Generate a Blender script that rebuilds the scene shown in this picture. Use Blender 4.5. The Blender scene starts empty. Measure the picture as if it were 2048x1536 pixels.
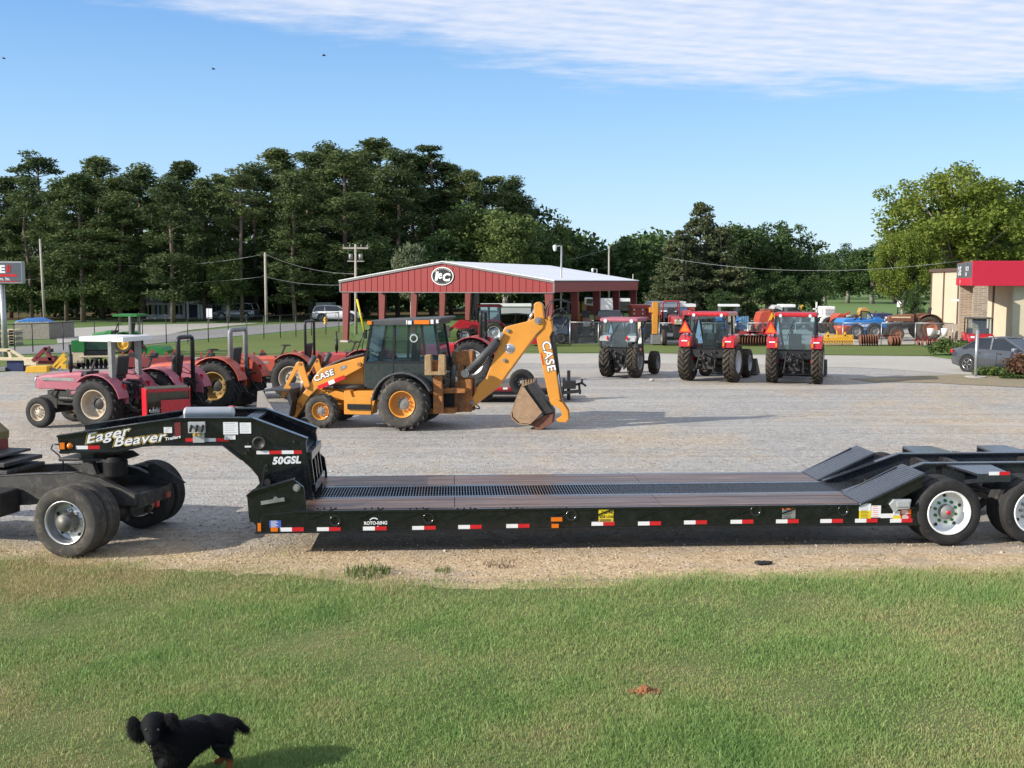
import bpy, bmesh, math, random
import numpy as np
from mathutils import Vector, Matrix
rad = math.radians
rnd = random.Random(11)
nrs = np.random.RandomState(5)
sc = bpy.context.scene
COL = sc.collection
# ---------------------------------------------------------------- camera
FPX, HZ, CH = 2150.0, 562.0, 3.77
TILT = math.atan((768 - HZ) / FPX)
CT, ST = math.cos(TILT), math.sin(TILT)
CAM = Vector((0, 0, CH))
def ray(px, py):
    a = (px - 1024) / FPX; b = (768 - py) / FPX
    return Vector((a, CT + b * ST, -ST + b * CT))
def G(px, py, z=0.0):
    d = ray(px, py); t = (z - CH) / d.z
    return CAM + d * t
def At(px, py, Y):
    d = ray(px, py); return CAM + d * (Y / d.y)
class Fr:
    """local frame of a thing: x along it, y away from the viewer's side, z up"""
    def __init__(s, O, rz):
        s.O = Vector((O[0], O[1], 0)); s.rz = rz
        s.u = Vector((math.cos(rz), math.sin(rz), 0)); s.n = Vector((-math.sin(rz), math.cos(rz), 0))
    def p(s, px, py, c=0.0):
        d = ray(px, py); t = (c - (CAM - s.O).dot(s.n)) / d.dot(s.n)
        w = CAM + d * t
        return ((w - s.O).dot(s.u), w.z)
    def poly(s, pts, c=0.0, k=1.0, ox=0, oy=0):
        return [s.p(ox + x / k, oy + y / k, c) for x, y in pts]
cam = bpy.data.cameras.new('camera'); cam.sensor_width = 36.0
cam.lens = 36.0 * FPX / 2048; cam.clip_end = 6000; cam.clip_start = .05
camo = bpy.data.objects.new('camera', cam); COL.objects.link(camo)
camo.location = CAM; camo.rotation_euler = (math.pi / 2 - TILT, 0, 0); sc.camera = camo
# ---------------------------------------------------------------- materials
MATS = {}
def nt(name):
    m = bpy.data.materials.new(name); m.use_nodes = True
    n = m.node_tree; n.nodes.clear()
    o = n.nodes.new('ShaderNodeOutputMaterial'); b = n.nodes.new('ShaderNodeBsdfPrincipled')
    n.links.new(b.outputs[0], o.inputs[0]); MATS[name] = m
    return m, n, b, o
def nd(n, t, **k):
    x = n.nodes.new(t)
    for a, v in k.items(): setattr(x, a, v)
    return x
def c4(c): return (c[0], c[1], c[2], 1)
def noise(n, vec, scale, detail=4, rough=.6):
    x = nd(n, 'ShaderNodeTexNoise'); x.inputs['Scale'].default_value = scale
    x.inputs['Detail'].default_value = detail; x.inputs['Roughness'].default_value = rough
    if vec: n.links.new(vec, x.inputs['Vector'])
    return x.outputs['Fac']
def ramp(n, fac, stops):
    x = nd(n, 'ShaderNodeValToRGB'); e = x.color_ramp.elements
    while len(e) < len(stops): e.new(.5)
    for i, (p, c) in enumerate(stops):
        e[i].position = p; e[i].color = c4(c) if not isinstance(c, (int, float)) else (c, c, c, 1)
    n.links.new(fac, x.inputs[0]); return x.outputs[0]
def mixc(n, f, a, b, mode='MIX'):
    x = nd(n, 'ShaderNodeMix', data_type='RGBA', blend_type=mode)
    for i, v in ((0, f), (6, a), (7, b)):
        if hasattr(v, 'is_output') or isinstance(v, bpy.types.NodeSocket): n.links.new(v, x.inputs[i])
        else: x.inputs[i].default_value = v if isinstance(v, (int, float)) else c4(v)
    return x.outputs[2]
def mth(n, op, a, b=None, c=None, clamp=False):
    x = nd(n, 'ShaderNodeMath', operation=op); x.use_clamp = clamp
    for i, v in ((0, a), (1, b), (2, c)):
        if v is None: continue
        if isinstance(v, (int, float)): x.inputs[i].default_value = v
        else: n.links.new(v, x.inputs[i])
    return x.outputs[0]
def bump(n, b, h, strength, dist=.01):
    x = nd(n, 'ShaderNodeBump'); x.inputs['Strength'].default_value = strength
    x.inputs['Distance'].default_value = dist
    n.links.new(h, x.inputs['Height']); n.links.new(x.outputs[0], b.inputs['Normal'])
def mat(name, c1, c2=None, scale=2.0, rough=.5, metal=0, bmp=0, bs=40, spec=.5, coat=0, lo=.35, hi=.7, dirt=None, dirts=.5):
    """paint-like procedural material: two tones mixed by noise, uneven roughness, optional dirt"""
    if name in MATS: return MATS[name]
    m, n, b, o = nt(name)
    tc = nd(n, 'ShaderNodeTexCoord').outputs['Object']
    f = noise(n, tc, scale, 6)
    col = mixc(n, ramp(n, f, [(lo, 0), (hi, 1)]), c1, c2 or tuple(x * .8 for x in c1))
    if dirt:
        f2 = noise(n, tc, scale * 2.3 + 1, 8, .7)
        col = mixc(n, ramp(n, f2, [(1 - dirts, 0), (1 - dirts + .18, .85)]), col, dirt)
    n.links.new(col, b.inputs['Base Color'])
    f3 = noise(n, tc, scale * 4, 3)
    r = ramp(n, f3, [(.3, max(0, rough - .12)), (.7, min(1, rough + .12))])
    n.links.new(r, b.inputs['Roughness'])
    b.inputs['Metallic'].default_value = metal; b.inputs['Specular IOR Level'].default_value = spec
    b.inputs['Coat Weight'].default_value = coat; b.inputs['Coat Roughness'].default_value = .08
    if bmp: bump(n, b, noise(n, tc, bs, 4), bmp)
    return m
def glass(name, tint, op=.55, rough=.02):
    m = bpy.data.materials.new(name); m.use_nodes = True; n = m.node_tree; n.nodes.clear()
    o = nd(n, 'ShaderNodeOutputMaterial'); t = nd(n, 'ShaderNodeBsdfTransparent'); g = nd(n, 'ShaderNodeBsdfGlossy')
    d = nd(n, 'ShaderNodeBsdfDiffuse'); d.inputs[0].default_value = c4([x * .12 for x in tint])
    t.inputs[0].default_value = c4(tint); g.inputs['Roughness'].default_value = rough; g.inputs[0].default_value = (.9, .95, 1, 1)
    fr = nd(n, 'ShaderNodeFresnel'); fr.inputs[0].default_value = 1.5
    m0 = nd(n, 'ShaderNodeMixShader'); m0.inputs[0].default_value = op; n.links.new(t.outputs[0], m0.inputs[1]); n.links.new(d.outputs[0], m0.inputs[2])
    m1 = nd(n, 'ShaderNodeMixShader'); n.links.new(mth(n, 'MULTIPLY_ADD', fr.outputs[0], 1.0, .05, True), m1.inputs[0])
    n.links.new(m0.outputs[0], m1.inputs[1]); n.links.new(g.outputs[0], m1.inputs[2]); n.links.new(m1.outputs[0], o.inputs[0])
    MATS[name] = m; return m
def leaf(name, cols, scale=.45, trans=.25):
    m, n, b, o = nt(name)
    tc = nd(n, 'ShaderNodeTexCoord').outputs['Object']
    geo = nd(n, 'ShaderNodeNewGeometry').outputs['Random Per Island']
    f = mth(n, 'ADD', mth(n, 'MULTIPLY', noise(n, tc, scale, 3), .75), mth(n, 'MULTIPLY', geo, .3))
    oi = nd(n, 'ShaderNodeObjectInfo').outputs['Random']
    f = mth(n, 'ADD', f, mth(n, 'MULTIPLY_ADD', oi, .22, -.14))
    col = ramp(n, f, [(.25, cols[0]), (.5, cols[1]), (.75, cols[2])])
    n.links.new(col, b.inputs['Base Color']); b.inputs['Roughness'].default_value = .65
    b.inputs['Specular IOR Level'].default_value = .25
    tr = nd(n, 'ShaderNodeBsdfTranslucent'); n.links.new(col, tr.inputs[0])
    mx = nd(n, 'ShaderNodeMixShader'); mx.inputs[0].default_value = trans
    n.links.new(b.outputs[0], mx.inputs[1]); n.links.new(tr.outputs[0], mx.inputs[2]); n.links.new(mx.outputs[0], o.inputs[0])
    return m
BLACK = mat('black_gloss_paint', (.006, .007, .009), (.011, .012, .015), 3, .2, coat=.4, dirt=(.03, .03, .032), dirts=.35)
BLKTOP = mat('sky_tinted_black_paint', (.018, .022, .03), (.028, .033, .042), 5, .3, bmp=.06, bs=120, spec=.7, coat=.35, dirt=(.05, .05, .05), dirts=.4)  # bluish base puts the reflected sky into the black paint
DARK = mat('dark_greasy_steel', (.012, .012, .013), (.03, .028, .026), 5, .55, bmp=.2, bs=60, dirt=(.07, .06, .05), dirts=.45)
FRAMEG = mat('weathered_chassis', (.022, .022, .023), (.045, .043, .041), 4, .6, bmp=.25, bs=70, dirt=(.09, .08, .065), dirts=.5)
RUB = mat('tyre_rubber', (.018, .018, .019), (.035, .034, .033), 6, .75, bmp=.15, bs=150, spec=.3, dirt=(.09, .08, .068), dirts=.42)
RUBD = mat('dusty_tyre_rubber', (.05, .047, .043), (.085, .078, .07), 3, .85, bmp=.3, bs=90, spec=.2, dirt=(.15, .13, .105), dirts=.5)
RUBM = mat('muddy_tyre_rubber', (.03, .028, .026), (.075, .064, .05), 4, .85, bmp=.3, bs=90, spec=.2, dirt=(.12, .095, .065), dirts=.5)
ORA = mat('orange_yellow_paint', (.66, .28, .035), (.58, .24, .03), 2.5, .42, coat=.12, dirt=(.30, .16, .06), dirts=.42)
RUSTO = mat('worn_orange_steel', (.42, .16, .03), (.2, .08, .03), 6, .65, bmp=.3, bs=50, dirt=(.10, .05, .03), dirts=.5)
RED = mat('red_paint', (.46, .012, .022), (.36, .012, .02), 2, .3, coat=.4, dirt=(.25, .03, .03), dirts=.33)
REDD = mat('faded_red_paint', (.36, .045, .045), (.28, .03, .035), 3, .5, dirt=(.16, .05, .04), dirts=.42)
PINK = mat('sun_faded_pink_paint', (.37, .105, .145), (.30, .08, .11), 3, .6, dirt=(.3, .12, .12), dirts=.4)
ORED = mat('faded_orange_red_paint', (.42, .065, .03), (.33, .05, .028), 3, .5, dirt=(.25, .07, .04), dirts=.42)
MAROON = mat('maroon_implement_paint', (.2, .015, .02), (.14, .02, .02), 5, .6, bmp=.2, dirt=(.1, .05, .04), dirts=.45)
RUST = mat('rusty_steel', (.2, .075, .04), (.10, .045, .03), 7, .8, bmp=.4, bs=60, dirt=(.26, .1, .05), dirts=.45)
GRN = mat('green_paint', (.02, .2, .035), (.015, .15, .03), 3, .45, dirt=(.03, .1, .03), dirts=.4)
YEL = mat('yellow_paint', (.72, .42, .03), (.62, .34, .025), 4, .5, dirt=(.4, .25, .05), dirts=.42)
CREAM = mat('cream_paint', (.68, .58, .38), (.55, .46, .3), 4, .6, dirt=(.35, .28, .18), dirts=.42)
WHT = mat('white_paint', (.78, .78, .76), (.68, .68, .66), 3, .4, dirt=(.45, .43, .4), dirts=.35)
WRIM = mat('white_wheel_paint', (.82, .83, .82), (.74, .75, .74), 5, .3, coat=.3, dirt=(.45, .44, .42), dirts=.3)
BLU = mat('blue_paint', (.03, .2, .55), (.03, .15, .42), 3, .4, dirt=(.08, .15, .25), dirts=.38)
LBLU = mat('pale_blue_paint', (.2, .4, .62), (.12, .28, .45), 3, .5, dirt=(.1, .16, .22), dirts=.42)
NAVY = mat('navy_plastic', (.015, .025, .1), (.02, .03, .07), 4, .5)
CHR = mat('bright_metal', (.65, .65, .66), (.5, .5, .52), 8, .22, metal=1, dirt=(.2, .19, .18), dirts=.35)
ALU = mat('dull_aluminium', (.55, .56, .57), (.42, .43, .44), 8, .42, metal=.9, dirt=(.25, .22, .18), dirts=.42)
SILV = mat('silver_paint', (.55, .56, .57), (.47, .48, .49), 4, .35, metal=.3)
RIMT = mat('tan_dirty_rim', (.42, .32, .2), (.5, .45, .38), 5, .6, dirt=(.2, .14, .09), dirts=.45)
YRIM = mat('dull_yellow_rim', (.4, .25, .06), (.26, .17, .06), 5, .6, dirt=(.12, .09, .05), dirts=.45)
GPLA = mat('dark_grey_plastic', (.045, .047, .05), (.07, .072, .075), 4, .6, bmp=.1, bs=150)
GREY = mat('grey_steel', (.2, .2, .2), (.28, .28, .27), 5, .5, metal=.3, dirt=(.14, .11, .08), dirts=.4)
GALV = mat('galvanised_steel', (.42, .43, .44), (.33, .34, .35), 8, .45, metal=.6)
DWHT = mat('decal_white', (.82, .82, .83), (.75, .75, .76), 6, .35)
DRED = mat('decal_red', (.62, .015, .02), (.5, .012, .02), 6, .35)
DGOLD = mat('decal_gold', (.6, .42, .08), (.5, .34, .06), 6, .4)
DYEL = mat('decal_yellow', (.8, .62, .02), (.72, .55, .02), 6, .4)
DBLK = mat('decal_black', (.012, .012, .013), None, 6, .4)
DBLU = mat('decal_blue', (.06, .14, .5), (.05, .1, .4), 6, .4)
DORG = mat('decal_orange_red', (.85, .16, .01), (.75, .13, .01), 6, .4)
DGRY = mat('decal_grey', (.45, .47, .5), (.35, .37, .4), 9, .4)
AMB = mat('amber_lens', (.8, .2, .01), (.65, .15, .01), 12, .2, coat=.5)
RLENS = mat('red_lens', (.55, .01, .01), (.4, .008, .008), 12, .2, coat=.5)
WLENS = mat('clear_lens', (.75, .77, .8), (.6, .62, .66), 20, .15, coat=.6)
SEAT = mat('black_vinyl', (.02, .02, .022), (.03, .03, .032), 6, .5)
CABG = glass('tinted_cab_glass', (.50, .68, .74), .22)
CABG2 = glass('clear_cab_glass', (.66, .8, .84), .14)
CARG = glass('dark_car_glass', (.1, .13, .14), .75)
WINDOW = glass('house_window_glass', (.05, .06, .07), .9)
# ---------------------------------------------------------------- mesh builder
class MB:
    def __init__(s): s.v = []; s.f = []; s.mi = []; s.sm = []; s.cur = 0; s.T = None
    def add(s, vs, fs, smooth=False):
        o = len(s.v)
        s.v += [tuple(s.T @ Vector(v)) for v in vs] if s.T else [tuple(v) for v in vs]
        for f in fs:
            s.f.append([i + o for i in f]); s.mi.append(s.cur); s.sm.append(smooth)
        return s
    def bx(s, x0, x1, y0, y1, z0, z1):
        v = [(x0, y0, z0), (x1, y0, z0), (x1, y1, z0), (x0, y1, z0), (x0, y0, z1), (x1, y0, z1), (x1, y1, z1), (x0, y1, z1)]
        return s.add(v, [(0, 3, 2, 1), (4, 5, 6, 7), (0, 1, 5, 4), (1, 2, 6, 5), (2, 3, 7, 6), (3, 0, 4, 7)])
    def box(s, c, d, rot=(0, 0, 0)):
        from mathutils import Euler
        M = Euler(rot).to_matrix(); c = Vector(c); vs = []
        for a, b, e in ((-1, -1, -1), (1, -1, -1), (1, 1, -1), (-1, 1, -1), (-1, -1, 1), (1, -1, 1), (1, 1, 1), (-1, 1, 1)):
            vs.append(c + M @ Vector((a * d[0] / 2, b * d[1] / 2, e * d[2] / 2)))
        return s.add(vs, [(0, 3, 2, 1), (4, 5, 6, 7), (0, 1, 5, 4), (1, 2, 6, 5), (2, 3, 7, 6), (3, 0, 4, 7)])
    def bar(s, p0, p1, w, h=None):
        """square bar between two points"""
        p0 = Vector(p0); p1 = Vector(p1); d = (p1 - p0).normalized(); h = h or w
        up = Vector((0, 0, 1)) if abs(d.z) < .95 else Vector((1, 0, 0))
        a = d.cross(up).normalized() * w / 2; b = a.cross(d).normalized() * h / 2
        vs = [p + i * a + j * b for p in (p0, p1) for i, j in ((-1, -1), (1, -1), (1, 1), (-1, 1))]
        return s.add(vs, [(3, 2, 1, 0), (4, 5, 6, 7), (0, 1, 5, 4), (1, 2, 6, 5), (2, 3, 7, 6), (3, 0, 4, 7)])
    def cyl(s, p0, p1, r0, r1=None, n=14, cap=True):
        p0 = Vector(p0); p1 = Vector(p1); r1 = r0 if r1 is None else r1; d = (p1 - p0).normalized()
        up = Vector((0, 0, 1)) if abs(d.z) < .9 else Vector((1, 0, 0))
        a = d.cross(up).normalized(); b = a.cross(d).normalized(); vs = []
        for p, r in ((p0, r0), (p1, r1)):
            for i in range(n):
                t = 2 * math.pi * i / n; vs.append(p + a * math.cos(t) * r + b * math.sin(t) * r)
        s.add(vs, [(i, (i + 1) % n, n + (i + 1) % n, n + i) for i in range(n)], True)
        if cap: s.add(vs, [tuple(range(n))[::-1], tuple(range(n, 2 * n))])
        return s
    def tube(s, pts, r, n=8, closed=False):
        pts = [Vector(p) for p in pts]; vs = []; m = len(pts); up = Vector((0, 0, 1)); pa = None
        for i, p in enumerate(pts):
            d = (pts[min(i + 1, m - 1)] - pts[max(i - 1, 0)]).normalized()
            if pa is None:
                pa = d.cross(up if abs(d.z) < .9 else Vector((1, 0, 0))).normalized()
            pa = (pa - d * pa.dot(d)).normalized(); b = d.cross(pa)
            rr = r[i] if isinstance(r, (list, tuple)) else r
            for k in range(n):
                t = 2 * math.pi * k / n; vs.append(p + pa * math.cos(t) * rr + b * math.sin(t) * rr)
        fs = [(i * n + k, i * n + (k + 1) % n, (i + 1) * n + (k + 1) % n, (i + 1) * n + k) for i in range(m - 1) for k in range(n)]
        s.add(vs, fs, True); s.add(vs, [tuple(range(n))[::-1], tuple(range((m - 1) * n, m * n))])
        return s
    def lathe(s, prof, c=(0, 0, 0), axis='y', n=36, smooth=True, sx=1, a0=0, a1=2 * math.pi):
        c = Vector(c); vs = []; full = abs(a1 - a0 - 2 * math.pi) < 1e-6; m = n if full else n + 1
        for i in range(m):
            t = a0 + (a1 - a0) * i / n; ct, st = math.cos(t), math.sin(t)
            for r, h in prof:
                if axis == 'y': vs.append(c + Vector((r * ct, h, r * st)))
                elif axis == 'z': vs.append(c + Vector((r * ct, r * st, h)))
                else: vs.append(c + Vector((h, r * ct, r * st)))
        k = len(prof)
        fs = [(i * k + j, i * k + j + 1, ((i + 1) % m) * k + j + 1, ((i + 1) % m) * k + j) for i in range(n) for j in range(k - 1)]
        return s.add(vs, fs, smooth)
    def prism(s, poly, a, b, plane='xz', smooth=False):
        def P(q, h): return (q[0], h, q[1]) if plane == 'xz' else ((h, q[0], q[1]) if plane == 'yz' else (q[0], q[1], h))
        n = len(poly); vs = [P(q, a) for q in poly] + [P(q, b) for q in poly]
        s.add(vs, [tuple(range(n)), tuple(range(n, 2 * n))[::-1]])
        return s.add(vs, [(i, n + i, n + (i + 1) % n, (i + 1) % n) for i in range(n)], smooth)
    def strip(s, path, a, b, t, plane='xz'):
        """bent plate: open 2-D path given thickness t, extruded from a to b"""
        q = [Vector(p) for p in path]; up = []; m = len(q)
        for i in range(m):
            d = (q[min(i + 1, m - 1)] - q[max(i - 1, 0)]).normalized(); up.append(q[i] + Vector((-d.y, d.x)) * t)
        return s.prism([tuple(p) for p in q] + [tuple(p) for p in up[::-1]], a, b, plane)
    def sph(s, c, r, n=14, m=8):
        c = Vector(c); r = (r, r, r) if isinstance(r, (int, float)) else r; vs = []
        for i in range(m + 1):
            p = math.pi * i / m
            for k in range(n):
                t = 2 * math.pi * k / n
                vs.append(c + Vector((r[0] * math.sin(p) * math.cos(t), r[1] * math.sin(p) * math.sin(t), r[2] * math.cos(p))))
        return s.add(vs, [(i * n + k, (i + 1) * n + k, (i + 1) * n + (k + 1) % n, i * n + (k + 1) % n) for i in range(m) for k in range(n)], True)
    def loft(s, rings, cap=True, smooth=True, closed=True):
        n = len(rings[0]); vs = [p for r in rings for p in r]
        kk = n if closed else n - 1
        s.add(vs, [(i * n + k, i * n + (k + 1) % n, (i + 1) * n + (k + 1) % n, (i + 1) * n + k) for i in range(len(rings) - 1) for k in range(kk)], smooth)
        if cap: s.add(vs, [tuple(range(n))[::-1], tuple(range((len(rings) - 1) * n, len(rings) * n))])
        return s
    def text(s, body, org, h, ang=0, c=0, shear=0, bold=.0, wid=1.0, sp=1.0, base=None):
        """lettering in the local XZ plane facing -Y; org = left end of the baseline, h = cap height"""
        cu = bpy.data.curves.new('t', 'FONT'); cu.body = body; cu.size = 1; cu.shear = shear; cu.offset = bold; cu.space_character = sp
        ob = bpy.data.objects.new('t', cu); COL.objects.link(ob); bpy.context.view_layer.update()
        me = bpy.data.meshes.new_from_object(ob.evaluated_get(bpy.context.evaluated_depsgraph_get()))
        k = h / .70; ca, sa = math.cos(ang), math.sin(ang); vs = []
        for v in me.vertices:
            x, y = v.co.x * k * wid, v.co.y * k
            if base: vs.append(base(x, y))
            else: vs.append((org[0] + x * ca - y * sa, c, org[1] + x * sa + y * ca))
        s.add(vs, [tuple(p.vertices) for p in me.polygons])
        w = max((v.co.x for v in me.vertices), default=0) * k * wid
        bpy.data.objects.remove(ob); bpy.data.curves.remove(cu); bpy.data.meshes.remove(me)
        s.w = w; return s
    def mesh(s, name, mt):
        me = bpy.data.meshes.new(name); me.from_pydata(s.v, [], s.f)
        for m in (mt if isinstance(mt, (list, tuple)) else [mt]): me.materials.append(m)
        me.polygons.foreach_set('material_index', s.mi); me.polygons.foreach_set('use_smooth', s.sm)
        bm = bmesh.new(); bm.from_mesh(me)
        bmesh.ops.remove_doubles(bm, verts=bm.verts, dist=1e-5)
        bmesh.ops.recalc_face_normals(bm, faces=bm.faces); bm.to_mesh(me); bm.free()
        return me
    def build(s, name, mt, parent=None, bev=0, loc=(0, 0, 0), rot=(0, 0, 0), label=None):
        return link(s.mesh(name, mt), name, parent, loc, rot, bev, label)
def link(me, name, parent=None, loc=(0, 0, 0), rot=(0, 0, 0), bev=0, label=None):
    o = bpy.data.objects.new(name, me); COL.objects.link(o); o.parent = parent; o.location = loc; o.rotation_euler = rot
    if bev:
        b = o.modifiers.new('bevel', 'BEVEL'); b.width = bev; b.segments = 2; b.limit_method = 'ANGLE'; b.angle_limit = rad(40)
    if label: o['label'] = label
    return o
def tag(o, label=None, cat=None, group=None, kind=None):
    for k, v in (('label', label), ('category', cat), ('group', group), ('kind', kind)):
        if v: o[k] = v
    return o
def thing(name, label, cat, loc=(0, 0, 0), rz=0, group=None):
    o = bpy.data.objects.new(name, None); COL.objects.link(o); o.empty_display_size = .2
    o.location = loc; o.rotation_euler = (0, 0, rz); return tag(o, label, cat, group)
def copy_tree(o, parent=None):
    c = o.copy(); COL.objects.link(c); c.parent = parent
    for ch in [x for x in o.children]: copy_tree(ch, c)
    return c
def struct(o): o['kind'] = 'structure'; return o
def npmesh(name, V, Fq, mt, k=4):
    """mesh straight from numpy arrays: V (n,3), F (m,k)"""
    me = bpy.data.meshes.new(name); me.vertices.add(len(V)); me.vertices.foreach_set('co', np.asarray(V, np.float32).ravel())
    m = len(Fq); me.loops.add(m * k); me.loops.foreach_set('vertex_index', np.asarray(Fq, np.int32).ravel())
    me.polygons.add(m); me.polygons.foreach_set('loop_start', np.arange(0, m * k, k, dtype=np.int32))
    me.polygons.foreach_set('loop_total', np.full(m, k, np.int32))
    me.materials.append(mt); me.update(calc_edges=True); return me
# ---------------------------------------------------------------- wheels (axis along local y, outer face towards -y)
CACHE = {}
def tyre_mesh(R, w, rr, kind='road', mt=RUB, n=48):
    key = ('t', round(R, 3), round(w, 3), round(rr, 3), kind, mt.name)
    if key in CACHE: return CACHE[key]
    h = R - rr; m = MB(); lug = .0 if kind == 'road' else min(.055, h * .16); Rc = R - lug
    prof = [(rr * .97, -w * .36), (rr * 1.02, -w * .43), (rr + .3 * h, -w * .5), (rr + .55 * h, -w * .5), (rr + .8 * h, -w * .465), (Rc - .05 * h, -w * .42), (Rc - .005, -w * .37)]
    if kind == 'road':
        tw = w * .74; k = 4
        for i in range(k):
            a = -tw / 2 + tw * i / k; b = -tw / 2 + tw * (i + 1) / k - .012
            prof += [(Rc, a + .001), (Rc, b), (Rc - .012, b + .002), (Rc - .012, b + .010)]
        prof = prof[:-2]
    else: prof += [(Rc, -w * .2), (Rc + .004, 0), (Rc, w * .2)]
    prof += [(r, -y) for r, y in prof[:7][::-1]]
    m.lathe(prof, n=n)
    if kind != 'road':
        nl = max(14, int(2 * math.pi * R / .21)); st = 2 * math.pi / nl
        for sd in (-1, 1):
            for i in range(nl):
                a0 = i * st + (st / 2 if sd > 0 else 0); pts = []
                for u, y in ((0, -.02 * w), (.45, .25 * w), (.85, .43 * w), (1.05, .49 * w)):
                    rt = R if u < .6 else (R - .012 if u < 1 else R - lug * 1.6 - .1 * h); rb = Rc - .02 if u < 1 else R - .3 * h - .02
                    hw = st * .17
                    ring = []
                    for da, r_ in ((-hw, rb), (-hw * .75, rt), (hw * .75, rt), (hw, rb)):
                        t = a0 + u * st * 1.25 + da; ring.append((r_ * math.cos(t), sd * y, r_ * math.sin(t)))
                    pts.append(ring)
                m.loft(pts, smooth=False)
    me = m.mesh('tyre', mt); CACHE[key] = me; return me
def rim_mesh(rr, w, mt, dish=.3, hub=.3, n=40, holes=0):
    """flange at the outer face, barrel going in by dish*w, then the disc"""
    key = ('r', round(rr, 3), round(w, 3), mt.name, dish, hub, holes)
    if key in CACHE: return CACHE[key]
    m = MB(); y0 = -w * .45; yd = y0 + dish * w
    m.lathe([(rr * .99, y0 + .012), (rr * 1.03, y0), (rr * 1.0, y0 - .012), (rr * .945, y0), (rr * .92, y0 + .02), (rr * .90, yd - .02), (rr * .86, yd + .005), (rr * .62, yd - .012), (rr * hub * 1.25, yd - .03), (rr * hub, yd - .03)], n=n)
    m.lathe([(rr * .99, y0 + .012), (rr * .97, 0), (rr * .99, w * .43)], n=n)
    me = m.mesh('rim', mt); CACHE[key] = me; return me
def hub_mesh(rr, w, mt, dish, hub, lugs, stick, mt2, holes):
    key = ('h', round(rr, 3), round(w, 3), mt.name, mt2.name, dish, hub, lugs, stick, holes)
    if key in CACHE: return CACHE[key]
    m = MB(); yd = -w * .45 + dish * w
    m.lathe([(rr * hub * 1.02, yd - .02), (rr * hub * .97, yd - stick * .82), (rr * hub * .9, yd - stick * .9), (rr * hub * .72, yd - stick * .92), (rr * hub * .66, yd - stick), (0.001, yd - stick - .004)], n=24)
    m.cur = 1
    for i in range(lugs):
        t = 2 * math.pi * i / lugs; r = rr * .5; m.cyl((r * math.cos(t), yd, r * math.sin(t)), (r * math.cos(t), yd - .05, r * math.sin(t)), .017 + rr * .02, n=6)
    m.cur = 2
    for i in range(holes):
        t = 2 * math.pi * (i + .5) / holes; r = rr * .74
        m.lathe([(rr * .085, 0), (.001, 0)], c=(r * math.cos(t), yd - .013 + .0, r * math.sin(t)), n=10)
    me = m.mesh('wheel', [mt, mt2, DBLK]); CACHE[key] = me; return me
def wheel(parent, pos, R, w, rr, rim=WRIM, kind='road', rub=RUB, dish=.3, hub=.3, lugs=8, stick=.06, hubm=None, lugm=GREY, holes=0, flip=False, name='wheel', nseg=48):
    o = link(hub_mesh(rr, w, hubm or rim, dish, hub, lugs, stick, lugm, holes), name, parent, pos, (0, rnd.uniform(0, 1), math.pi if flip else 0))
    link(tyre_mesh(R, w, rr, kind, rub, nseg), 'tyre', o); link(rim_mesh(rr, w, rim, dish, hub, holes=holes), 'rim', o)
    return o
# ---------------------------------------------------------------- sun, sky, view
SUN_AZ = rad(22); SUN_EL = rad(24)          # the sun stands to the left and a little behind the viewer
sd = Vector((-math.cos(SUN_AZ) * math.cos(SUN_EL), -math.sin(SUN_AZ) * math.cos(SUN_EL), math.sin(SUN_EL)))
sl = bpy.data.lights.new('sun', 'SUN'); sl.energy = 4.2; sl.angle = rad(.5); sl.color = (1, .93, .82)
so = bpy.data.objects.new('sun', sl); COL.objects.link(so); so.rotation_euler = sd.to_track_quat('Z', 'Y').to_euler(); so.location = (-20, -10, 30)
w = bpy.data.worlds.new('World'); sc.world = w; w.use_nodes = True; n = w.node_tree; n.nodes.clear()
out = nd(n, 'ShaderNodeOutputWorld'); bg = nd(n, 'ShaderNodeBackground'); bg.inputs[1].default_value = .10; n.links.new(bg.outputs[0], out.inputs[0])
sky = nd(n, 'ShaderNodeTexSky', sky_type='NISHITA'); sky.sun_disc = False; sky.sun_elevation = SUN_EL
sky.sun_rotation = math.atan2(sd.x, sd.y); sky.air_density = 1.0; sky.dust_density = .4; sky.ozone_density = 2.5
g = nd(n, 'ShaderNodeTexCoord').outputs['Generated']
sx = nd(n, 'ShaderNodeSeparateXYZ'); n.links.new(g, sx.inputs[0])
z = mth(n, 'MAXIMUM', sx.outputs[2], .03)
u = mth(n, 'DIVIDE', sx.outputs[0], z); v = mth(n, 'DIVIDE', sx.outputs[1], z)
cb = nd(n, 'ShaderNodeCombineXYZ'); n.links.new(mth(n, 'MULTIPLY', u, 1.0), cb.inputs[0]); n.links.new(mth(n, 'MULTIPLY', v, 1.5), cb.inputs[1])
n1 = noise(n, cb.outputs[0], 1.6, 7, .62); n2 = noise(n, cb.outputs[0], 5.5, 5, .6)
wv = nd(n, 'ShaderNodeTexWave'); wv.inputs['Scale'].default_value = 1.7; wv.inputs['Distortion'].default_value = 5; wv.inputs['Detail'].default_value = 3
mp = nd(n, 'ShaderNodeMapping'); mp.inputs['Rotation'].default_value = (0, 0, rad(62)); n.links.new(cb.outputs[0], mp.inputs[0]); n.links.new(mp.outputs[0], wv.inputs['Vector'])
edge = mth(n, 'MINIMUM', mth(n, 'MULTIPLY_ADD', u, .85, 5.25), 5.95)
dd = mth(n, 'SUBTRACT', edge, v)
dd = mth(n, 'ADD', dd, mth(n, 'MULTIPLY_ADD', n1, 2.2, -1.1))
mask = nd(n, 'ShaderNodeMapRange', interpolation_type='SMOOTHSTEP'); n.links.new(dd, mask.inputs[0]); mask.inputs[1].default_value = -.1; mask.inputs[2].default_value = .9
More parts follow.
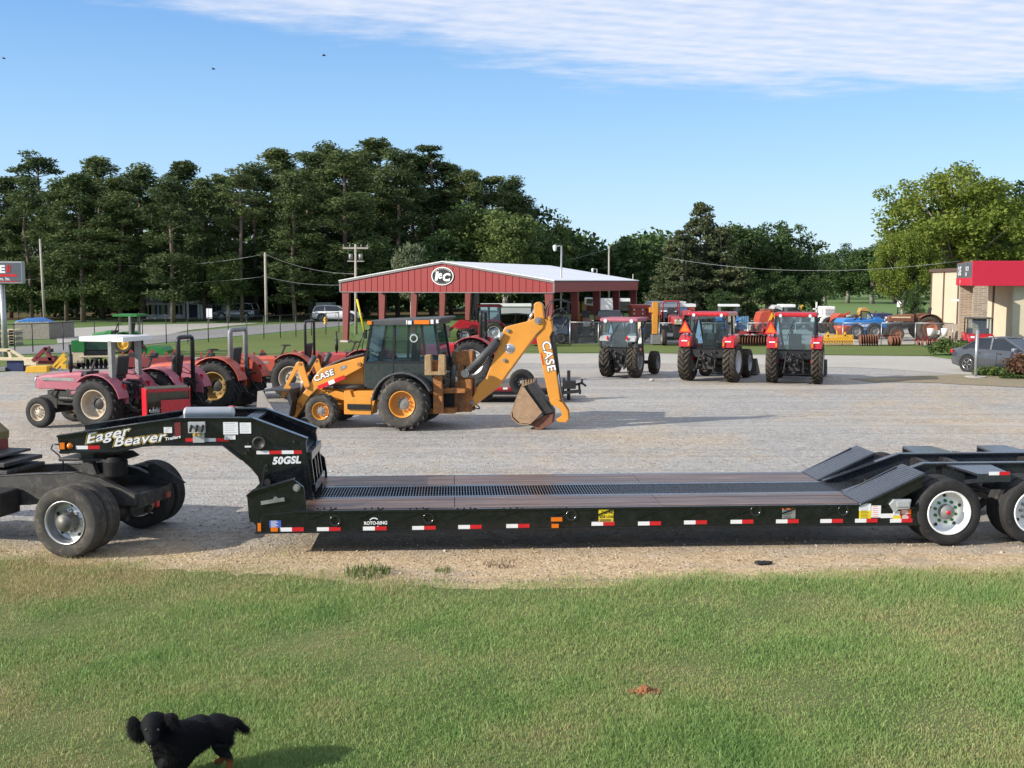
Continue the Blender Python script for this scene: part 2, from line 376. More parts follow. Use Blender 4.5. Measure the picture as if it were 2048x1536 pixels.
lim = nd(n, 'ShaderNodeMapRange', interpolation_type='SMOOTHSTEP'); n.links.new(v, lim.inputs[0]); lim.inputs[1].default_value = -3.0; lim.inputs[2].default_value = -2.0
tex = mth(n, 'ADD', mth(n, 'MULTIPLY', wv.outputs['Fac'], .14), mth(n, 'MULTIPLY_ADD', n2, .95, .22), None, True)
cl = mth(n, 'MULTIPLY', mth(n, 'MULTIPLY', mask.outputs[0], lim.outputs[0]), mth(n, 'MULTIPLY', tex, 1.0), None, True)
hs = nd(n, 'ShaderNodeHueSaturation'); hs.inputs['Saturation'].default_value = 1.12; hs.inputs['Value'].default_value = 1.0
n.links.new(sky.outputs[0], hs.inputs['Color'])
el = ramp(n, sx.outputs[2], [(0, (4.3, 5.8, 7.4)), (.06, (3.5, 5.2, 7.2)), (.14, (2.5, 4.4, 6.8)), (.27, (1.1, 2.7, 5.9)), (.6, (.6, 1.5, 3.6))])
hs_out = mixc(n, .7, hs.outputs[0], el)
cm = mixc(n, cl, hs_out, (5.2, 5.5, 6.3))
n.links.new(cm, bg.inputs[0])
vs = sc.view_settings; vs.view_transform = 'Standard'; vs.look = 'None'; vs.exposure = .68; vs.gamma = 1; vs.use_curve_mapping = False
# ---------------------------------------------------------------- ground
def gmat(name, cols, sc1=.25, sc2=3, bmp=.5, bs=30, fine=0):
    m, n, b, o = nt(name); tc = nd(n, 'ShaderNodeTexCoord').outputs['Object']
    f = mth(n, 'ADD', mth(n, 'MULTIPLY', noise(n, tc, sc1, 5), .55), mth(n, 'MULTIPLY', noise(n, tc, sc2, 5, .7), .45))
    col = ramp(n, f, [(.32, cols[0]), (.5, cols[1]), (.68, cols[2])])
    if fine: col = mixc(n, mth(n, 'MULTIPLY', noise(n, tc, fine, 3, .8), .9), col, cols[3], 'MULTIPLY')
    n.links.new(col, b.inputs['Base Color']); b.inputs['Roughness'].default_value = .95; b.inputs['Specular IOR Level'].default_value = .15
    bump(n, b, noise(n, tc, bs, 5, .7), bmp, .05); return m
def gravelmat():
    m, n, b, o = nt('gravel'); tc = nd(n, 'ShaderNodeTexCoord').outputs['Object']
    v = nd(n, 'ShaderNodeTexVoronoi'); v.inputs['Scale'].default_value = 26; n.links.new(tc, v.inputs['Vector'])
    v2 = nd(n, 'ShaderNodeTexVoronoi'); v2.inputs['Scale'].default_value = 9; n.links.new(tc, v2.inputs['Vector'])
    st = mth(n, 'ADD', mth(n, 'MULTIPLY', v.outputs['Color'], .6), mth(n, 'MULTIPLY', v2.outputs['Color'], .4))
    stones = ramp(n, st, [(.1, (.19, .184, .175)), (.4, (.305, .296, .28)), (.7, (.38, .37, .35)), (.95, (.52, .505, .48))])
    tan = ramp(n, st, [(.1, (.30, .205, .115)), (.45, (.46, .335, .195)), (.9, (.60, .465, .30))])
    sep = nd(n, 'ShaderNodeSeparateXYZ'); n.links.new(tc, sep.inputs[0])
    big = noise(n, tc, .11, 5, .6); mid = noise(n, tc, .9, 5, .65)
    yy = mth(n, 'ADD', sep.outputs[1], mth(n, 'MULTIPLY_ADD', mid, 3.0, -1.5))
    near = nd(n, 'ShaderNodeMapRange', interpolation_type='SMOOTHSTEP'); n.links.new(yy, near.inputs[0])
    near.inputs[1].default_value = 14.3; near.inputs[2].default_value = 16.4; near.inputs[3].default_value = 1; near.inputs[4].default_value = 0
    tf = mth(n, 'MAXIMUM', mth(n, 'MULTIPLY', near.outputs[0], .95), ramp(n, mth(n, 'ADD', mth(n, 'MULTIPLY', big, .7), mth(n, 'MULTIPLY', mid, .3)), [(.47, 0), (.62, .55)]))
    col = mixc(n, tf, stones, tan)
    # packed pale wheel tracks running along the yard
    mp = nd(n, 'ShaderNodeMapping'); mp.inputs['Scale'].default_value = (.05, .7, 1); mp.inputs['Rotation'].default_value = (0, 0, rad(-4)); n.links.new(tc, mp.inputs[0])
    tr = noise(n, mp.outputs[0], 1.0, 4, .6)
    col = mixc(n, ramp(n, tr, [(.5, 0), (.66, .55)]), col, (.44, .415, .375))
    col = mixc(n, ramp(n, noise(n, tc, .5, 6, .7), [(.52, 0), (.7, .4)]), col, (.2, .19, .175))
    mp3 = nd(n, 'ShaderNodeMapping'); mp3.inputs['Scale'].default_value = (.03, 2.6, 1); mp3.inputs['Rotation'].default_value = (0, 0, rad(7)); n.links.new(tc, mp3.inputs[0])
    col = mixc(n, ramp(n, noise(n, mp3.outputs[0], 1.0, 3, .5), [(.56, 0), (.66, .35)]), col, (.19, .18, .165))
    n.links.new(col, b.inputs['Base Color']); b.inputs['Roughness'].default_value = .95; b.inputs['Specular IOR Level'].default_value = .15
    h = mth(n, 'ADD', mth(n, 'SUBTRACT', 1, v.outputs['Distance']), mth(n, 'MULTIPLY', noise(n, tc, 5, 6, .7), 1.6))
    bump(n, b, h, .4, .025); return m
GRAVEL = gravelmat()
GRASSG = gmat('grass_ground', [(.12, .15, .05), (.18, .20, .08), (.28, .24, .12)], .9, 14, .8, 90)
GRASSF = gmat('mown_grass_far', [(.105, .135, .04), (.125, .165, .05), (.15, .17, .065)], .15, 2.5, .5, 25)
FIELD = gmat('field_grass', [(.10, .16, .05), (.12, .19, .06), (.15, .2, .075)], .03, .4, .3, 5)
ASPH = gmat('worn_asphalt', [(.20, .20, .20), (.25, .245, .24), (.29, .285, .275)], .12, 1.5, .2, 30)
CONC = gmat('pale_drive_gravel', [(.36, .34, .305), (.42, .40, .36), (.46, .435, .395)], .2, 3, .4, 30)
LEAFL = gmat('pine_litter', [(.07, .05, .025), (.11, .08, .04), (.10, .105, .04)], .2, 2, .4, 20)
def sheet(name, pts, z, m):
    me = bpy.data.meshes.new(name); me.from_pydata([(p[0], p[1], z) for p in pts], [], [list(range(len(pts)))]); me.materials.append(m)
    bm = bmesh.new(); bm.from_mesh(me); bmesh.ops.recalc_face_normals(bm, faces=bm.faces)
    for f in bm.faces:
        if f.normal.z < 0: f.normal_flip()
    bm.to_mesh(me); bm.free()
    o = bpy.data.objects.new(name, me); COL.objects.link(o); o['kind'] = 'structure'; return o
def rough(pts, step=.5, amp=.15):
    """wander along a boundary so that no edge is ruler straight"""
    out = []
    for (x0, y0), (x1, y1) in zip(pts, pts[1:] + pts[:1]):
        L = math.hypot(x1 - x0, y1 - y0); k = max(1, min(60, int(L / step)))
        for i in range(k):
            t = i / k; out.append((x0 + (x1 - x0) * t + rnd.gauss(0, amp), y0 + (y1 - y0) * t + rnd.gauss(0, amp)))
    return out
def g2(*p): return [tuple(G(x, y)[:2]) for x, y in p]
sheet('ground', [(-2500, -200), (2500, -200), (2500, 4000), (-2500, 4000)], -.020, FIELD)
lawn_edge = g2((-500, 1104), (0, 1108), (180, 1122), (420, 1130), (620, 1142), (760, 1158), (1000, 1166), (1250, 1160), (1450, 1150), (1650, 1143), (1850, 1136), (2048, 1133), (2600, 1128))
sheet('gravel_yard', [(x, y - .9) for x, y in lawn_edge[::-1]] + g2((-900, 780), (-300, 752), (0, 744), (300, 715), (700, 707), (1300, 706), (1862, 712), (2010, 735)) + [(60, 45), (60, 20)], -.012, GRAVEL)
sheet('lawn', [q for a, b in zip(lawn_edge, lawn_edge[1:]) for q in rough([(a[0], a[1] - .26), (b[0], b[1] - .26)], .12, .06)[:max(1, min(60, int(math.hypot(b[0] - a[0], b[1] - a[1]) / .12)))]] + [(40, 13), (40, -30), (-40, -30), (-40, 14)], -.007, GRASSG)
sheet('driveway', rough(g2((380, 718), (700, 710), (1300, 708), (1850, 713), (2030, 740), (2300, 760), (2300, 772), (1990, 752), (1700, 735), (1300, 726), (700, 730), (380, 734)), 1.5, .25), -.004, CONC)
sheet('grass_verge', rough(g2((730, 684), (1300, 688), (1690, 690), (1830, 688), (1880, 711), (1500, 708), (1100, 704), (730, 704)), 1.0, .12), .0, GRASSF)
sheet('grass_verge', rough(g2((-200, 712), (140, 712), (330, 689), (520, 672), (690, 655), (720, 690), (690, 703), (420, 712), (200, 730), (0, 742), (-200, 742)), 1.0, .12), .0, GRASSF)
sheet('road', g2((-500, 735), (-200, 718), (0, 710), (140, 705), (330, 685), (520, 668), (700, 650), (720, 640), (690, 641), (520, 650), (330, 668), (120, 688), (0, 696), (-500, 715)), .004, ASPH)
sheet('parking_area', g2((110, 658), (270, 650), (420, 647), (520, 646), (460, 652), (380, 660), (330, 670), (200, 680), (115, 687)), .008, CONC)
sheet('grass_verge', g2((-400, 645), (0, 640), (300, 634), (700, 632), (1200, 628), (1200, 618), (0, 618), (-500, 618)), -.004, LEAFL)
sheet('road', g2((1302, 606), (1346, 606), (1330, 578), (1325, 572), (1318, 572), (1312, 580)), .004, ASPH)
sheet('storage_yard', g2((1130, 688), (1690, 690), (1900, 690), (2100, 690), (2100, 640), (1700, 630), (1520, 640), (1130, 640)), -.004, CONC)
sheet('planting_bed', rough(g2((1700, 757), (1900, 750), (2010, 748), (2300, 752), (2300, 790), (2048, 775), (1880, 766), (1750, 764)), .6, .12), .002, gmat('bed_soil', [(.22, .18, .12), (.28, .23, .16), (.20, .20, .10)], .6, 3, .6, 20))
# blades of the mown lawn in front
def grass_blades():
    le = sorted(lawn_edge)
    lx = np.array([p[0] for p in le]); ly = np.array([p[1] for p in le])
    N = 640000
    yy = 6.8 + (15.4 - 6.8) * nrs.rand(N) ** 1.25
    xx = (nrs.rand(N) * 2 - 1) * (yy * .53 + .8)
    e = np.interp(xx, lx, ly) + np.sin(xx * 3.1) * .06 + np.sin(xx * 7.7 + 1) * .05 + nrs.randn(N) * .10 - np.abs(nrs.randn(N)) * .25 * (nrs.rand(N) > .5) + np.abs(nrs.randn(N)) * .5 * (nrs.rand(N) > .72) * np.clip(.6 - xx * .12, .15, 1)
    k = yy < e; xx = xx[k]; yy = yy[k]; e = e[k]; n = len(xx)
    # patchy height and density
    pat = np.sin(xx * 1.7 + np.sin(yy * 1.3) * 1.5) + np.sin(yy * 2.3 + xx * .6) + .7 * np.sin(xx * 4.1 - yy * 3.3)
    keep = nrs.rand(n) < np.clip(.80 + .15 * pat, .5, 1); xx = xx[keep]; yy = yy[keep]; pat = pat[keep]; e = e[keep]; n = len(xx)
    h = (.022 + .013 * nrs.rand(n)) * (1 + .3 * pat) + (nrs.rand(n) > .985) * .05 + np.clip(.9 - (e - yy), 0, .7) * .035 * (nrs.rand(n))
    wd = .0018 + .0018 * nrs.rand(n); a = nrs.rand(n) * 6.283; ln = h * (.25 + .8 * nrs.rand(n)); b = a + nrs.randn(n) * .8
    dx, dy = np.cos(a) * wd, np.sin(a) * wd; bx, by = np.cos(b) * ln, np.sin(b) * ln
    V = np.zeros((n, 5, 3), np.float32)
    V[:, 0] = np.stack([xx - dx, yy - dy, np.full(n, -.01)], 1); V[:, 1] = np.stack([xx + dx, yy + dy, np.full(n, -.01)], 1)
    V[:, 2] = np.stack([xx + dx * .8 + bx * .35, yy + dy * .8 + by * .35, h * .6], 1); V[:, 3] = np.stack([xx - dx * .8 + bx * .35, yy - dy * .8 + by * .35, h * .6], 1)
    V[:, 4] = np.stack([xx + bx, yy + by, h], 1)
    i = np.arange(n)[:, None] * 5
    F = np.concatenate([i + np.array([[0, 1, 2]]), i + np.array([[0, 2, 3]]), i + np.array([[3, 2, 4]])], 1).reshape(-1, 3)
    m, nn, bb, o = nt('grass_blade'); tc = nd(nn, 'ShaderNodeTexCoord').outputs['Object']
    isl = nd(nn, 'ShaderNodeNewGeometry').outputs['Random Per Island']
    f = mth(nn, 'ADD', mth(nn, 'ADD', mth(nn, 'MULTIPLY', noise(nn, tc, .9, 5, .7), .75), mth(nn, 'MULTIPLY', noise(nn, tc, .28, 2, .5), .55)), mth(nn, 'MULTIPLY_ADD', isl, .24, -.27))
    sep = nd(nn, 'ShaderNodeSeparateXYZ'); nn.links.new(tc, sep.inputs[0])
    ye = nd(nn, 'ShaderNodeMapRange', interpolation_type='SMOOTHSTEP'); nn.links.new(mth(nn, 'ADD', sep.outputs[1], mth(nn, 'MULTIPLY', sep.outputs[0], -.09)), ye.inputs[0]); ye.inputs[1].default_value = 12.2; ye.inputs[2].default_value = 14.2; ye.inputs[4].default_value = .17
    f = mth(nn, 'ADD', f, ye.outputs[0])
    col = ramp(nn, f, [(.25, (.13, .25, .065)), (.40, (.21, .335, .10)), (.54, (.285, .375, .13)), (.66, (.37, .37, .165)), (.78, (.46, .37, .19))])
    nn.links.new(col, bb.inputs['Base Color']); bb.inputs['Roughness'].default_value = .5; bb.inputs['Specular IOR Level'].default_value = .3
    tr = nd(nn, 'ShaderNodeBsdfTranslucent'); nn.links.new(col, tr.inputs[0]); mx = nd(nn, 'ShaderNodeMixShader'); mx.inputs[0].default_value = .3
    nn.links.new(bb.outputs[0], mx.inputs[1]); nn.links.new(tr.outputs[0], mx.inputs[2]); nn.links.new(mx.outputs[0], o.inputs[0])
    ob = link(npmesh('grass', V.reshape(-1, 3), F, m, 3), 'grass'); tag(ob, 'short mown grass blades covering the lawn in front of the black trailer', 'grass', kind='stuff')
grass_blades()
def pebbles():
    N = 18000
    yy = 13.2 + 14 * nrs.rand(N) ** 1.6; xx = (nrs.rand(N) * 2 - 1) * (yy * .5 + .5)
    le = sorted(lawn_edge); e = np.interp(xx, [p[0] for p in le], [p[1] for p in le]); k = yy > e - .15 + nrs.rand(N) * .2; xx = xx[k]; yy = yy[k]; n = len(xx)
    s = .006 + .014 * nrs.rand(n) ** 3 + (nrs.rand(n) > .995) * .02
    base = np.array([(1, 0, 0), (0, 1, 0), (-1, 0, 0), (0, -1, 0), (0, 0, .7), (0, 0, -.5)], np.float32)
    a = nrs.rand(n) * 6.28; ca, sa = np.cos(a), np.sin(a)
    B = base[None] * (1 + .5 * nrs.randn(n, 6, 1) * .5)
    X = B[:, :, 0] * ca[:, None] - B[:, :, 1] * sa[:, None]; Y = B[:, :, 0] * sa[:, None] + B[:, :, 1] * ca[:, None]
    V = np.stack([X * s[:, None] + xx[:, None], Y * s[:, None] + yy[:, None], B[:, :, 2] * s[:, None] - .006], 2)
    i = np.arange(n)[:, None] * 6
    F = np.concatenate([i + np.array([[p, q, 4]]) for p, q in ((0, 1), (1, 2), (2, 3), (3, 0))] + [i + np.array([[q, p, 5]]) for p, q in ((0, 1), (1, 2), (2, 3), (3, 0))], 1).reshape(-1, 3)
    m, nn, bb, o = nt('pebble'); isl = nd(nn, 'ShaderNodeNewGeometry').outputs['Random Per Island']
    nn.links.new(ramp(nn, isl, [(0, (.24, .19, .13)), (.5, (.40, .32, .22)), (1, (.58, .50, .40))]), bb.inputs['Base Color']); bb.inputs['Roughness'].default_value = .9
    tag(link(npmesh('loose_stones', V.reshape(-1, 3), F, m, 3), 'loose_stones'), 'small loose stones scattered over the gravel yard by the trailer', 'gravel', kind='stuff')
pebbles()
# small weeds at the edge of the gravel, a clod and a scrap of rubber
def tuft(name, label, cat, px, py, r, h, n, m, group=None, up=.7):
    p = G(px, py); rs = np.random.RandomState(int(px + py)); V = []; F = []
    for i in range(n):
        a = rs.rand() * 6.28; q = r * math.sqrt(rs.rand()); x, y = math.cos(a) * q, math.sin(a) * q
        b = rs.rand() * 6.28; l = h * (.4 + .6 * rs.rand()); w_ = l * .08 + .004; o = len(V)
        dx, dy = math.cos(b) * w_, math.sin(b) * w_; lx, ly = -math.sin(b) * l * (1 - up) * 1.5, math.cos(b) * l * (1 - up) * 1.5
        V += [(x - dx, y - dy, -.01), (x + dx, y + dy, -.01), (x + lx, y + ly, l)]; F.append((o, o + 1, o + 2))
    return tag(link(npmesh(name, np.array(V), np.array(F), m, 3), name, None, (p.x, p.y, 0)), label, cat, group)
WEED = leaf('weed_leaf', [(.10, .16, .045), (.16, .21, .07), (.24, .22, .10)], 8)
DRYW = leaf('dry_weed', [(.12, .08, .06), (.2, .14, .09), (.16, .15, .07)], 8)
tuft('weed_clump', 'small green weed on the tan gravel below the middle of the trailer', 'weed', 886, 1141, .11, .07, 60, WEED)
tuft('weed_clump', 'larger grass tuft spilling over the lawn edge left of the trailer beam middle', 'weed', 735, 1146, .3, .13, 160, WEED)
tuft('weed_clump', 'dry purplish weed patch on the gravel below the amber side lamp', 'weed', 1000, 1128, .22, .05, 90, DRYW)
m = MB(); rs = random.Random(3)
for i in range(7): m.sph((rs.uniform(-.07, .07), rs.uniform(-.04, .04), .012), (rs.uniform(.04, .07), rs.uniform(.02, .04), rs.uniform(.012, .028)), 8, 5)
p = G(1527, 1127); tag(m.build('rubber_scrap', DBLK, None, 0, (p.x, p.y, 0), (0, 0, .15)), 'crumpled black rubber scrap lying on the tan gravel before the right half of the trailer', 'debris')
m = MB(); rs = random.Random(4)
for i in range(170):
    a, b = rs.gauss(0, .055), rs.gauss(0, .03); m.sph((a, b, max(0, .045 - 9 * a * a - 20 * b * b) + rs.uniform(0, .01)), (rs.uniform(.008, .024), rs.uniform(.008, .022), rs.uniform(.008, .018)), 6, 4)
p = G(1290, 1384); tag(m.build('dirt_mound', mat('red_clay', (.30, .12, .05), (.2, .08, .035), 14, .95, bmp=.8, bs=40), None, 0, (p.x, p.y, 0)), 'small mound of red clay soil lying in the mown grass', 'dirt mound')
m = MB(); m.sph((0, 0, .04), (.1, .07, .06), 8, 5); p = G(1304, 762); tag(m.build('stone', CONC, None, 0, (p.x, p.y, 0)), 'pale stone on the gravel behind the pink roofed tractor', 'stone')
# ---------------------------------------------------------------- lowboy trailer
P0 = G(1897, 1092); TF = Fr(P0, rad(3.2))
def trailer():
    F = TF; t = thing('lowboy_trailer', 'long black gooseneck lowboy trailer with wooden deck boards and white wheels', 'trailer', (F.O.x, F.O.y, 0), F.rz)
    def x_(px, py, c=0): return F.p(px, py, c)[0]
    ZD = .62; x0 = x_(600, 1013); x1 = x_(1722, 992); xr = x_(1846, 922, .85); xe = 2.9; W = 2.6
    zb = F.p(1200, 1057)[1]
    # side beams of the deck
    side = [(x_(510, 1068), zb), (x_(1836, 1050), zb), (x_(1836, 1002), ZD - .06), (x1 + .1, ZD - .012), (x0, ZD - .012), (x0 - .5, ZD - .05)] + F.poly([(497, 1040), (493, 994), (501, 986)])[:0]
    for nm, a, b in (('side_beam', .02, .07), ('side_beam', W - .07, W - .02)):
        m = MB(); m.prism(side, a, b)
        m.bx(side[0][0], side[1][0], a - .018, b, zb - .015, zb + .012); m.bx(x0 - .1, x1, a - .02, b + .06, ZD - .03, ZD)
        m.build(nm, BLACK, t, .004)
    m = MB()
    # pockets and tie-down gussets on the near beam
    for i, px in enumerate((618, 713, 803, 898, 991, 1090, 1178, 1272, 1360, 1452, 1540, 1632)):
        xx, zz = F.p(px, 1030); m.bar((xx, .012, zz - .05), (xx + .38, .012, zz + .09), .012, .02)
        for k in range(3): m.cyl((xx + .12 + k * .09, .02, zz + .085 + k * .004), (xx + .12 + k * .09, .004, zz + .085 + k * .004), .014, n=8)
    m.build('tie_down_gusset', BLACK, t)
    for px, py in ((670, 1042), (857, 1037), (1143, 1031), (1512, 1022), (1687, 1021)):
        xx, zz = F.p(px, py); m = MB(); m.lathe([(.055, .018), (.068, .0), (.078, .0), (.08, .02)], (xx, 0, zz), n=20); m.build('tie_down_ring', BLACK, t)
    # cross members, deck boards, grating
    m = MB()
    for i in range(16): xx = x0 + .1 + i * (x1 - x0 - .2) / 15; m.bx(xx - .04, xx + .04, .07, W - .07, ZD - .22, ZD - .035)
    for c in (.82, 1.72): m.bx(x0 - .5, xr, c, c + .06, zb + .02, ZD - .02)
    m.build('cross_member', DARK, t)
    WOOD, n, b, o = nt('oak_deck'); tc = nd(n, 'ShaderNodeTexCoord').outputs['Object']
    mp = nd(n, 'ShaderNodeMapping'); mp.inputs['Scale'].default_value = (.55, 11, 3); n.links.new(tc, mp.inputs[0])
    f = noise(n, mp.outputs[0], 1.6, 7, .7); mp2 = nd(n, 'ShaderNodeMapping'); mp2.inputs['Scale'].default_value = (.25, 3.2, 1); n.links.new(tc, mp2.inputs[0])
    f2 = noise(n, mp2.outputs[0], 1.3, 4, .6)
    col = ramp(n, f, [(.3, (.03, .019, .015)), (.45, (.10, .058, .042)), (.57, (.18, .11, .08)), (.70, (.36, .25, .18))])
    col = mixc(n, ramp(n, f2, [(.42, 0), (.62, .7)]), col, (.05, .032, .026))
    n.links.new(col, b.inputs['Base Color']); b.inputs['Roughness'].default_value = .36; bump(n, b, f, .35, .01)
    lens = [x0 + (x1 - x0) * k for k in (0, .27, .64, 1)]
    for a, bb in ((.06, .80), (1.80, 2.54)):
        wd = (bb - a) / 4
        m = MB()
        for k in range(4):
            for i in range(3):
                m.bx(lens[i] + .004, lens[i + 1] - .004, a + k * wd + .004, a + (k + 1) * wd - .004, ZD - .032, ZD + .006 + rnd.uniform(-.002, .003))
        m.build('deck_boards', WOOD, t, .003)
    m = MB()
    for a, bb in ((.81, .93), (1.66, 1.79)): m.bx(x0 - .1, x1 + .1, a, bb, ZD - .03, ZD + .004)
    m.build('deck_rail', BLKTOP, t, .003)
    m = MB(); xx = x0 - .05
    while xx < x1 + .45:
        m.bx(xx, xx + .012, .935, 1.655, ZD - .045, ZD); xx += .042
    for c in (1.1, 1.3, 1.5): m.bx(x0 - .05, x1 + .45, c, c + .008, ZD - .05, ZD - .012)
    m.build('deck_grating', BLKTOP, t)
    # front end of the deck below the neck
    fp = F.poly([(510, 1069), (511, 1052), (505, 1045), (497, 1038), (493, 994), (503, 985), (588, 961), (606, 975), (612, 1011)]) ; fp = fp + [(fp[-1][0], zb)]
    for nm, a, b in (('deck_front_plate', .03, .08), ('deck_front_plate', W - .08, W - .03)):
        m = MB(); m.prism(fp, a, b); q = fp
        m.strip([q[4], q[5], q[6]], a - .03, b + .05, .02)
        m.build(nm, BLACK, t, .004)
    m = MB(); m.bx(fp[0][0], fp[0][0] + .08, .08, W - .08, zb, zb + .3); m.bx(fp[4][0] + .02, fp[4][0] + .1, .08, W - .08, .45, .78); m.bx(x0 - .45, x0 - .05, .08, .9, ZD - .12, ZD - .06); m.bx(x0 - .45, x0 - .05, 1.7, W - .08, ZD - .12, ZD - .06)
    m.build('deck_front_frame', BLACK, t, .004)
    m = MB(); xx, zz = F.p(593, 976, .0); m.cyl((xx, .0, zz), (xx, .12, zz), .05); m.cyl((xx, -.02, zz), (xx, .02, zz), .03)
    xx, zz = F.p(551, 999, 0); m.cyl((xx, .0, zz), (xx, .1, zz), .035); m.bar((xx - .2, .012, zz - .05), (xx + .12, .012, zz), .02, .05); m.build('lock_pin', GREY, t)
    # gooseneck: two web plates with flanges
    NC = .72; FC = 1.86
    q = [(114.4, 874), (357, 838), (504, 838), (614, 879), (609, 888), (617, 933), (624, 993), (600, 1000), (500, 1000), (497, 990), (519, 967), (516, 954), (503, 938), (483, 920), (446, 891), (309, 891), (287, 893), (245, 902), (225, 904), (120, 906)]
    pl = F.poly(q, NC)
    for nm, a, b in (('gooseneck_web', NC, NC + .03), ('gooseneck_web', FC, FC + .03)):
        m = MB(); m.prism(pl, a, b)
        m.strip(pl[0:4][::-1], a - .035, b + .065, -.022)      # top flange
        m.strip(pl[13:20], a - .04, b + .06, -.03)       # bottom flange
        m.prism([(pl[3][0] - .0, pl[3][1]), (pl[4][0] + .02, pl[4][1]), (pl[6][0] + .03, pl[6][1] - .1), (pl[6][0] - .04, pl[6][1] - .1), (pl[4][0] - .05, pl[4][1])], a - .03, b + .05)
        m.build(nm, BLACK, t, .004)
    m = MB(); T = lambda px, py: F.p(px, py, NC)
    a = T(357, 838); b = T(504, 838); e = T(120, 880)
    m.bx(e[0], e[0] + .12, NC, FC, e[1] - .2, e[1] + .0); m.bx(a[0] - .1, a[0] + .3, NC, FC, a[1] - .05, a[1] - .02); m.bx(b[0] - .18, b[0] + .02, NC, FC, b[1] - .07, b[1] - .03)
    m.prism([(e[0] + .3, e[1] - .19), (a[0] - .3, a[1] - .33), (a[0] - .3, a[1] - .36), (e[0] + .3, e[1] - .22)], NC, FC)
    m.prism([T(520, 880), T(612, 905), T(612, 912), T(520, 890)], NC, FC); m.bx(T(500, 960)[0] + .15, T(600, 960)[0], NC + .03, FC, .68, .74)
    m.build('gooseneck_cross_plate', BLKTOP, t, .004)
    # rear of the neck: cylinder stands between the plates
    m = MB(); r0 = T(614, 885); r1 = T(622, 985)
    for c in (NC + .12, NC + .45, FC - .4, FC - .1): m.bar((r0[0] + .02, c, r0[1] - .25), (r1[0] + .03, c, r1[1]), .05, .05)
    m.bar((r0[0] + .02, NC, r0[1] - .2), (r0[0] + .02, FC, r0[1] - .2), .09, .12); m.bar((r1[0] + .03, NC, r1[1] + .06), (r1[0] + .03, FC, r1[1] + .06), .07, .12)
    m.bar((r0[0] + .03, NC + .5, r0[1] - .3), (r1[0] + .04, FC - .5, r1[1] + .1), .04, .02)
    m.build('neck_rear_frame', BLACK, t, .003)
    m = MB(); p = F.p(418, 829, NC + .3); m.cyl((p[0] - .32, NC + .32, a[1] + .05), (p[0] + .32, NC + .32, a[1] + .05), .085, n=20)
    m.sph((p[0] - .32, NC + .32, a[1] + .05), (.05, .085, .085), 16, 10); m.sph((p[0] + .32, NC + .32, a[1] + .05), (.05, .085, .085), 16, 10); m.build('air_tank', SILV, t)
    m = MB(); p = T(448, 826); m.cyl((p[0], NC + .5, a[1]), (p[0], NC + .5, a[1] + .09), .03); m.sph((p[0], NC + .5, a[1] + .1), (.06, .05, .03)); m.build('gladhand', RLENS, t)
    # neck side fittings
    yy = NC - .004
    m = MB()
    for px, py, r in ((519, 886, .1), ): x, z = T(px, py); m.lathe([(.001, -.01), (r * .6, -.012), (r * .7, -.03), (r, -.03), (r, .0)], (x, yy, z), n=24); m.build('port_cover', DARK, t); m = MB()
    for px, py in ((497, 886), (497, 899), (492, 905), (533, 930), (534, 940), (588, 883)): x, z = T(px, py); m.cyl((x, yy + .01, z), (x, yy - .03, z), .02, n=10); m.build('bolt', DARK, t); m = MB()
    x, z = T(536, 963); m.cyl((x, yy, z), (x, yy - .06, z), .045); m.bar((x - .08, yy - .02, z - .06), (T(530, 932)[0], yy - .02, T(530, 932)[1]), .02)
    m.build('lock_lever', DARK, t)
    x, z = T(497, 893); m = MB(); m.bx(x - .05, x + .04, yy - .01, yy, z - .012, z + .012); m.build('hose_plate', DWHT, t)
    x, z = T(395, 857); m = MB(); m.bx(x - .12, x + .12, yy - .05, yy, z - .06, z + .1); m.bx(x - .06, x + .1, yy - .03, yy, z - .2, z - .06)
    m.cur = 1
    for k in range(3): m.cyl((x - .07 + k * .08, yy - .05, z + .05), (x - .07 + k * .08, yy - .14, z - .02), .02, n=8)
    m.cur = 2
    for k in range(2): m.cyl((x - .03 + k * .07, yy - .03, z - .08), (x - .03 + k * .07, yy - .08, z - .08), .022, n=8)
    m.build('control_valve', [SILV, DBLK, DGOLD], t, .004)
    for nm, x0_, y0_, x1_, y1_, mt in (('warning_decal', 447, 844, 476, 869, DWHT), ('warning_decal', 449, 870.5, 471, 879, DWHT), ('warning_decal', 480, 845, 502, 867, DWHT), ('warning_decal', 328, 854, 344, 866, DWHT), ('serial_decal', 350, 844, 361, 874, MAROON)):
        a_ = T(x0_, y1_); b_ = T(x1_, y0_); m = MB(); m.bx(a_[0], b_[0], yy - .003, yy, a_[1], b_[1])
        if mt is DWHT:
            m.cur = 1; k = 5
            for i in range(k): zz = b_[1] - (b_[1] - a_[1]) * (i + .8) / (k + .6); m.bx(a_[0] + .02, b_[0] - .02 - rnd.random() * .05, yy - .0045, yy - .003, zz, zz + .006)
        m.build(nm, [mt, DGRY], t)
    def strip(px, py, L=.30, c=0.0, h=.05, order=(0, 1), yoff=-.003):
        x, z = F.p(px, py, c); m = MB()
        for i, o in enumerate(order): m.cur = o; m.bx(x + i * L / 2, x + (i + 1) * L / 2, c + yoff, c + yoff + .003, z - h / 2, z + h / 2)
        return m.build('reflective_strip', [DWHT, DRED], t)
    for px, py in ((560, 1059), (634, 1058.5), (726, 1057), (824.5, 1056), (916.5, 1054), (1012.5, 1052), (1183, 1047.5), (1276, 1047), (1368, 1044.8), (1461, 1043.5), (1552, 1042.7), (1640.5, 1042), (1710, 1041.3), (1780, 1041.3)): strip(px, py, .325, .02, .055, yoff=-.006)
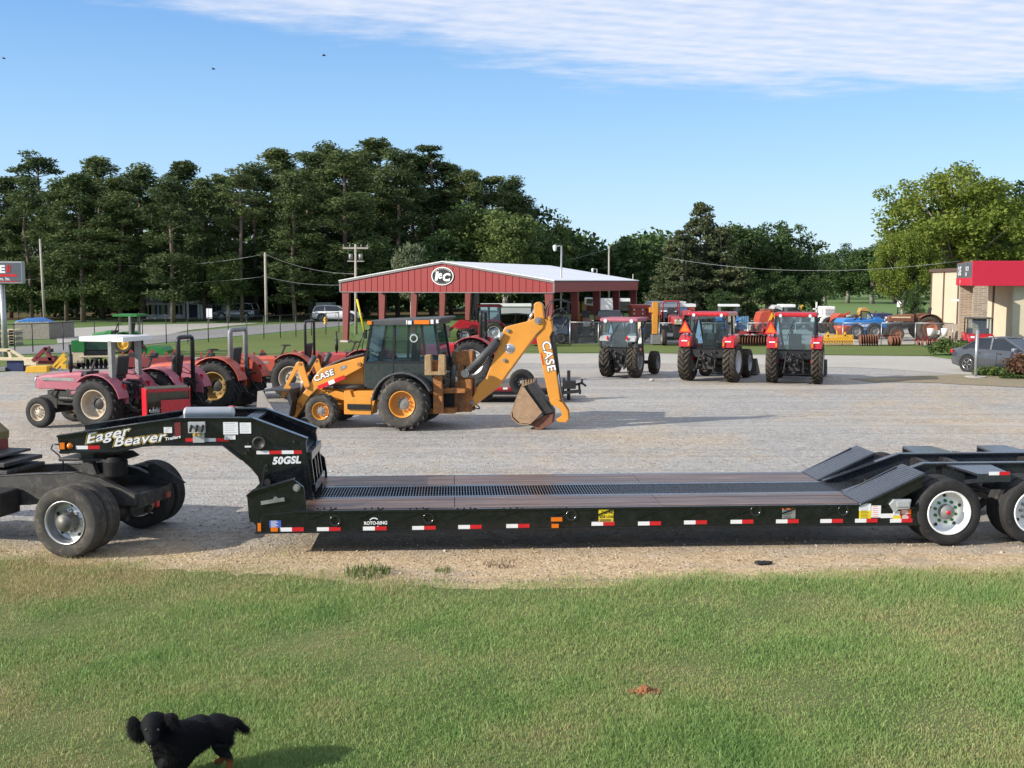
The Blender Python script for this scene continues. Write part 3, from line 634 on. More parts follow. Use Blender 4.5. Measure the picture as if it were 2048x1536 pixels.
    strip(152, 895, .33, NC); strip(371, 880, .33, NC, order=(1, 0, 1)[:2]); strip(406, 880, .36, NC); strip(513, 905, .36, NC); strip(562, 904.5, .36, NC)
    def box(nm, x0_, y0_, x1_, y1_, mt, c=.02, th=.004, extra=None):
        a_ = F.p(x0_, y1_, c); b_ = F.p(x1_, y0_, c); m = MB(); m.bx(a_[0], b_[0], c - th, c, a_[1], b_[1])
        if extra: extra(m, a_, b_)
        return m.build(nm, mt if isinstance(mt, list) else [mt], t)
    box('marker_lamp', 121, 885, 130, 898, AMB, NC, .03); box('marker_lamp', 542, 1054.5, 556, 1062.5, AMB, .02, .02); box('marker_lamp', 1103, 1047, 1117, 1055, AMB, .02, .03); box('marker_lamp', 516, 1046, 522, 1062, AMB, .02, .02)
    x, z = F.p(139.5, 892, NC); m = MB(); m.lathe([(.001, -.03), (.03, -.028), (.045, 0)], (x, NC, z), n=16); m.build('marker_lamp', AMB, t)
    def turn(m, a_, b_): m.cur = 1; m.bx(a_[0] - .02, b_[0] + .02, -.012, .0, a_[1] - .02, b_[1] + .02)
    box('turn_lamp', 1102, 1034, 1124, 1042, [AMB, DBLK], .0, .03, turn)
    def ytext(m, a_, b_):
        m.cur = 1; m.text('DO NOT', (a_[0] + .04, b_[1] - .065), .04, 0, .0125, bold=.02, wid=.95); m.text('SIDE LOAD', (a_[0] + .012, b_[1] - .125), .038, 0, .0125, bold=.02, wid=.8)
        m.cur = 2; m.bx(a_[0], b_[0] - .01, .013, .02, a_[1], a_[1] + .045); m.cur = 1
        for k in range(3): m.bx(a_[0] + .02, b_[0] - .04, .011, .013, a_[1] + .008 + k * .012, a_[1] + .013 + k * .012)
    box('side_load_sign', 1197, 1018, 1227, 1044, [DYEL, DBLK, DGOLD], .02, .005, ytext)
    def lines(m, a_, b_):
        m.cur = 1; k = 6
        for i in range(k): zz = a_[1] + (b_[1] - a_[1]) * (i + .4) / k; m.bx(a_[0] + .02, b_[0] - .03 - .04 * rnd.random(), .0145, .016, zz, zz + .006)
    box('blue_placard', 539, 1041, 562, 1055, [DBLU, DWHT], .02, .004, lines)
    box('serial_plate', 1564, 1019, 1591, 1037, [ALU, DBLK], .02, .004, lines); box('serial_plate', 1564, 1016, 1591, 1019, [DORG], .02, .004)
    box('warning_decal', 1718, 1007, 1742, 1022, [DWHT, DGRY], .02, .004, lines); box('warning_decal', 1718, 1021, 1742, 1038, [DYEL, DBLK], .02, .005, lines)
    box('warning_decal', 1742, 1011, 1762, 1035, [DWHT, DORG], .02, .004, lines); box('warning_decal', 1761, 1027, 1786, 1036, [DWHT, DGRY], .02, .0045)
    box('warning_decal', 1786, 1022, 1800, 1031, [DWHT, DGRY], .02, .004, lines); box('warning_decal', 1785, 1031, 1801, 1037.5, [DYEL, DBLK], .02, .004)
    box('warning_decal', 1801, 1018.5, 1822, 1028, [DORG, DWHT], .02, .004, lines); box('warning_decal', 1801, 1029, 1822, 1038, [DRED, DWHT], .02, .004, lines)
    x, z = F.p(1777, 1008, .02); m = MB(); m.prism([(x, z), (x + .06, z + .07), (x + .31, z + .07), (x + .29, z - .06), (x + .13, z - .07), (x + .08, z - .12)], -.03, .02); m.bx(x + .1, x + .28, -.045, -.03, z - .03, z + .05); m.build('leveling_valve_box', SILV, t, .004)
    # lettering
    def slope(p0, p1, c): a_ = F.p(*p0, c); b_ = F.p(*p1, c); return a_, math.atan2(b_[1] - a_[1], b_[0] - a_[0])
    for word, p0, p1, hh, wd in (('Eager', (171, 887), (262, 868.5), .135, 1.36), ('Beaver', (226, 893), (332, 880.5), .135, 1.28)):
        o, ang = slope(p0, p1, NC)
        m = MB(); m.cur = 0; m.text(word, (o[0], o[1]), hh, ang, yy - .006, .35, .085, wd, 1.06); m.cur = 1; m.text(word, (o[0], o[1]), hh, ang, yy - .008, .35, .05, wd, 1.06)
        m.cur = 2; m.text(word, (o[0] + .004, o[1]), hh, ang, yy - .010, .35, .018, wd, 1.06)
        m.build('lettering', [DGOLD, DBLK, DWHT], t)
    o, ang = slope((330, 881), (362, 875.5), NC); m = MB(); m.text('Trailers', o, .042, ang, yy - .006, .3, .03, 1.2); m.build('lettering', DWHT, t)
    o, ang = slope((545, 928), (600, 925.5), NC); m = MB(); m.text('50GSL', o, .098, ang, yy - .006, .2, .05, 1.0, 1.08); m.build('lettering', DWHT, t)
    o, ang = slope((728, 1049.5), (767, 1048.5), .02); m = MB(); m.text('ROTO-RING', o, .045, ang, .016, 0, .035, .9); m.build('lettering', DWHT, t)
    x, z = F.p(748, 1046, .02); m = MB()
    for s_ in (1, -1): m.lathe([(.062, 0), (.078, 0)], (x, .017, z), n=14, a0=(.25 if s_ > 0 else 1.25) * math.pi, a1=(.8 if s_ > 0 else 1.8) * math.pi)
    m.build('ring_emblem', DWHT, t)
    # rear: ramps, rails, outriggers
    zt = 1.06
    rp = [(x1 - .0, ZD + .01), (F.p(1850, 946)[0], F.p(1850, 946)[1])]
    for a, b in ((.0, .78), (1.82, 2.6)):
        m = MB(); m.strip(rp, a, b, -.03)
        k = 26
        for i in range(k):
            xx = rp[0][0] + (rp[1][0] - rp[0][0]) * (i + .5) / k; zz = rp[0][1] + (rp[1][1] - rp[0][1]) * (i + .5) / k
            m.bx(xx - .004, xx + .004, a + .02, b - .02, zz, zz + .0025)
        m.build('loading_ramp', BLKTOP, t)
        m = MB(); m.prism([rp[0], rp[1], (rp[1][0] - .02, rp[1][1] - .2), (rp[0][0] + .3, ZD - .08), (rp[0][0], ZD - .05)], a + .02, a + .05); m.build('ramp_support', BLACK, t); m = MB(); m.prism([rp[0], (rp[1][0] - .1, rp[1][1] - .03), (rp[1][0] - .1, ZD), (rp[0][0], ZD - .05)], b - .05, b - .02); m.build('ramp_support', BLACK, t)
    for a in (.80, 1.70):
        m = MB(); ra = [(x1 + .05, ZD + .02), (xr, zt), (xe, zt)]
        m.strip(ra, a, a + .12, -.025); m.prism([(x1 + .05, ZD), (xr, zt - .025), (xe, zt - .025), (xe, zt - .3), (xr + .15, zt - .3), (x1 + .9, .45), (x1 + .05, zb + .1)], a + .05, a + .07); m.strip([(x1 + .9, .45), (xr + .15, zt - .3), (xe, zt - .3)], a, a + .12, -.02)
        m.build('rear_rail', BLKTOP, t, .004)
    m = MB()
    for xx in (xr + .2, .62, 1.9, 2.85): m = MB(); m.bx(xx, xx + .1, .85, 1.8, zt - .28, zt - .06); m.build('rear_cross_member', DARK, t)
    for xx in (.635, 1.905):
        for a, b, s_ in ((.0, .80, 1), (1.82, 2.6, -1)):
            m = MB(); zz = zt - .02
            m.prism([(xx - .33, b if s_ > 0 else a), (xx + .33, b if s_ > 0 else a), (xx + .24, a if s_ > 0 else b), (xx - .24, a if s_ > 0 else b)], zz - .03, zz, 'xy')
            m.bx(xx - .24, xx + .24, a if s_ > 0 else b - .03, a + .03 if s_ > 0 else b, zz - .12, zz - .03)
            m.bar((xx, .1 if s_ > 0 else 2.5, zz - .1), (xx, .85 if s_ > 0 else 1.75, zz - .28), .06); m.build('outrigger_plate', BLKTOP, t, .003)
        if xx < 1: strip(1978, 947, .3, .0, .05)
    m = MB()
    for ax in (0, 1.27, 2.54):
        m.cyl((ax, .3, .475), (ax, 2.3, .475), .07, n=12); m.bar((ax - .6, .95, .62), (ax + .05, .95, .46), .09, .1); m.bar((ax - .6, 1.65, .62), (ax + .05, 1.65, .46), .09, .1)
        m.cyl((ax + .15, .95, .45), (ax + .15, .95, .75), .11, n=14); m.cyl((ax + .15, 1.65, .45), (ax + .15, 1.65, .75), .11, n=14)
    m.build('axle', DARK, t)
    for ax in (0, 1.27, 2.54):
        for yc, fl in ((.128, False), (.425, True), (2.175, False), (2.472, True)):
            wheel(t, (ax, yc, .475), .475, .255, .312, WRIM, 'road', RUB, .62, .34, 10, .13, hubm=GREY, lugm=GRN if ax == 0 and yc < .2 else GREY, holes=5, flip=fl)
        m = MB(); m.lathe([(.001, -.012), (.028, -.01), (.034, 0)], (ax, .128 - .115 + .158 - .14, .475), n=16); m.build('hub_cap', RLENS, t)
    m = MB(); zz = .75
    for ax in (-.52, 1.9): m.tube([(ax - .02, .1, .78), (ax + .06, .12, .9), (ax + .2, .15, .99)], .02)
    m.build('fender_hose', DARK, t)
trailer()
# ---------------------------------------------------------------- tractor unit coupled to the trailer
TRHUB = mat('dusty_dark_hub', (.16, .155, .145), (.10, .098, .09), 7, .5, metal=.4, dirt=(.3, .25, .16), dirts=.4)
def truck():
    P = G(131, 1117); F = Fr(P, rad(-12)); t = thing('semi_truck', 'dark grimy rear frame of a semi truck coupled under the trailer gooseneck', 'truck', (P.x, P.y, 0), F.rz)
    Rt = .49; a, b = .72, .80; a2, b2 = 1.62, 1.70
    rail = F.poly([(0, 953), (60, 950), (147, 947), (202, 960), (238, 978), (270, 992), (270, 1011), (236, 1012), (190, 1008), (147, 1000), (60, 1010), (0, 1012)], a)
    x0 = rail[0][0] - 2.5; rail = [(x0, rail[0][1])] + rail + [(x0, rail[-1][1])]
    xe = max(q[0] for q in rail)
    for c, d in ((a, b), (a2, b2)):
        m = MB(); m.prism(rail, c, d); m.strip(rail[1:7][::-1], c - .01, d + .02, -.018); m.build('frame_rail', FRAMEG, t, .006)
    ze = max(q[1] for q in rail if abs(q[0] - xe) < .01)
    m = MB(); m.bx(xe - .05, xe + .01, b, a2, ze - .2, ze - .002); m.prism([(xe - .55, ze + .02), (xe - .03, ze - .01), (xe - .03, ze - .03), (xe - .55, ze - .01)], b, a2)
    m.build('rear_cross_member', FRAMEG, t, .005)
    for xx in (-.5, -1.2, -2.2, -3.2): m = MB(); m.bx(xx, xx + .08, b, a2, ze - .05, ze + .15); m.build('cross_member', FRAMEG, t, .005)
    m = MB(); m.cyl((0, .25, Rt), (0, 2.2, Rt), .085); m.sph((0, 1.21, Rt), (.22, .2, .22)); m.cyl((-.9, 1.21, .6), (-.2, 1.21, Rt), .05)
    for c in (.9, 1.5): m.cyl((.28, c, .38), (.28, c, .62), .12, n=16); m.bar((-.5, c, .45), (.4, c, .38), .1, .08)
    m.build('rear_axle', DARK, t)
    m = MB(); p = F.p(292, 1015, 1.1); m.cyl((p[0] - .25, 1.1, p[1]), (p[0] - .1, 1.05, p[1]), .12, n=18); m.build('air_tank', FRAMEG, t)
    m = MB(); m.box((xe + .03, 1.25, ze - .22), (.03, .08, .08)); m.build('tail_lamp', RLENS, t)
    m = MB(); m.box((xe + .03, 1.56, ze - .14), (.03, .1, .08)); m.build('tail_lamp', mat('orange_lens_dirty', (.35, .07, .03)), t)
    # fifth wheel and its stands under the neck
    z5 = F.p(200, 907, 1.2)[1]; xc = F.p(200, 930, 1.2)[0]
    m = MB(); m.prism([(xc - .42, z5 - .02), (xc + .3, z5), (xc + .42, z5 - .07), (xc + .38, z5 - .09), (xc + .28, z5 - .05), (xc - .42, z5 - .07)], .82, 1.60)
    m.build('fifth_wheel_plate', DARK, t, .01)
    m = MB()
    for c in (.85, 1.5): m.prism(F.poly([(160, 905), (188, 905), (184, 925), (194, 950), (155, 950), (165, 925)], c), c, c + .1)
    m.bx(xc - .45, xc + .3, .80, 1.62, ze + .1, ze + .14); m.build('fifth_wheel_bracket', FRAMEG, t, .006)
    p = F.p(232, 932, 1.2); m = MB(); 
    for c in (.95, 1.5): q = F.p(232, 958, c); q2 = F.p(232, 908, c); m.lathe([(.001, q[1]), (.14, q[1]), (.17, q[1] + .06), (.17, q2[1] - .1), (.12, q2[1] - .03), (.001, q2[1])], (q[0], c, 0), 'z', 24, False); m.build('suspension_air_bag', DARK, t)
    m = MB(); m.prism([(xc + .5, ze + .28), (xc + .62, ze + .3), (xc + .95, ze + .12), (xc + 1.1, ze + .02), (xc + .95, ze + .0), (xc + .5, ze + .1)], a2 + .05, a2 + .08); m.build('quarter_fender', FRAMEG, t)
    # stepped deck plates and the box at the front
    T = lambda x, y, c: F.p(x, y, c)
    for (x1, y1, x2, y2) in ((-200, 895, 62, 908), (-200, 907, 85, 922), (-200, 921, 90, 936)):
        A = T(x1, y2, .9); B = T(x2, y1, 1.6); m = MB(); m.bx(A[0], B[0], .72, 1.6, A[1], B[1] - .01); m.build('deck_plate', FRAMEG, t, .006)
    A = T(18, 903, 1.6); B = T(18, 866, 1.6); cc = T(-3, 843, 1.6)
    m = MB(); m.bx(A[0] - 1.2, A[0], .75, 1.6, A[1] - .05, B[1] - .08); m.build('equipment_box', MAROON, t, .01)
    m = MB(); m.prism([(A[0], B[1] - .08), (A[0] + .01, B[1] + .04), (cc[0], cc[1]), (A[0] - 1.2, cc[1]), (A[0] - 1.2, B[1] - .08)], .73, 1.62); m.build('box_lid', mat('olive_drab_lid', (.16, .115, .03), (.12, .09, .025), 3, .5), t, .01)
    m = MB(); q = T(0, 985, .5); m.bx(q[0] - 2, q[0] + .18, .25, .7, .45, .8); m.build('fuel_tank', DARK, t, .03)
    m = MB(); s0 = T(123, 890, 1.0); m.tube([(s0[0] + .0, 1.0, s0[1]), (s0[0] - .14, 1.0, s0[1] + .01), (s0[0] - .16, .98, s0[1] - .06), (s0[0] - .02, .95, s0[1] - .14), (s0[0] + .05, .95, s0[1] - .24), (s0[0] + .04, .95, s0[1] - .36)], .012); m.build('air_line', DBLK, t)
    for yc, fl, st in ((.14, False, .22), (.47, True, .05), (1.95, False, .05), (2.28, True, .2)):
        wheel(t, (0, yc, Rt), Rt, .28, .30, ALU, 'road', RUBD if yc < 1 else RUB, .58, .42, 10, st, hubm=TRHUB, lugm=GREY, holes=5, flip=fl)
truck()
# ---------------------------------------------------------------- backhoe loader
HUBG = mat('dusty_hub', (.22, .22, .21), (.15, .15, .145), 6, .75, dirt=(.12, .1, .08), dirts=.45)
def backhoe():
    P = G(804, 862); F = Fr(P, rad(-10)); t = thing('backhoe_loader', 'orange yellow backhoe loader with dark cab, boom raised and digging bucket resting on the gravel', 'backhoe', (P.x, P.y, 0), F.rz)
    z2 = lambda pts, c: F.poly(pts, c, 4.096, 400, 560); z3 = lambda pts, c: F.poly(pts, c, 3.938, 680, 580); z4 = lambda pts, c: F.poly(pts, c, 6.827, 860, 590)
    W = 2.15; Rr = .67; wr = .48; Rf = .44; wf = .33
    xf, _ = F.p(640.5, 826, .12)
    for yc, fl in ((wr / 2, False), (W - wr / 2, True)): wheel(t, (0, yc, Rr), Rr, wr, .335, ORA, 'ag', RUBD, .38, .42, 10, .05, hubm=HUBG, flip=fl)
    for yc, fl in ((.12 + wf / 2, False), (W - .12 - wf / 2, True)): wheel(t, (xf, yc, Rf), Rf, wf, .225, ORA, 'ag', RUBD, .3, .45, 8, .05, hubm=HUBG, flip=fl)
    # main frame, axles, step box
    m = MB(); m.bx(xf - .2, .5, .75, 1.4, .55, .85); m.bx(xf - .1, xf + .1, .45, W - .45, .36, .5); m.cyl((0, .45, Rr), (0, W - .45, Rr), .13); m.prism(z2([(965, 920), (1110, 905), (1200, 930), (1200, 985), (1090, 985), (965, 945)], .55), .55, .75)
    m.build('main_frame', ORA, t, .012)
    m = MB(); q = z2([(1178, 960), (1400, 955), (1400, 1105), (1178, 1105)], .2); m.bx(q[0][0], q[1][0], .2, .7, q[2][1], q[0][1]); q2 = z2([(1180, 908), (1230, 908), (1250, 965), (1180, 968)], .3); m.prism(q2, .3, .7); q3 = z2([(1260, 912), (1436, 908), (1405, 960), (1240, 960)], .35); m.prism(q3, .35, .75)
    m.prism(z2([(1400, 955), (1436, 912), (1434, 985), (1405, 1105)], .22), .22, .7)
    m.build('step_box', ORA, t, .01)
    m = MB(); q = z2([(1210, 1015), (1398, 1012), (1398, 1062), (1210, 1065)], .19); m.bx(q[0][0], q[1][0], .15, .2, q[2][1], q[0][1]); m.build('step_band', DBLK, t)  # black band standing proud of the step box, no hollow behind
    # engine hood
    hd = z2([(975, 735), (1160, 655), (1340, 606), (1350, 700), (1350, 905), (985, 905)], .7)
    m = MB(); m.prism(hd, .7, 1.45); m.build('engine_hood', ORA, t, .05)
    m = MB(); m.prism(z2([(990, 720), (1160, 645), (1345, 598), (1345, 612), (1160, 662), (990, 742)], .62), .62, 1.53); m.build('hood_top', GPLA, t, .02)
    m = MB(); m.prism(z2([(978, 745), (998, 725), (998, 900), (985, 900)], .72), .76, 1.4); m.build('radiator_grille', DARK, t)
    # loader arms and links, one set on each side
    for c, d in ((.42, .56), (W - .56, W - .42)):
        m = MB(); m.prism(z2([(735, 1108), (775, 1140), (898, 952), (958, 893), (1190, 790), (1338, 712), (1347, 628), (1285, 640), (1000, 722), (934, 786), (905, 850), (800, 980)], .42), c, d); m.build('loader_arm', ORA, t, .015)
        m = MB(); m.prism(z2([(795, 690), (815, 668), (848, 672), (905, 860), (895, 888), (870, 890), (860, 872)], .42), c - .06, c - .01); m.build('bell_crank', ORA, t, .008)
        m = MB(); m.prism(z2([(790, 680), (812, 665), (822, 700), (730, 860), (750, 880), (690, 965), (668, 955), (672, 920)], .42), c - .03, c + .03); m.build('bucket_link', ORA, t, .008)
        m = MB(); a, b, e = z2([(930, 625), (865, 745), (790, 960)], .42); m.cyl((a[0], c + .1, a[1]), (b[0], c + .1, b[1]), .07); m.cur = 1; m.cyl((b[0], c + .1, b[1]), (e[0], c + .1, e[1]), .035); m.build('tilt_cylinder', [GPLA, CHR], t)
        m = MB(); a, b, e = z2([(1340, 882), (1080, 880), (1000, 885)], .42); m.cyl((a[0], c + .2, a[1]), (b[0], c + .2, b[1]), .06); m.cur = 1; m.cyl((b[0], c + .2, b[1]), (e[0], c + .2, e[1]), .032); m.build('lift_cylinder', [GPLA, CHR], t)
        for x, y, r in ((815, 1030, .065), (880, 880, .04), (825, 685, .04), (1310, 690, .05)): (px, pz), = z2([(x, y)], .42); m = MB(); m.cyl((px, c - .08, pz), (px, c, pz), r); m.build('pivot_pin', RUSTO, t)
    m = MB(); (a0, a1), (b0, b1) = z2([(1180, 780), (960, 870)], .42); ang = math.atan2(a1 - b1, a0 - b0); L = math.hypot(a1 - b1, a0 - b0)
    for i, (k0, k1) in enumerate(((0, .4), (.4, .62), (.62, 1))):
        m.cur = i % 2; m.box(((b0 + (a0 - b0) * (k0 + k1) / 2) + .02, .416, (b1 + (a1 - b1) * (k0 + k1) / 2) - .04), (L * (k1 - k0) - .004, .006, .10), (0, -ang, 0))
    m.build('reflective_strip', [DRED, DWHT], t)
    (o0, o1), (p0, p1) = z2([(940, 832), (1110, 768)], .42); ang = math.atan2(p1 - o1, p0 - o0)
    m = MB(); m.text('CASE', (o0, o1), .145, ang, .412, .1, .075, 1.12, 1.08); m.cur = 1; m.text('CASE', (o0, o1), .145, ang, .41, .1, .03, 1.12, 1.08); m.build('lettering', [DBLK, DWHT], t)
    (o0, o1), = z2([(1150, 740)], .42); m = MB(); m.text('590', (o0, o1), .085, ang, .412, .2, .05, 1.0); m.cur = 1; m.text('590', (o0, o1), .085, ang, .41, .2, .015, 1.0); m.build('lettering', [DBLK, DGRY], t)
    # loader bucket
    bx0 = z2([(470, 1050), (478, 910), (520, 905), (560, 985), (610, 1060), (640, 1130), (520, 1190)], .05)
    bk = mat('worn_bucket_steel', (.33, .3, .27), (.22, .2, .19), 4, .6, bmp=.2, dirt=(.3, .2, .12), dirts=.45)
    m = MB(); m.prism(bx0, .0, .03); m.prism(bx0, W - .03, W); m.build('bucket_side', bk, t)
    m = MB(); sh = z2([(478, 910), (600, 900), (730, 900), (755, 1000), (735, 1120), (640, 1195), (500, 1200)], .05); m.strip(sh, .03, W - .03, -.03); m.build('bucket_shell', DARK, t)
    # cab
    c0, c1 = .36, W - .36
    lower = z2([(1345, 676), (1585, 676), (1585, 760), (1500, 830), (1440, 900), (1345, 872)], c0)
    m = MB(); m.prism(lower, c0, c1); rear_low = z2([(1585, 676), (1850, 672), (1900, 790), (1960, 860), (1960, 905), (1700, 905), (1585, 800)], c0); m.prism(rear_low, c0 + .01, c1 - .01); m.build('cab_body', mat('cab_dark_paint', (.022, .032, .03), (.03, .04, .038), 3, .35, coat=.3, dirt=(.06, .06, .055), dirts=.4), t, .01)
    A0, A1 = z2([(1352, 676), (1402, 372)], c0); B0, B1 = z2([(1583, 676), (1592, 372)], c0); C0, C1 = z2([(1850, 672), (1815, 372)], c0); D0, D1 = z2([(2000, 850), (1925, 372)], c0 + .2)
    for c in (c0, c1 - .05):
        m = MB()
        for a, b in ((A0, A1), (B0, B1), (C0, C1)): m.bar((a[0], c + .025, a[1]), (b[0], c + .025, b[1]), .06, .06)
        m.bar((A0[0], c + .025, A0[1]), (C0[0], c + .025, C0[1]), .05); m.build('cab_pillars', DBLK, t)
    for c in (c0 + .2, c1 - .2): m = MB(); m.bar((D0[0], c, D0[1]), (D1[0], c, D1[1]), .06, .06); m.build('rear_pillar', DBLK, t)
    for nm, qd in (('door_glass', (A0, B0, B1, A1)), ('side_glass', (B0, C0, C1, B1))):
        for c in (c0 + .02, c1 - .02):
            m = MB(); m.add([(q[0], c, q[1]) for q in qd], [(0, 1, 2, 3)]); m.build(nm, CABG, t)
    for c, d in ((c0 + .02, c0 + .2), (c1 - .02, c1 - .2)):
        m = MB(); m.add([(C0[0], c, C0[1]), (D0[0], d, D0[1]), (D1[0], d, D1[1]), (C1[0], c, C1[1])], [(0, 1, 2, 3)]); m.build('quarter_glass', CABG, t)
    m = MB(); m.add([(D0[0], c0 + .2, D0[1]), (D0[0], c1 - .2, D0[1]), (D1[0], c1 - .2, D1[1]), (D1[0], c0 + .2, D1[1])], [(0, 1, 2, 3)]); m.build('rear_window', CABG, t)
    m = MB(); m.add([(A0[0], c0 + .03, A0[1]), (A0[0], c1 - .03, A0[1]), (A1[0], c1 - .03, A1[1]), (A1[0], c0 + .03, A1[1])], [(0, 1, 2, 3)]); m.build('windscreen', CABG, t)
    rf = z2([(1375, 345), (1420, 328), (1700, 318), (1985, 306), (1990, 320), (1960, 338), (1930, 372), (1395, 372), (1378, 362)], c0)
    m = MB(); m.prism(rf, c0 - .08, c1 + .08); m.build('cab_roof', GPLA, t, .03)
    for x0_, y0_, x1_, y1_, mt, nm in ((1755, 330, 1880, 362, AMB, 'marker_lamp'), (1372, 335, 1408, 366, AMB, 'marker_lamp'), (1705, 333, 1735, 364, WLENS, 'work_lamp'), (1890, 325, 1915, 360, WLENS, 'work_lamp'), (1935, 325, 1955, 355, WLENS, 'work_lamp'), (1690, 330, 1700, 364, WLENS, 'work_lamp')):
        a, b = z2([(x0_, y1_), (x1_, y0_)], c0 - .09); m = MB(); m.bx(a[0], b[0], c0 - .11, c0 - .07, a[1], b[1]); m.build(nm, mt, t, .006)
    # inside the cab
    s0, = z2([(1700, 640)], 1.0); m = MB(); m.box((s0[0], 1.07, s0[1] - .12), (.5, .5, .14)); m.box((s0[0] + .22, 1.07, s0[1] + .22), (.14, .48, .62), (0, .1, 0)); m.build('seat', SEAT, t, .04)
    s1, = z2([(1480, 600)], 1.0); m = MB(); m.bar((s1[0] - .1, 1.07, s1[1] - .5), (s1[0], 1.07, s1[1]), .1); m.lathe([(.17, -.012), (.19, 0), (.17, .012)], (s1[0] + .02, 1.07, s1[1] + .02), 'z', 20); m.build('steering_column', SEAT, t)
    a, = z2([(1612, 420)], c0); m = MB(); m.bx(a[0] - .05, a[0] + .04, c0 + .03, c0 + .033, a[1] - .08, a[1] + .08); m.build('paper_notice', DWHT, t)
    m = MB(); a, = z2([(1750, 478)], c0); m.lathe([(.075, 0), (.105, 0)], (a[0], c0 + .01, a[1]), n=20); m.build('window_sticker', DGRY, t)
    # mirror bracket
    m = MB(); a, b, e, f = z2([(1290, 585), (1345, 430), (1400, 400), (1330, 580)], .2); m.tube([(a[0], .15, a[1]), (b[0], .15, b[1]), (e[0], .3, e[1])], .015); m.tube([(f[0], .15, f[1]), (b[0] + .02, .15, b[1])], .015); m.box((b[0] + .05, .15, b[1] - .04), (.05, .1, .22)); m.build('mirror', DBLK, t)
    # rear fender
    m = MB(); pts = []
    for k in range(13): a = rad(175 - k * 12.5); pts.append((math.cos(a) * (Rr + .10), Rr + math.sin(a) * (Rr + .10)))
    m.strip(pts, .02, c0 + .1, .05); m.build('rear_fender', GPLA, t, .015); m = MB(); m.strip(pts, W - c0 - .1, W - .02, .05); m.build('rear_fender', GPLA, t, .015)
    # stabiliser legs with their pads folded up
    for c, s_ in ((.28, 1), (W - .4, -1)):
        q = z3([(735, 680), (798, 680), (812, 975), (735, 975)], .3); m = MB(); m.prism(q, c, c + .14); m.build('stabiliser_leg', RUSTO, t, .008)
        m = MB(); u = z3([(675, 510), (725, 505), (730, 640), (780, 640), (785, 505), (835, 510), (838, 668), (675, 670)], .2); m.prism(u, c - .2, c - .06); m.cur = 1; m.prism(z3([(715, 555), (790, 555), (790, 650), (715, 650)], .2), c - .05, c + .02); m.build('stabiliser_pad', [mat('muddy_pad', (.36, .25, .13), (.25, .16, .08), 8, .9, bmp=.5, dirt=(.2, .13, .07), dirts=.5), RUSTO], t, .02)
    # rear frame and swing post
    m = MB(); m.prism(z3([(690, 795), (900, 772), (985, 780), (985, 812), (690, 818)], .5), .5, W - .5); m.prism(z3([(690, 935), (905, 930), (900, 975), (690, 975)], .5), .5, W - .5); m.build('rear_crossbar', RUSTO, t, .01); m = MB(); m.prism(z3([(700, 815), (950, 812), (950, 935), (700, 940)], .85), .85, 1.3); m.build('gap_shade_block', DARK, t, .02); m = MB(); m.prism(z3([(900, 800), (985, 790), (985, 960), (900, 965)], .8), .8, 1.3); m.build('rear_frame', mat('dirty_shaded_orange_frame', (.3, .12, .03), (.1, .05, .025), 5, .65, bmp=.3, dirt=(.05, .035, .025), dirts=.5), t, .012)  # rear gap's shade is painted: dark block inside, frame colour darkened over its dirt
    C = 1.07
    m = MB(); m.prism(z3([(900, 730), (965, 705), (1040, 700), (1040, 960), (980, 960), (975, 800), (905, 770)], C - .2), C - .22, C - .14); m.prism(z3([(900, 730), (965, 705), (1040, 700), (1040, 960), (980, 960), (975, 800), (905, 770)], C - .2), C + .14, C + .22); m.prism(z3([(920, 490), (960, 475), (1050, 480), (1050, 560), (1035, 620), (980, 590), (980, 740), (930, 740), (945, 580), (915, 560)], C), C - .1, C + .3); m.build('swing_post', RUSTO, t, .012)
    m = MB(); a, b = z3([(920, 590), (900, 760)], C); m.cyl((a[0], C - .3, a[1]), (b[0], C - .3, b[1]), .07); m.build('swing_cylinder', GPLA, t)
    # boom: two thick side plates read as one box beam
    bm_ = z3([(995, 945), (985, 905), (1050, 835), (1090, 745), (1150, 690), (1235, 470), (1285, 315), (1300, 292), (1330, 282), (1470, 248), (1545, 218), (1580, 215), (1608, 245), (1600, 300), (1545, 352), (1245, 760), (1190, 810), (1065, 905), (1000, 955)], C - .17)
    m = MB(); m.prism(bm_, C - .17, C + .17); m.build('boom', ORA, t, .02)
    for x, y, r in ((1325, 320, .05), (1560, 240, .09), (1297, 553, .05), (1035, 885, .07)): (px, pz), = z3([(x, y)], C - .17); m = MB(); m.cyl((px, C - .21, pz), (px, C - .16, pz), r, n=20); m.cyl((px, C - .23, pz), (px, C - .2, pz), r * .5, n=8); m.build('pivot_pin', GREY, t)
    (px, pz), = z3([(1338, 462)], C - .17); m = MB(); m.lathe([(.001, -.03), (.06, -.035), (.095, -.01)], (px, C - .17, pz), n=24); m.cur = 1; m.lathe([(.1, -.004), (.13, -.004), (.13, 0)], (px, C - .17, pz), n=24); m.build('boom_lock_port', [CHR, DGRY], t)
    m = MB(); a, b, e = z3([(1010, 650), (1255, 400), (1290, 335)], C - .05); m.cyl((a[0], C - .24, a[1]), (b[0], C - .24, b[1]), .1, n=18); m.cyl((a[0], C + .24, a[1]), (b[0], C + .24, b[1]), .1, n=18); m.cur = 1; m.cyl((b[0], C - .24, b[1]), (e[0], C - .24, e[1]), .05); m.cyl((b[0], C + .24, b[1]), (e[0], C + .24, e[1]), .05); m.cyl((a[0] - .02, C - .38, a[1]), (a[0] - .02, C + .3, a[1]), .1, n=16); m.build('boom_cylinder', [GPLA, CHR], t)
    m = MB(); m.prism(z3([(1530, 240), (1525, 115), (1545, 95), (1575, 95), (1595, 115), (1605, 200), (1612, 250), (1560, 300)], C - .1), C - .1, C + .1); m.build('dipper_head', ORA, t, .02)
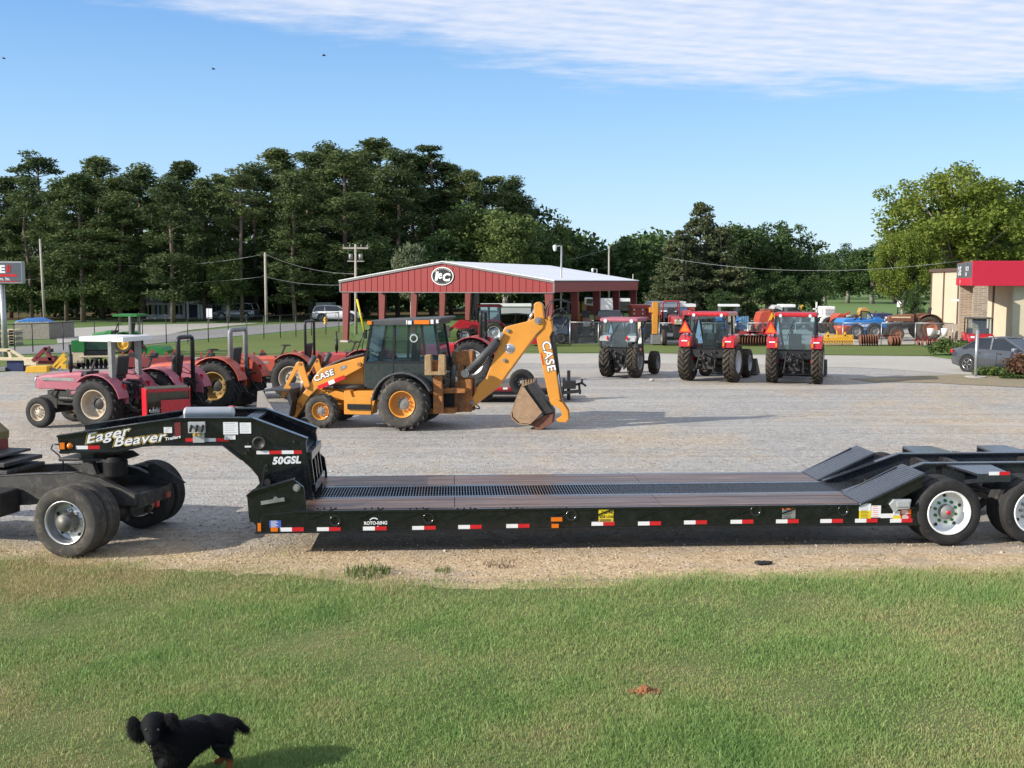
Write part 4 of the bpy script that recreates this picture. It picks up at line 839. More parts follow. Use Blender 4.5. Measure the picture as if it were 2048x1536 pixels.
    m = MB(); a, b = z3([(1535, 150), (1475, 260)], C); m.cyl((a[0], C, a[1]), (b[0], C, b[1]), .035); m.build('dipper_cylinder_rod', CHR, t)
    m = MB(); m.prism(z3([(1618, 225), (1640, 205), (1660, 215), (1674, 320), (1652, 372), (1690, 560), (1718, 740), (1735, 870), (1690, 900), (1650, 880), (1600, 640), (1545, 375), (1580, 320)], C - .13), C - .13, C + .13); m.build('dipper_arm', ORA, t, .018)
    (o0, o1), (p0, p1) = z3([(1590, 408), (1640, 650)], C - .13); ang = math.atan2(p1 - o1, p0 - o0)
    m = MB(); m.text('CASE', (o0, o1), .21, ang, C - .135, 0, .06, 1.08, 1.05); m.cur = 1; m.text('CASE', (o0, o1), .21, ang, C - .137, 0, .02, 1.08, 1.05); m.build('lettering', [DBLK, DWHT], t)
    (o0, o1), = z3([(1577, 495)], C - .13); m = MB(); m.text('EXTENDAHOE', (o0, o1), .045, ang, C - .135, 0, .02, .75); m.build('lettering', DRED, t)
    m = MB(); a, b, e = z3([(1668, 330), (1710, 655), (1752, 870)], C); m.cyl((a[0], C - .02, a[1]), (b[0], C - .02, b[1]), .06); m.cur = 1; m.cyl((b[0], C - .02, b[1]), (e[0], C - .02, e[1]), .03); m.build('bucket_cylinder', [GPLA, CHR], t)
    for sd in (-.16, .11):
        m = MB(); m.prism(z3([(1655, 862), (1700, 850), (1760, 885), (1800, 945), (1806, 1010), (1785, 1038), (1720, 1033), (1708, 1012), (1752, 985), (1752, 950), (1720, 920), (1665, 895)], C), C + sd, C + sd + .05); m.build('bucket_linkage', ORA, t, .01)
    # digging bucket
    bs = mat('rusty_bucket_steel', (.34, .22, .13), (.25, .15, .085), 5, .7, bmp=.25, dirt=(.42, .32, .22), dirts=.45)
    sp = z3([(1440, 755), (1395, 860), (1358, 955), (1366, 1000), (1415, 1046), (1500, 1055), (1592, 965)], C - .32)
    for c in (C - .32, C + .29): m = MB(); m.prism(sp, c, c + .03); m.build('bucket_side', bs, t)
    m = MB(); m.strip(z3([(1440, 752), (1395, 860), (1358, 955), (1366, 1000), (1415, 1046), (1500, 1055)], C), C - .29, C + .29, .03); m.build('bucket_shell', bs, t)
    inn = z3([(1450, 755), (1530, 725), (1690, 955), (1600, 975), (1500, 1050)], C); m = MB(); m.prism(inn, C - .24, C + .27); m.build('bucket_inside', DARK, t)
    m = MB(); m.prism(z3([(1600, 985), (1690, 960), (1680, 1040), (1590, 1095), (1548, 1095), (1545, 1070), (1500, 1052)], C), C - .2, C + .2); m.build('bucket_bracket', RUST, t, .01)
    a, b = z3([(1447, 752), (1530, 720)], C)
    for k in range(6):
        m = MB(); c = C - .3 + k * .115; dx = (b[0] - a[0]) * .18 * k; m.prism([(a[0] + dx, a[1] + .02), (a[0] + dx + .06, a[1] + .02), (a[0] + dx + .05, a[1] + .16), (a[0] + dx + .03, a[1] + .17)], c, c + .05); m.build('bucket_tooth', bs, t)
    # hoses
    h = lambda pts, c: [(q[0], c, q[1]) for q in z3(pts, C)]
    for k, pts in enumerate(([(1625, 230), (1632, 140), (1660, 92), (1720, 75), (1790, 95)], [(1640, 220), (1650, 130), (1690, 85), (1760, 78), (1820, 100)], [(1665, 220), (1690, 165), (1740, 150), (1790, 190), (1780, 250), (1720, 300), (1690, 260)], [(1660, 240), (1720, 190), (1770, 220), (1760, 290), (1700, 330)], [(1690, 330), (1712, 500), (1735, 700), (1760, 850)], [(1070, 900), (1100, 925), (1090, 935), (1040, 920)], [(905, 560), (880, 640), (890, 720), (960, 760), (1010, 850)], [(930, 540), (960, 620), (940, 700), (990, 780), (1000, 900)], [(1060, 480), (1090, 600), (1150, 560), (1230, 420)])):
        m = MB(); q = h(pts, C - .15 + .07 * (k % 3)); sm = []
        for i in range(len(q) - 1):
            p0 = Vector(q[max(i - 1, 0)]); p1 = Vector(q[i]); p2 = Vector(q[i + 1]); p3 = Vector(q[min(i + 2, len(q) - 1)])
            for s_ in range(5):
                u = s_ / 5; sm.append(.5 * ((2 * p1) + (p2 - p0) * u + (2 * p0 - 5 * p1 + 4 * p2 - p3) * u * u + (3 * p1 - p0 - 3 * p2 + p3) * u ** 3))
        sm.append(Vector(q[-1])); m.tube(sm, .016); m.build('hydraulic_hose', DBLK, t)
backhoe()
# ---------------------------------------------------------------- farm tractors (x forward, y left, z up, origin below the rear axle)
def tractor(label, loc, rz, hood=RED, fend=RED, Rr=.74, wr=.46, Rf=.5, wf=.32, wb=2.25, tr=1.5, tf=1.4, top='cab', roof=RED, rim=SILV, frim=None, rub=RUBM, smv=False, roofh=2.62, stripe=None, loader=False, group=None, chas=DARK, lamps=True, fz=0, arms=None, exhaust=True, name='tractor', rops=None, grille=None, bodyz=0, dish=.3):
    t = thing(name, label, 'tractor', loc, rz, group); frim = frim or rim
    for s in (1, -1):
        wheel(t, (0, s * tr / 2, Rr), Rr, wr, Rr * .56, rim, 'ag', rub, dish, .4, 8, .05, hubm=DARK if rim in (YRIM, RIMT) else rim, flip=s > 0, nseg=40)
        wheel(t, (wb, s * tf / 2, Rf), Rf, wf, Rf * .56, frim, 'ag' if Rf > .42 else 'road', rub, .3, .35, 8, .05, flip=s > 0, nseg=32)
    zc = Rr + bodyz
    m = MB(); m.bx(-.35, .7, -.2, .2, zc - .28, zc + .3); m.bx(.7, wb + .15, -.19, .19, zc - .22, zc + .15); m.bx(wb - .1, wb + .1, -tf / 2 + wf / 2, tf / 2 - wf / 2, Rf - .07, Rf + .07); m.bx(wb - .15, wb + .4, -.2, .2, Rf, zc)
    m.cyl((0, -tr / 2 + wr / 2, Rr), (0, tr / 2 - wr / 2, Rr), .13)
    for s in (1, -1):
        m.cyl((.95, s * .22, zc - .05), (1.5, s * .22, zc - .05), .08); m.cyl((1.2, s * .22, zc + .15), (1.2, s * .30, zc + .15), .07); m.bx(.85, 1.15, s * .2, s * .32, zc + .02, zc + .2); m.tube([(1.6, s * .24, zc + .25), (1.75, s * .27, zc + .05), (1.5, s * .25, zc - .1)], .025)
        m.bx(.3, .75, s * .2, s * .42, zc - .3, zc - .24)
    m.build('chassis', chas, t, .01)
    hz = zc + .62; hf = wb + .48
    m = MB(); rings = []
    for x, w_, z1, z0 in ((.78, .3, hz + .06, zc + .12), (1.1, .3, hz + .05, zc + .18), (hf - .5, .28, hz - .02, zc + .2), (hf - .12, .26, hz - .07, zc + .18), (hf, .22, hz - .16, zc + .2)):
        rings.append([(x, -w_, z0), (x, -w_, z1 - .1), (x, -w_ * .82, z1 - .02), (x, 0, z1), (x, w_ * .82, z1 - .02), (x, w_, z1 - .1), (x, w_, z0)])
    m.loft(rings, smooth=False); m.build('hood', hood, t, .02)
    if stripe:
        m = MB()
        for s in (1, -1): m.bx(1.0, hf - .25, s * .285, s * .305, hz - .2, hz - .12)
        m.build('hood_stripe', stripe, t)
    m = MB(); m.bx(hf - .01, hf + .02, -.2, .2, zc + .2, hz - .18); m.cur = 1
    for k in range(6): m.bx(hf + .02, hf + .028, -.17, .17, zc + .24 + k * .05, zc + .262 + k * .05)
    m.build('grille', [grille or DBLK, GREY], t)
    for s in (1, -1): m = MB(); m.cyl((hf + .0, s * .14, hz - .2), (hf + .04, s * .14, hz - .2), .06); m.build('headlight', WLENS, t)
    if exhaust: m = MB(); m.cyl((1.15, .22 if exhaust is True else exhaust, hz), (1.15, .22 if exhaust is True else exhaust, hz + .75), .035); m.cyl((1.15, .22 if exhaust is True else exhaust, hz + .1), (1.15, .22 if exhaust is True else exhaust, hz + .5), .06); m.build('exhaust_pipe', DARK, t)
    for s in (1, -1):
        m = MB(); pts = []
        for k in range(10): a = rad((168 - k * 13.5) if fz == 0 else (118 - k * 6)); pts.append((math.cos(a) * (Rr + .08), Rr + math.sin(a) * (Rr + .08)))
        y0, y1 = sorted((s * (tr / 2 - wr * .55), s * (tr / 2 + wr * .42)))
        hb = .55 if fz == 1 else .74; m.strip(pts, y0, y1, .035); yi = s * (tr / 2 - wr * .55); m.prism(pts + [(pts[-1][0], Rr + .1), (pts[0][0], Rr)], yi - .015, yi + .015)
        if fz: # rear lamp housing bulging down behind the wheel, as on the newer tractors
            m.loft([[(-.62, y0 + .02, zc + hb), (-.62, y1, zc + hb), (-.60, y1, zc + .85), (-.6, y0 + .02, zc + .85)], [(-.35, y0, zc + hb + .03), (-.35, y1, zc + hb + .03), (-.3, y1, zc + 1.0), (-.3, y0, zc + 1.0)], [(.1, y0, zc + .75), (.1, y1, zc + .75), (.1, y1, zc + 1.04), (.1, y0, zc + 1.04)]], smooth=False)
        f = m.build('fender', fend, t, .03)
        xl = -.66 if fz else pts[1][0]; zl = zc + hb + .13 if fz else pts[1][1] + .12
        m = MB(); m.bx(xl - .02, xl + .06, min(yi, yi + s * .06) + s * .03, max(yi, yi + s * .06) + s * .03, zl - .07, zl + .07); m.build('tail_lamp', AMB if fz == 1 else RLENS, f)
        if fz == 1: m = MB(); yc = (y0 + y1) / 2; m.bx(-.635, -.615, yc - .1, yc + .12, zl + .08, zl + .12); m.build('fender_decal', DWHT, f)
    # rear linkage
    m = MB()
    for s in (1, -1):
        m.bar((-.25, s * .28, zc - .2), (-.95, s * .36, zc - .28), .05, .08); m.bar((-.35, s * .3, zc + .35), (-.75, s * .34, zc - .22), .035); m.bar((-.2, s * .25, zc + .4), (-.55, s * .3, zc + .38), .07, .07); m.cyl((-.4, s * .12, zc - .1), (-.4, s * .12, zc + .3), .05)
        for k in range(3): m.cyl((-.36, s * (.08 + k * .08), zc + .3), (-.44, s * (.08 + k * .08), zc + .3), .028, n=8)
    m.bar((-.35, 0, zc + .2), (-.9, .02, zc + .35), .05); m.cyl((-.35, 0, zc - .05), (-.5, 0, zc - .05), .06); m.bx(-.75, -.2, -.06, .06, zc - .34, zc - .29); m.bx(-.38, -.34, -.34, .34, zc + .05, zc + .45); m.tube([(-.38, .1, zc + .42), (-.55, .16, zc + .2), (-.42, .2, zc - .1)], .018); m.tube([(-.38, -.1, zc + .42), (-.58, -.2, zc + .3), (-.5, -.3, zc)], .018)
    m.build('rear_linkage', DARK, t)
    m = MB()
    for k in range(5): m.cyl((-.385, rnd.uniform(-.3, .3), zc + rnd.uniform(.1, .45)), (-.41, rnd.uniform(-.3, .3), zc + rnd.uniform(.1, .45)), .022, n=8)
    m.build('hydraulic_couplers', GREY, t)
    fl = zc + .18
    m = MB(); m.bx(-.15, .95, -.5, .5, fl - .08, fl); m.build('platform', DARK if top != 'canopy' else fend, t, .01)
    m = MB(); m.bx(-.2, .22, -.24, .24, fl + .3, fl + .42); m.box((-.24, 0, fl + .65), (.1, .46, .5), (0, -.15, 0)); m.bx(-.1, .1, -.15, .15, fl, fl + .3); m.build('seat', SEAT, t, .03)
    m = MB(); m.bar((.78, 0, fl + .3), (.55, 0, fl + .8), .05); m.lathe([(.16, -.014), (.19, 0), (.16, .014)], (.53, 0, fl + .82), 'z', 18); m.bx(.65, .85, -.25, .25, fl, hz + .05); m.build('steering_wheel', SEAT, t)
    rh = roofh
    if top == 'cab':
        wb_, wt = .74, .70; x0, x1, xt0, xt1 = -.42, .98, -.38, .88; z0 = fl + .3; z1 = rh - .16
        A = {}
        for s in (1, -1):
            A[s] = [((x0, s * wb_, z0), (xt0, s * wt, z1)), ((.28, s * (wb_ + .05), fl), (.28, s * (wt + .02), z1)), ((x1, s * .45, fl), (xt1, s * wt, z1))]
        m = MB()
        for s in (1, -1):
            for p, q in A[s]: m.bar(p, q, .065, .065)
            m.bar(A[s][0][0], A[s][1][0], .05, .06); m.bar(A[s][1][0], A[s][2][0], .05, .06)
        m.bx(x0 - .03, x0 + .03, -wb_, wb_, z0 - .3, z0 + .03); m.bar(A[1][0][0], A[-1][0][0], .06); m.bx(x0 - .02, x1, -.5, .5, fl - .02, fl + .04)
        m.build('cab_frame', DBLK, t)
        for s in (1, -1):
            for i, nm in ((0, 'side_window'), (1, 'door_glass')):
                p, q = A[s][i], A[s][i + 1]; m = MB(); m.add([p[0], q[0], q[1], p[1]], [(0, 1, 2, 3)]); m.build(nm, CABG2, t)
        for i, nm in ((0, 'rear_window'), (2, 'windscreen')):
            p, q = A[1][i], A[-1][i]; m = MB(); m.add([p[0], q[0], q[1], p[1]], [(0, 1, 2, 3)]); m.build(nm, CABG2, t)
        m = MB(); m.bar((x0 - .04, .02, z1 - .08), (x0 - .05, .28, z0 + .45), .02); m.build('wiper', DBLK, t)
        m = MB(); rings = [[(x, y, z) for x, y in ((xt0 - .1 * k, -wt - .06 * k), (xt1 + .12 * k, -wt - .06 * k), (xt1 + .12 * k, wt + .06 * k), (xt0 - .1 * k, wt + .06 * k))] for k, z in ((.6, z1), (1, z1 + .03), (1, rh - .05), (.5, rh))]
        m.loft(rings, smooth=False); m.build('cab_roof', roof, t, .025)
        if lamps:
            for s in (1, -1): m = MB(); m.cyl((xt0 - .05, s * wt * .75, z1 + .06), (xt0 - .16, s * wt * .75, z1 + .04), .07 if lamps == 2 else .055, n=14); m.build('work_lamp', WLENS, t)
    elif top == 'rops':
        w_, zt, th, xo = rops or (.42, 2.35, .07, -.35)
        m = MB(); pts = [(xo, -w_, zc + .1)]
        for k in range(9): a = rad(180 - k * 22.5); pts.append((xo, math.cos(a) * .12 + (-w_ + .12 if k < 4 else (0 if k == 4 else w_ - .12)), zt - .12 + math.sin(a) * .12))
        pts = [p for i, p in enumerate(pts) if i != 5]; pts.append((xo, w_, zc + .1))
        m.tube(pts, th * .6, 6); m.build('roll_bar', chas if roof is None else roof, t)
    elif top == 'canopy':
        for s in (1, -1): m = MB(); m.bar((-.35, s * .55, zc + .3), (-.35, s * .55, rh - .1), .16, .1); m.build('canopy_post', GREY, t)
        m = MB(); m.bx(-.75, .55, -.62, .62, rh - .12, rh); m.bx(-.6, -.45, -.64, .64, rh, rh + .012); m.build('canopy', roof, t, .02)
    if smv:
        y = smv * .86; x = -.5; zz = zc + 1.28; m = MB(); m.prism([(y - .24, zz - .2), (y + .24, zz - .2), (y, zz + .26)], x, x + .01, 'yz'); m.cur = 1; m.prism([(y - .17, zz - .16), (y + .17, zz - .16), (y, zz + .17)], x - .004, x, 'yz'); m.cur = 2; m.bar((x + .03, y, zz - .35), (x + .03, y, zz - .1), .03); m.build('warning_triangle', [DRED, DORG, DARK], t)
    if loader:
        L = loader if isinstance(loader, (int, float)) and loader is not True else 0
        for s in (1, -1): m = MB(); m.bar((.9, s * .55, zc + .5), (wb + .2, s * .55, zc + .35 + L), .08, .16); m.bar((wb + .2, s * .55, zc + .35 + L), (wb + .95, s * .55, .35 + L), .08, .14); m.bar((.9, s * .5, zc - .1), (.9, s * .55, zc + .55), .1, .14); m.build('loader_arm', arms or DARK, t, .01)
        m = MB(); b0 = wb + .9
        m.prism([(b0, .06 + L), (b0 + .75, .03 + L), (b0 + .35, .45 + L), (b0 + .15, .68 + L), (b0, .68 + L)], -1.02, -.99); m.prism([(b0, .06 + L), (b0 + .75, .03 + L), (b0 + .35, .45 + L), (b0 + .15, .68 + L), (b0, .68 + L)], .99, 1.02); m.bx(b0 - .03, b0 + .02, -1.0, 1.0, .06 + L, .68 + L); m.bx(b0, b0 + .78, -.99, .99, .02 + L, .05 + L); m.build('loader_bucket', mat('loader_bucket_steel', (.07, .065, .055), (.12, .11, .09), 4, .6, dirt=(.2, .16, .1), dirts=.4), t)
    return t
def place(px, py, hd): p = G(px, py); return (p.x, p.y, 0), rad(hd)
l, r = place(1243, 754, 68); P_ = G(1243, 755); ok = tractor('older cab tractor with sun faded pink roof and light grey fenders parked facing away', l, r, hood=PINK, fend=mat('dusty_silver_fender', (.34, .34, .34), (.25, .25, .25), 3, .6), fz=2, Rr=.70, wr=.42, Rf=.47, wf=.34, wb=1.95, tr=1.12, tf=1.62, top='cab', roof=PINK, rim=GREY, rub=RUBM, roofh=2.34, lamps=2)
l, r = place(1420, 762, 64.5); tractor('red cab tractor facing away, standing between the pink roofed one and its twin', l, r, Rr=.76, wr=.47, Rf=.56, wf=.36, wb=2.3, tr=1.72, tf=1.62, smv=1, fz=1, loader=True, roofh=2.62, rim=SILV)
l, r = place(1589, 766, 71.5); tractor('red cab tractor facing away, nearest to the grey sedan', l, r, Rr=.76, wr=.42, Rf=.56, wf=.34, wb=2.3, tr=1.62, tf=1.5, smv=1, fz=1, loader=True, roofh=2.62, rim=SILV)
# the row on the left, seen from the side
Pk = G(205, 861); tractor('sun faded pink tractor with flat white canopy on grey posts', (Pk.x + .05, Pk.y + .8, 0), rad(164), hood=PINK, fend=PINK, Rr=.66, wr=.42, Rf=.39, wf=.24, wb=1.78, tr=1.35, tf=1.3, top='canopy', roof=WHT, rim=RIMT, rub=RUB, roofh=2.36, stripe=GREY, dish=.55, bodyz=.10)
Q = At(338, 700, 29.4); tractor('faded red tractor with thick black roll bar behind the red seed drill', (Q.x, Q.y, 0), rad(166), hood=PINK, fend=PINK, Rr=.68, wr=.42, Rf=.42, wf=.26, wb=1.9, tr=1.4, tf=1.3, top='rops', roof=DBLK, rim=RIMT, rub=RUB, rops=(.36, 2.26, .1, -.5), exhaust=None)
Q = At(458, 700, 31.8); tractor('faded orange tractor with grey roll bar posts and dull yellow wheel rims', (Q.x, Q.y, 0), rad(166), hood=ORED, fend=ORED, Rr=.74, wr=.5, Rf=.5, wf=.3, wb=2.1, tr=1.5, tf=1.4, top='rops', roof=GREY, rim=YRIM, rub=RUB, rops=(.46, 2.36, .12, -.3), exhaust=None, dish=.5)
Q = G(600, 800); tractor('orange red compact tractor with slim black roll bar behind the loader arms', (Q.x - .05, Q.y + .6, 0), rad(168), hood=ORED, fend=ORED, Rr=.7, wr=.42, Rf=.45, wf=.28, wb=2.0, tr=1.4, tf=1.3, top='rops', roof=DBLK, rim=RIMT, rub=RUB, rops=(.36, 2.5, .07, -.3), stripe=GREY, exhaust=None)
Q = G(735, 790); tractor('weathered red tractor mostly hidden behind the backhoe cab', (Q.x, Q.y + 1.0, 0), rad(168), hood=REDD, fend=REDD, Rr=.7, wr=.42, Rf=.45, wf=.28, wb=2.0, tr=1.4, tf=1.3, top='rops', roof=DBLK, rim=RIMT, rub=RUB, rops=(.4, 2.3, .08, -.3))
Q = G(958, 768); tractor('red tractor with black roll bar behind the backhoe boom', (Q.x - .1, Q.y + .6, 0), rad(170), hood=RED, fend=REDD, Rr=.82, wr=.5, Rf=.5, wf=.3, wb=1.9, tr=1.5, tf=1.4, top='rops', roof=DBLK, rim=SILV, rub=RUB, rops=(.42, 2.65, .12, -.25), exhaust=None)
# ---------------------------------------------------------------- open shed
def ribbed(name, c1, c2, axis='X', freq=20):
    m, n, b, o = nt(name); tc = nd(n, 'ShaderNodeTexCoord').outputs['Object']
    f = noise(n, tc, 1.2, 5); n.links.new(mixc(n, f, c1, c2), b.inputs['Base Color']); b.inputs['Roughness'].default_value = .45
    return m
SHRED = ribbed('red_sheet_metal', (.29, .03, .03), (.24, .026, .027))
TRIM = mat('grey_trim', (.16, .15, .15), (.2, .19, .19), 2, .5)
ROOFW = mat('white_metal_roof', (.74, .75, .77), (.66, .67, .69), .6, .4, dirt=(.55, .54, .52), dirts=.35)
COLR = mat('red_steel_column', (.2, .03, .027), (.15, .026, .024), 2, .55, dirt=(.12, .04, .035), dirts=.4)
def shed():
    ang = rad(-21); u = Vector((math.cos(ang), math.sin(ang))); v = Vector((-u.y, u.x))
    R0 = Vector((2.35, 61.6)); Wd = 13.8; Ln = 19.3; O = R0 - u * Wd
    t = thing('open_shed', 'open red metal pole shed with white roof and round black emblem on its gable', 'shed', (O.x, O.y, 0), ang)
    ze, zb, zr = 3.78, 3.12, 4.9
    m = MB(); m.prism([(0, zb), (Wd, zb), (Wd, ze - .06), (Wd / 2, zr - .06), (0, ze - .06)], -.02, .0)
    k = 33
    for i in range(k + 1):
        x = Wd * i / k; zt = ze - .06 + (zr - ze) * (1 - abs(2 * x / Wd - 1)); m.bx(max(0, x - .02), min(Wd, x + .02), -.045, -.02, zb, zt)
    m.build('gable_wall', SHRED, t)
    m = MB(); m.strip([(-.1, ze - .13), (Wd / 2, zr - .1), (Wd + .1, ze - .13)], -.1, -.045, .16); m.bx(-.1, .0, -.06, 0, zb - .02, ze - .1); m.bx(Wd, Wd + .1, -.06, 0, zb - .02, ze - .1); m.bx(0, Wd, -.05, -.0, zb - .05, zb)
    m.build('gable_trim', TRIM, t)
    for nm, a, b in (('roof_slope', (-.1, ze - .01), (Wd / 2, zr)), ('roof_slope', (Wd / 2, zr), (Wd + .1, ze - .01))):
        m = MB(); m.strip([a, b], -.12, Ln + .05, .05); m.build(nm, ROOFW, t)
    m = MB()
    for i in range(9):
        for s in (0, 1): x = Wd * (i + .5) / 18 if s == 0 else Wd - Wd * (i + .5) / 18; z = ze + (zr - ze) * (1 - abs(2 * x / Wd - 1)) - .12; m.bx(x - .04, x + .04, 0, Ln, z - .14, z)
    for i in range(5):
        y = .12 + i * (Ln - .24) / 4; m.strip([(.1, ze - .55), (Wd / 2, zr - .5), (Wd - .1, ze - .55)], y - .08, y + .08, .25)
    m.build('roof_frame', COLR, t)
    for x in (-.02, Wd): m = MB(); m.bx(x, x + .03, 0, Ln, zb, ze - .05); m.build('eave_panel', SHRED, t)
    m = MB(); m.bx(0, Wd, Ln - .03, Ln, zb, ze); m.prism([(0, ze), (Wd, ze), (Wd / 2, zr - .05)], Ln - .03, Ln); m.build('rear_gable', SHRED, t)
    for i in range(5):
        y = .15 + i * (Ln - .3) / 4
        for s in (0, 1):
            m = MB(); sg = 1 if s == 0 else -1; x = .04 if s == 0 else Wd - .04
            m.prism([(x, .12), (x + sg * .32, .12), (x + sg * .5, zb + .1), (x, zb + .1)], y - .12, y + .12); m.cur = 1; m.bx(min(x - sg * .1, x + sg * .45), max(x - sg * .1, x + sg * .45), y - .3, y + .3, 0, .12); m.build('column', [COLR, CONC], t, .01)
    # emblem
    cx, cz = Wd / 2, (zb + zr) / 2 + .05; E = MB()
    def ell(rx, rz, y, n=40): return [(cx + rx * math.cos(2 * math.pi * i / n), cz + rz * math.sin(2 * math.pi * i / n)) for i in range(n)]
    E.cur = 1; E.prism(ell(.72, .54, 0), -.09, -.05); E.cur = 0; E.prism(ell(.66, .49, 0), -.1, -.09); E.cur = 1
    E.text('I', (cx - .5, cz - .22), .46, 0, -.106, .15, .06, 1.2); E.text('C', (cx + .0, cz - .27), .42, 0, -.106, .15, .05, 1.1); E.text('e', (cx - .28, cz - .18), .46, .25, -.108, .3, .015, .9)
    for k in range(9): a = rad(40 + 12.5 * k); E.box((cx + .6 * math.cos(a), -.103, cz + .435 * math.sin(a)), (.08, .006, .025), (0, math.pi / 2 - a, 0)); E.box((cx - .6 * math.cos(a), -.103, cz - .435 * math.sin(a)), (.06, .006, .015), (0, math.pi / 2 - a, 0))
    E.build('round_emblem', [DBLK, DWHT], t)
shed()
# ---------------------------------------------------------------- dealership on the right
BEIGE = mat('beige_sheet_metal', (.60, .52, .38), (.54, .47, .35), 1.2, .5, dirt=(.4, .34, .25), dirts=.36)
BROWN = mat('brown_trim', (.12, .075, .06), (.1, .065, .05), 2, .5)
def brickmat():
    m, n, b, o = nt('tan_brick'); tc = nd(n, 'ShaderNodeTexCoord').outputs['Object']
    mp = nd(n, 'ShaderNodeMapping'); n.links.new(tc, mp.inputs[0])
    sp = nd(n, 'ShaderNodeSeparateXYZ'); n.links.new(tc, sp.inputs[0]); cb = nd(n, 'ShaderNodeCombineXYZ')
    n.links.new(mth(n, 'ADD', sp.outputs[0], sp.outputs[1]), cb.inputs[0]); n.links.new(sp.outputs[2], cb.inputs[1])
    br = nd(n, 'ShaderNodeTexBrick'); n.links.new(cb.outputs[0], br.inputs['Vector']); br.inputs['Scale'].default_value = 1
    br.inputs['Brick Width'].default_value = .3; br.inputs['Row Height'].default_value = .1; br.inputs['Mortar Size'].default_value = .012
    br.inputs['Color1'].default_value = (.30, .22, .15, 1); br.inputs['Color2'].default_value = (.19, .14, .10, 1); br.inputs['Mortar'].default_value = (.36, .33, .29, 1)
    n.links.new(br.outputs['Color'], b.inputs['Base Color']); b.inputs['Roughness'].default_value = .9; return m
BRICK = brickmat(); REDF = mat('red_fascia_panel', (.60, .018, .05), (.55, .016, .045), .5, .4)
def dealer():
    A = Vector((30.3, 78)); B = Vector((27.6, 59.5)); L = (B - A).length; ang = math.atan2(B.y - A.y, B.x - A.x)
    t = thing('dealership', 'beige metal dealership building with brown trim strips behind the red canopy', 'building', (A.x, A.y, 0), ang)
    m = MB(); m.bx(0, L, 0, 14, 0, 4.4); m.build('wall', BEIGE, t)     # local y runs to the right, away from the yard
    m = MB(); m.bx(-.15, L + .1, -.15, 14.1, 4.4, 4.62); m.build('roof_edge', BROWN, t)
    m = MB()
    for x in (.05, 3.6, 7.4, 11.2, 15.2): m.bx(x, x + .22, -.06, .0, .0, 4.4)
    m.build('trim_strip', BROWN, t)
    m = MB(); m.bx(.3, 8.5, -.12, 0, .0, .95); m.build('brick_base', BRICK, t)
    m = MB(); m.bx(9.2, 10.3, -.04, 0, .05, 2.3); m.build('door', mat('tan_door', (.45, .33, .22), (.4, .3, .2), 2, .5), t)
    m = MB(); m.bx(8.6, 10.6, -.7, 0, 2.5, 2.6); m.build('door_hood', WHT, t)
    m = MB(); m.bx(12.0, 12.8, -.04, 0, 2.3, 2.9); m.build('vent', DBLK, t)
    Lr = MB(); Lr.bx(L, L + .05, .05, 1.6, 0, 4.4); Lr.build('corner_panel', BEIGE, t)
    m = MB(); m.bx(L + .0, L + .06, 2.0, 2.5, 0, 4.3); m.bx(L, L + .06, 4.0, 4.4, 0, 4.3); m.build('pillar', SILV, t)
    m = MB(); m.bx(L + .01, L + .03, 2.5, 3.2, 0, 4.2); m.bx(L + .01, L + .03, 4.4, 12, 0, 4.2); m.build('doorway', mat('doorway_shade_paint', (.012, .013, .015), None, 2, .5), t)  # flat black sheets: the interior's shade painted onto the doorways
    m = MB(); m.bx(L + .0, L + .05, 3.25, 3.7, 0, 4.2); m.build('orange_panel', mat('brick_red_panel', (.4, .14, .08)), t)
    # canopy
    C = Vector((25.0, 58.7)); Lf = Vector((27.6, 67)); Rr_ = Vector((37, 58.9)); t2 = thing('entrance_canopy', 'flat red entrance canopy with grey lettered end on tan brick pillars', 'canopy', (C.x, C.y, 0))
    l = Lf - C; r = Rr_ - C; zb, zt = 3.5, 4.86
    m = MB(); m.prism([(0, 0), (r.x, r.y), (r.x + l.x, r.y + l.y), (l.x, l.y)], zb, zt, 'xy'); m.build('fascia', REDF, t2, .02)
    d = l.normalized(); nx = Vector((-d.y, d.x)); ln = l.length
    P = lambda s, h, o=.0: (d.x * s + nx.x * o, d.y * s + nx.y * o, h)
    def panel(nm, s0, s1, h0, h1, o0, o1, mt):
        m = MB(); m.add([P(s0, h0, o0), P(s1, h0, o0), P(s1, h1, o0), P(s0, h1, o0), P(s0, h0, o1), P(s1, h0, o1), P(s1, h1, o1), P(s0, h1, o1)], [(0, 3, 2, 1), (4, 5, 6, 7), (0, 1, 5, 4), (1, 2, 6, 5), (2, 3, 7, 6), (3, 0, 4, 7)]); return m.build(nm, mt, t2)
    panel('end_panel', .1, ln - .05, zb + .02, zt - .02, .0, .03, mat('slate_panel', (.10, .11, .13), (.12, .13, .15), 1, .4))
    panel('red_panel', .1, ln - .05, zb + .02, zb + .45, .03, .05, REDF)
    for (s0, h, bod, hh) in ((7.6, zb + .62, 'CASE', .5), (3.1, zb + .85, 'TRACTOR', .22), (3.1, zb + .55, 'FARM', .2), (6.2, zb + .12, 'IH', .22)):
        m = MB(); m.text(bod, (0, 0), hh, 0, 0, 0, .04, 1.25, base=lambda x, y, s0=s0, h=h: P(s0 - x, h + y, .06)); m.build('lettering', DWHT, t2)
    for (s, wd) in ((.45, .8), (ln - .6, .8)):
        q = P(s, 0, -.5); m = MB(); m.box((q[0], q[1], zb / 2), (wd * .85, wd, zb), (0, 0, math.atan2(d.y, d.x) - math.pi / 2)); m.build('brick_pillar', BRICK, t2)
dealer()
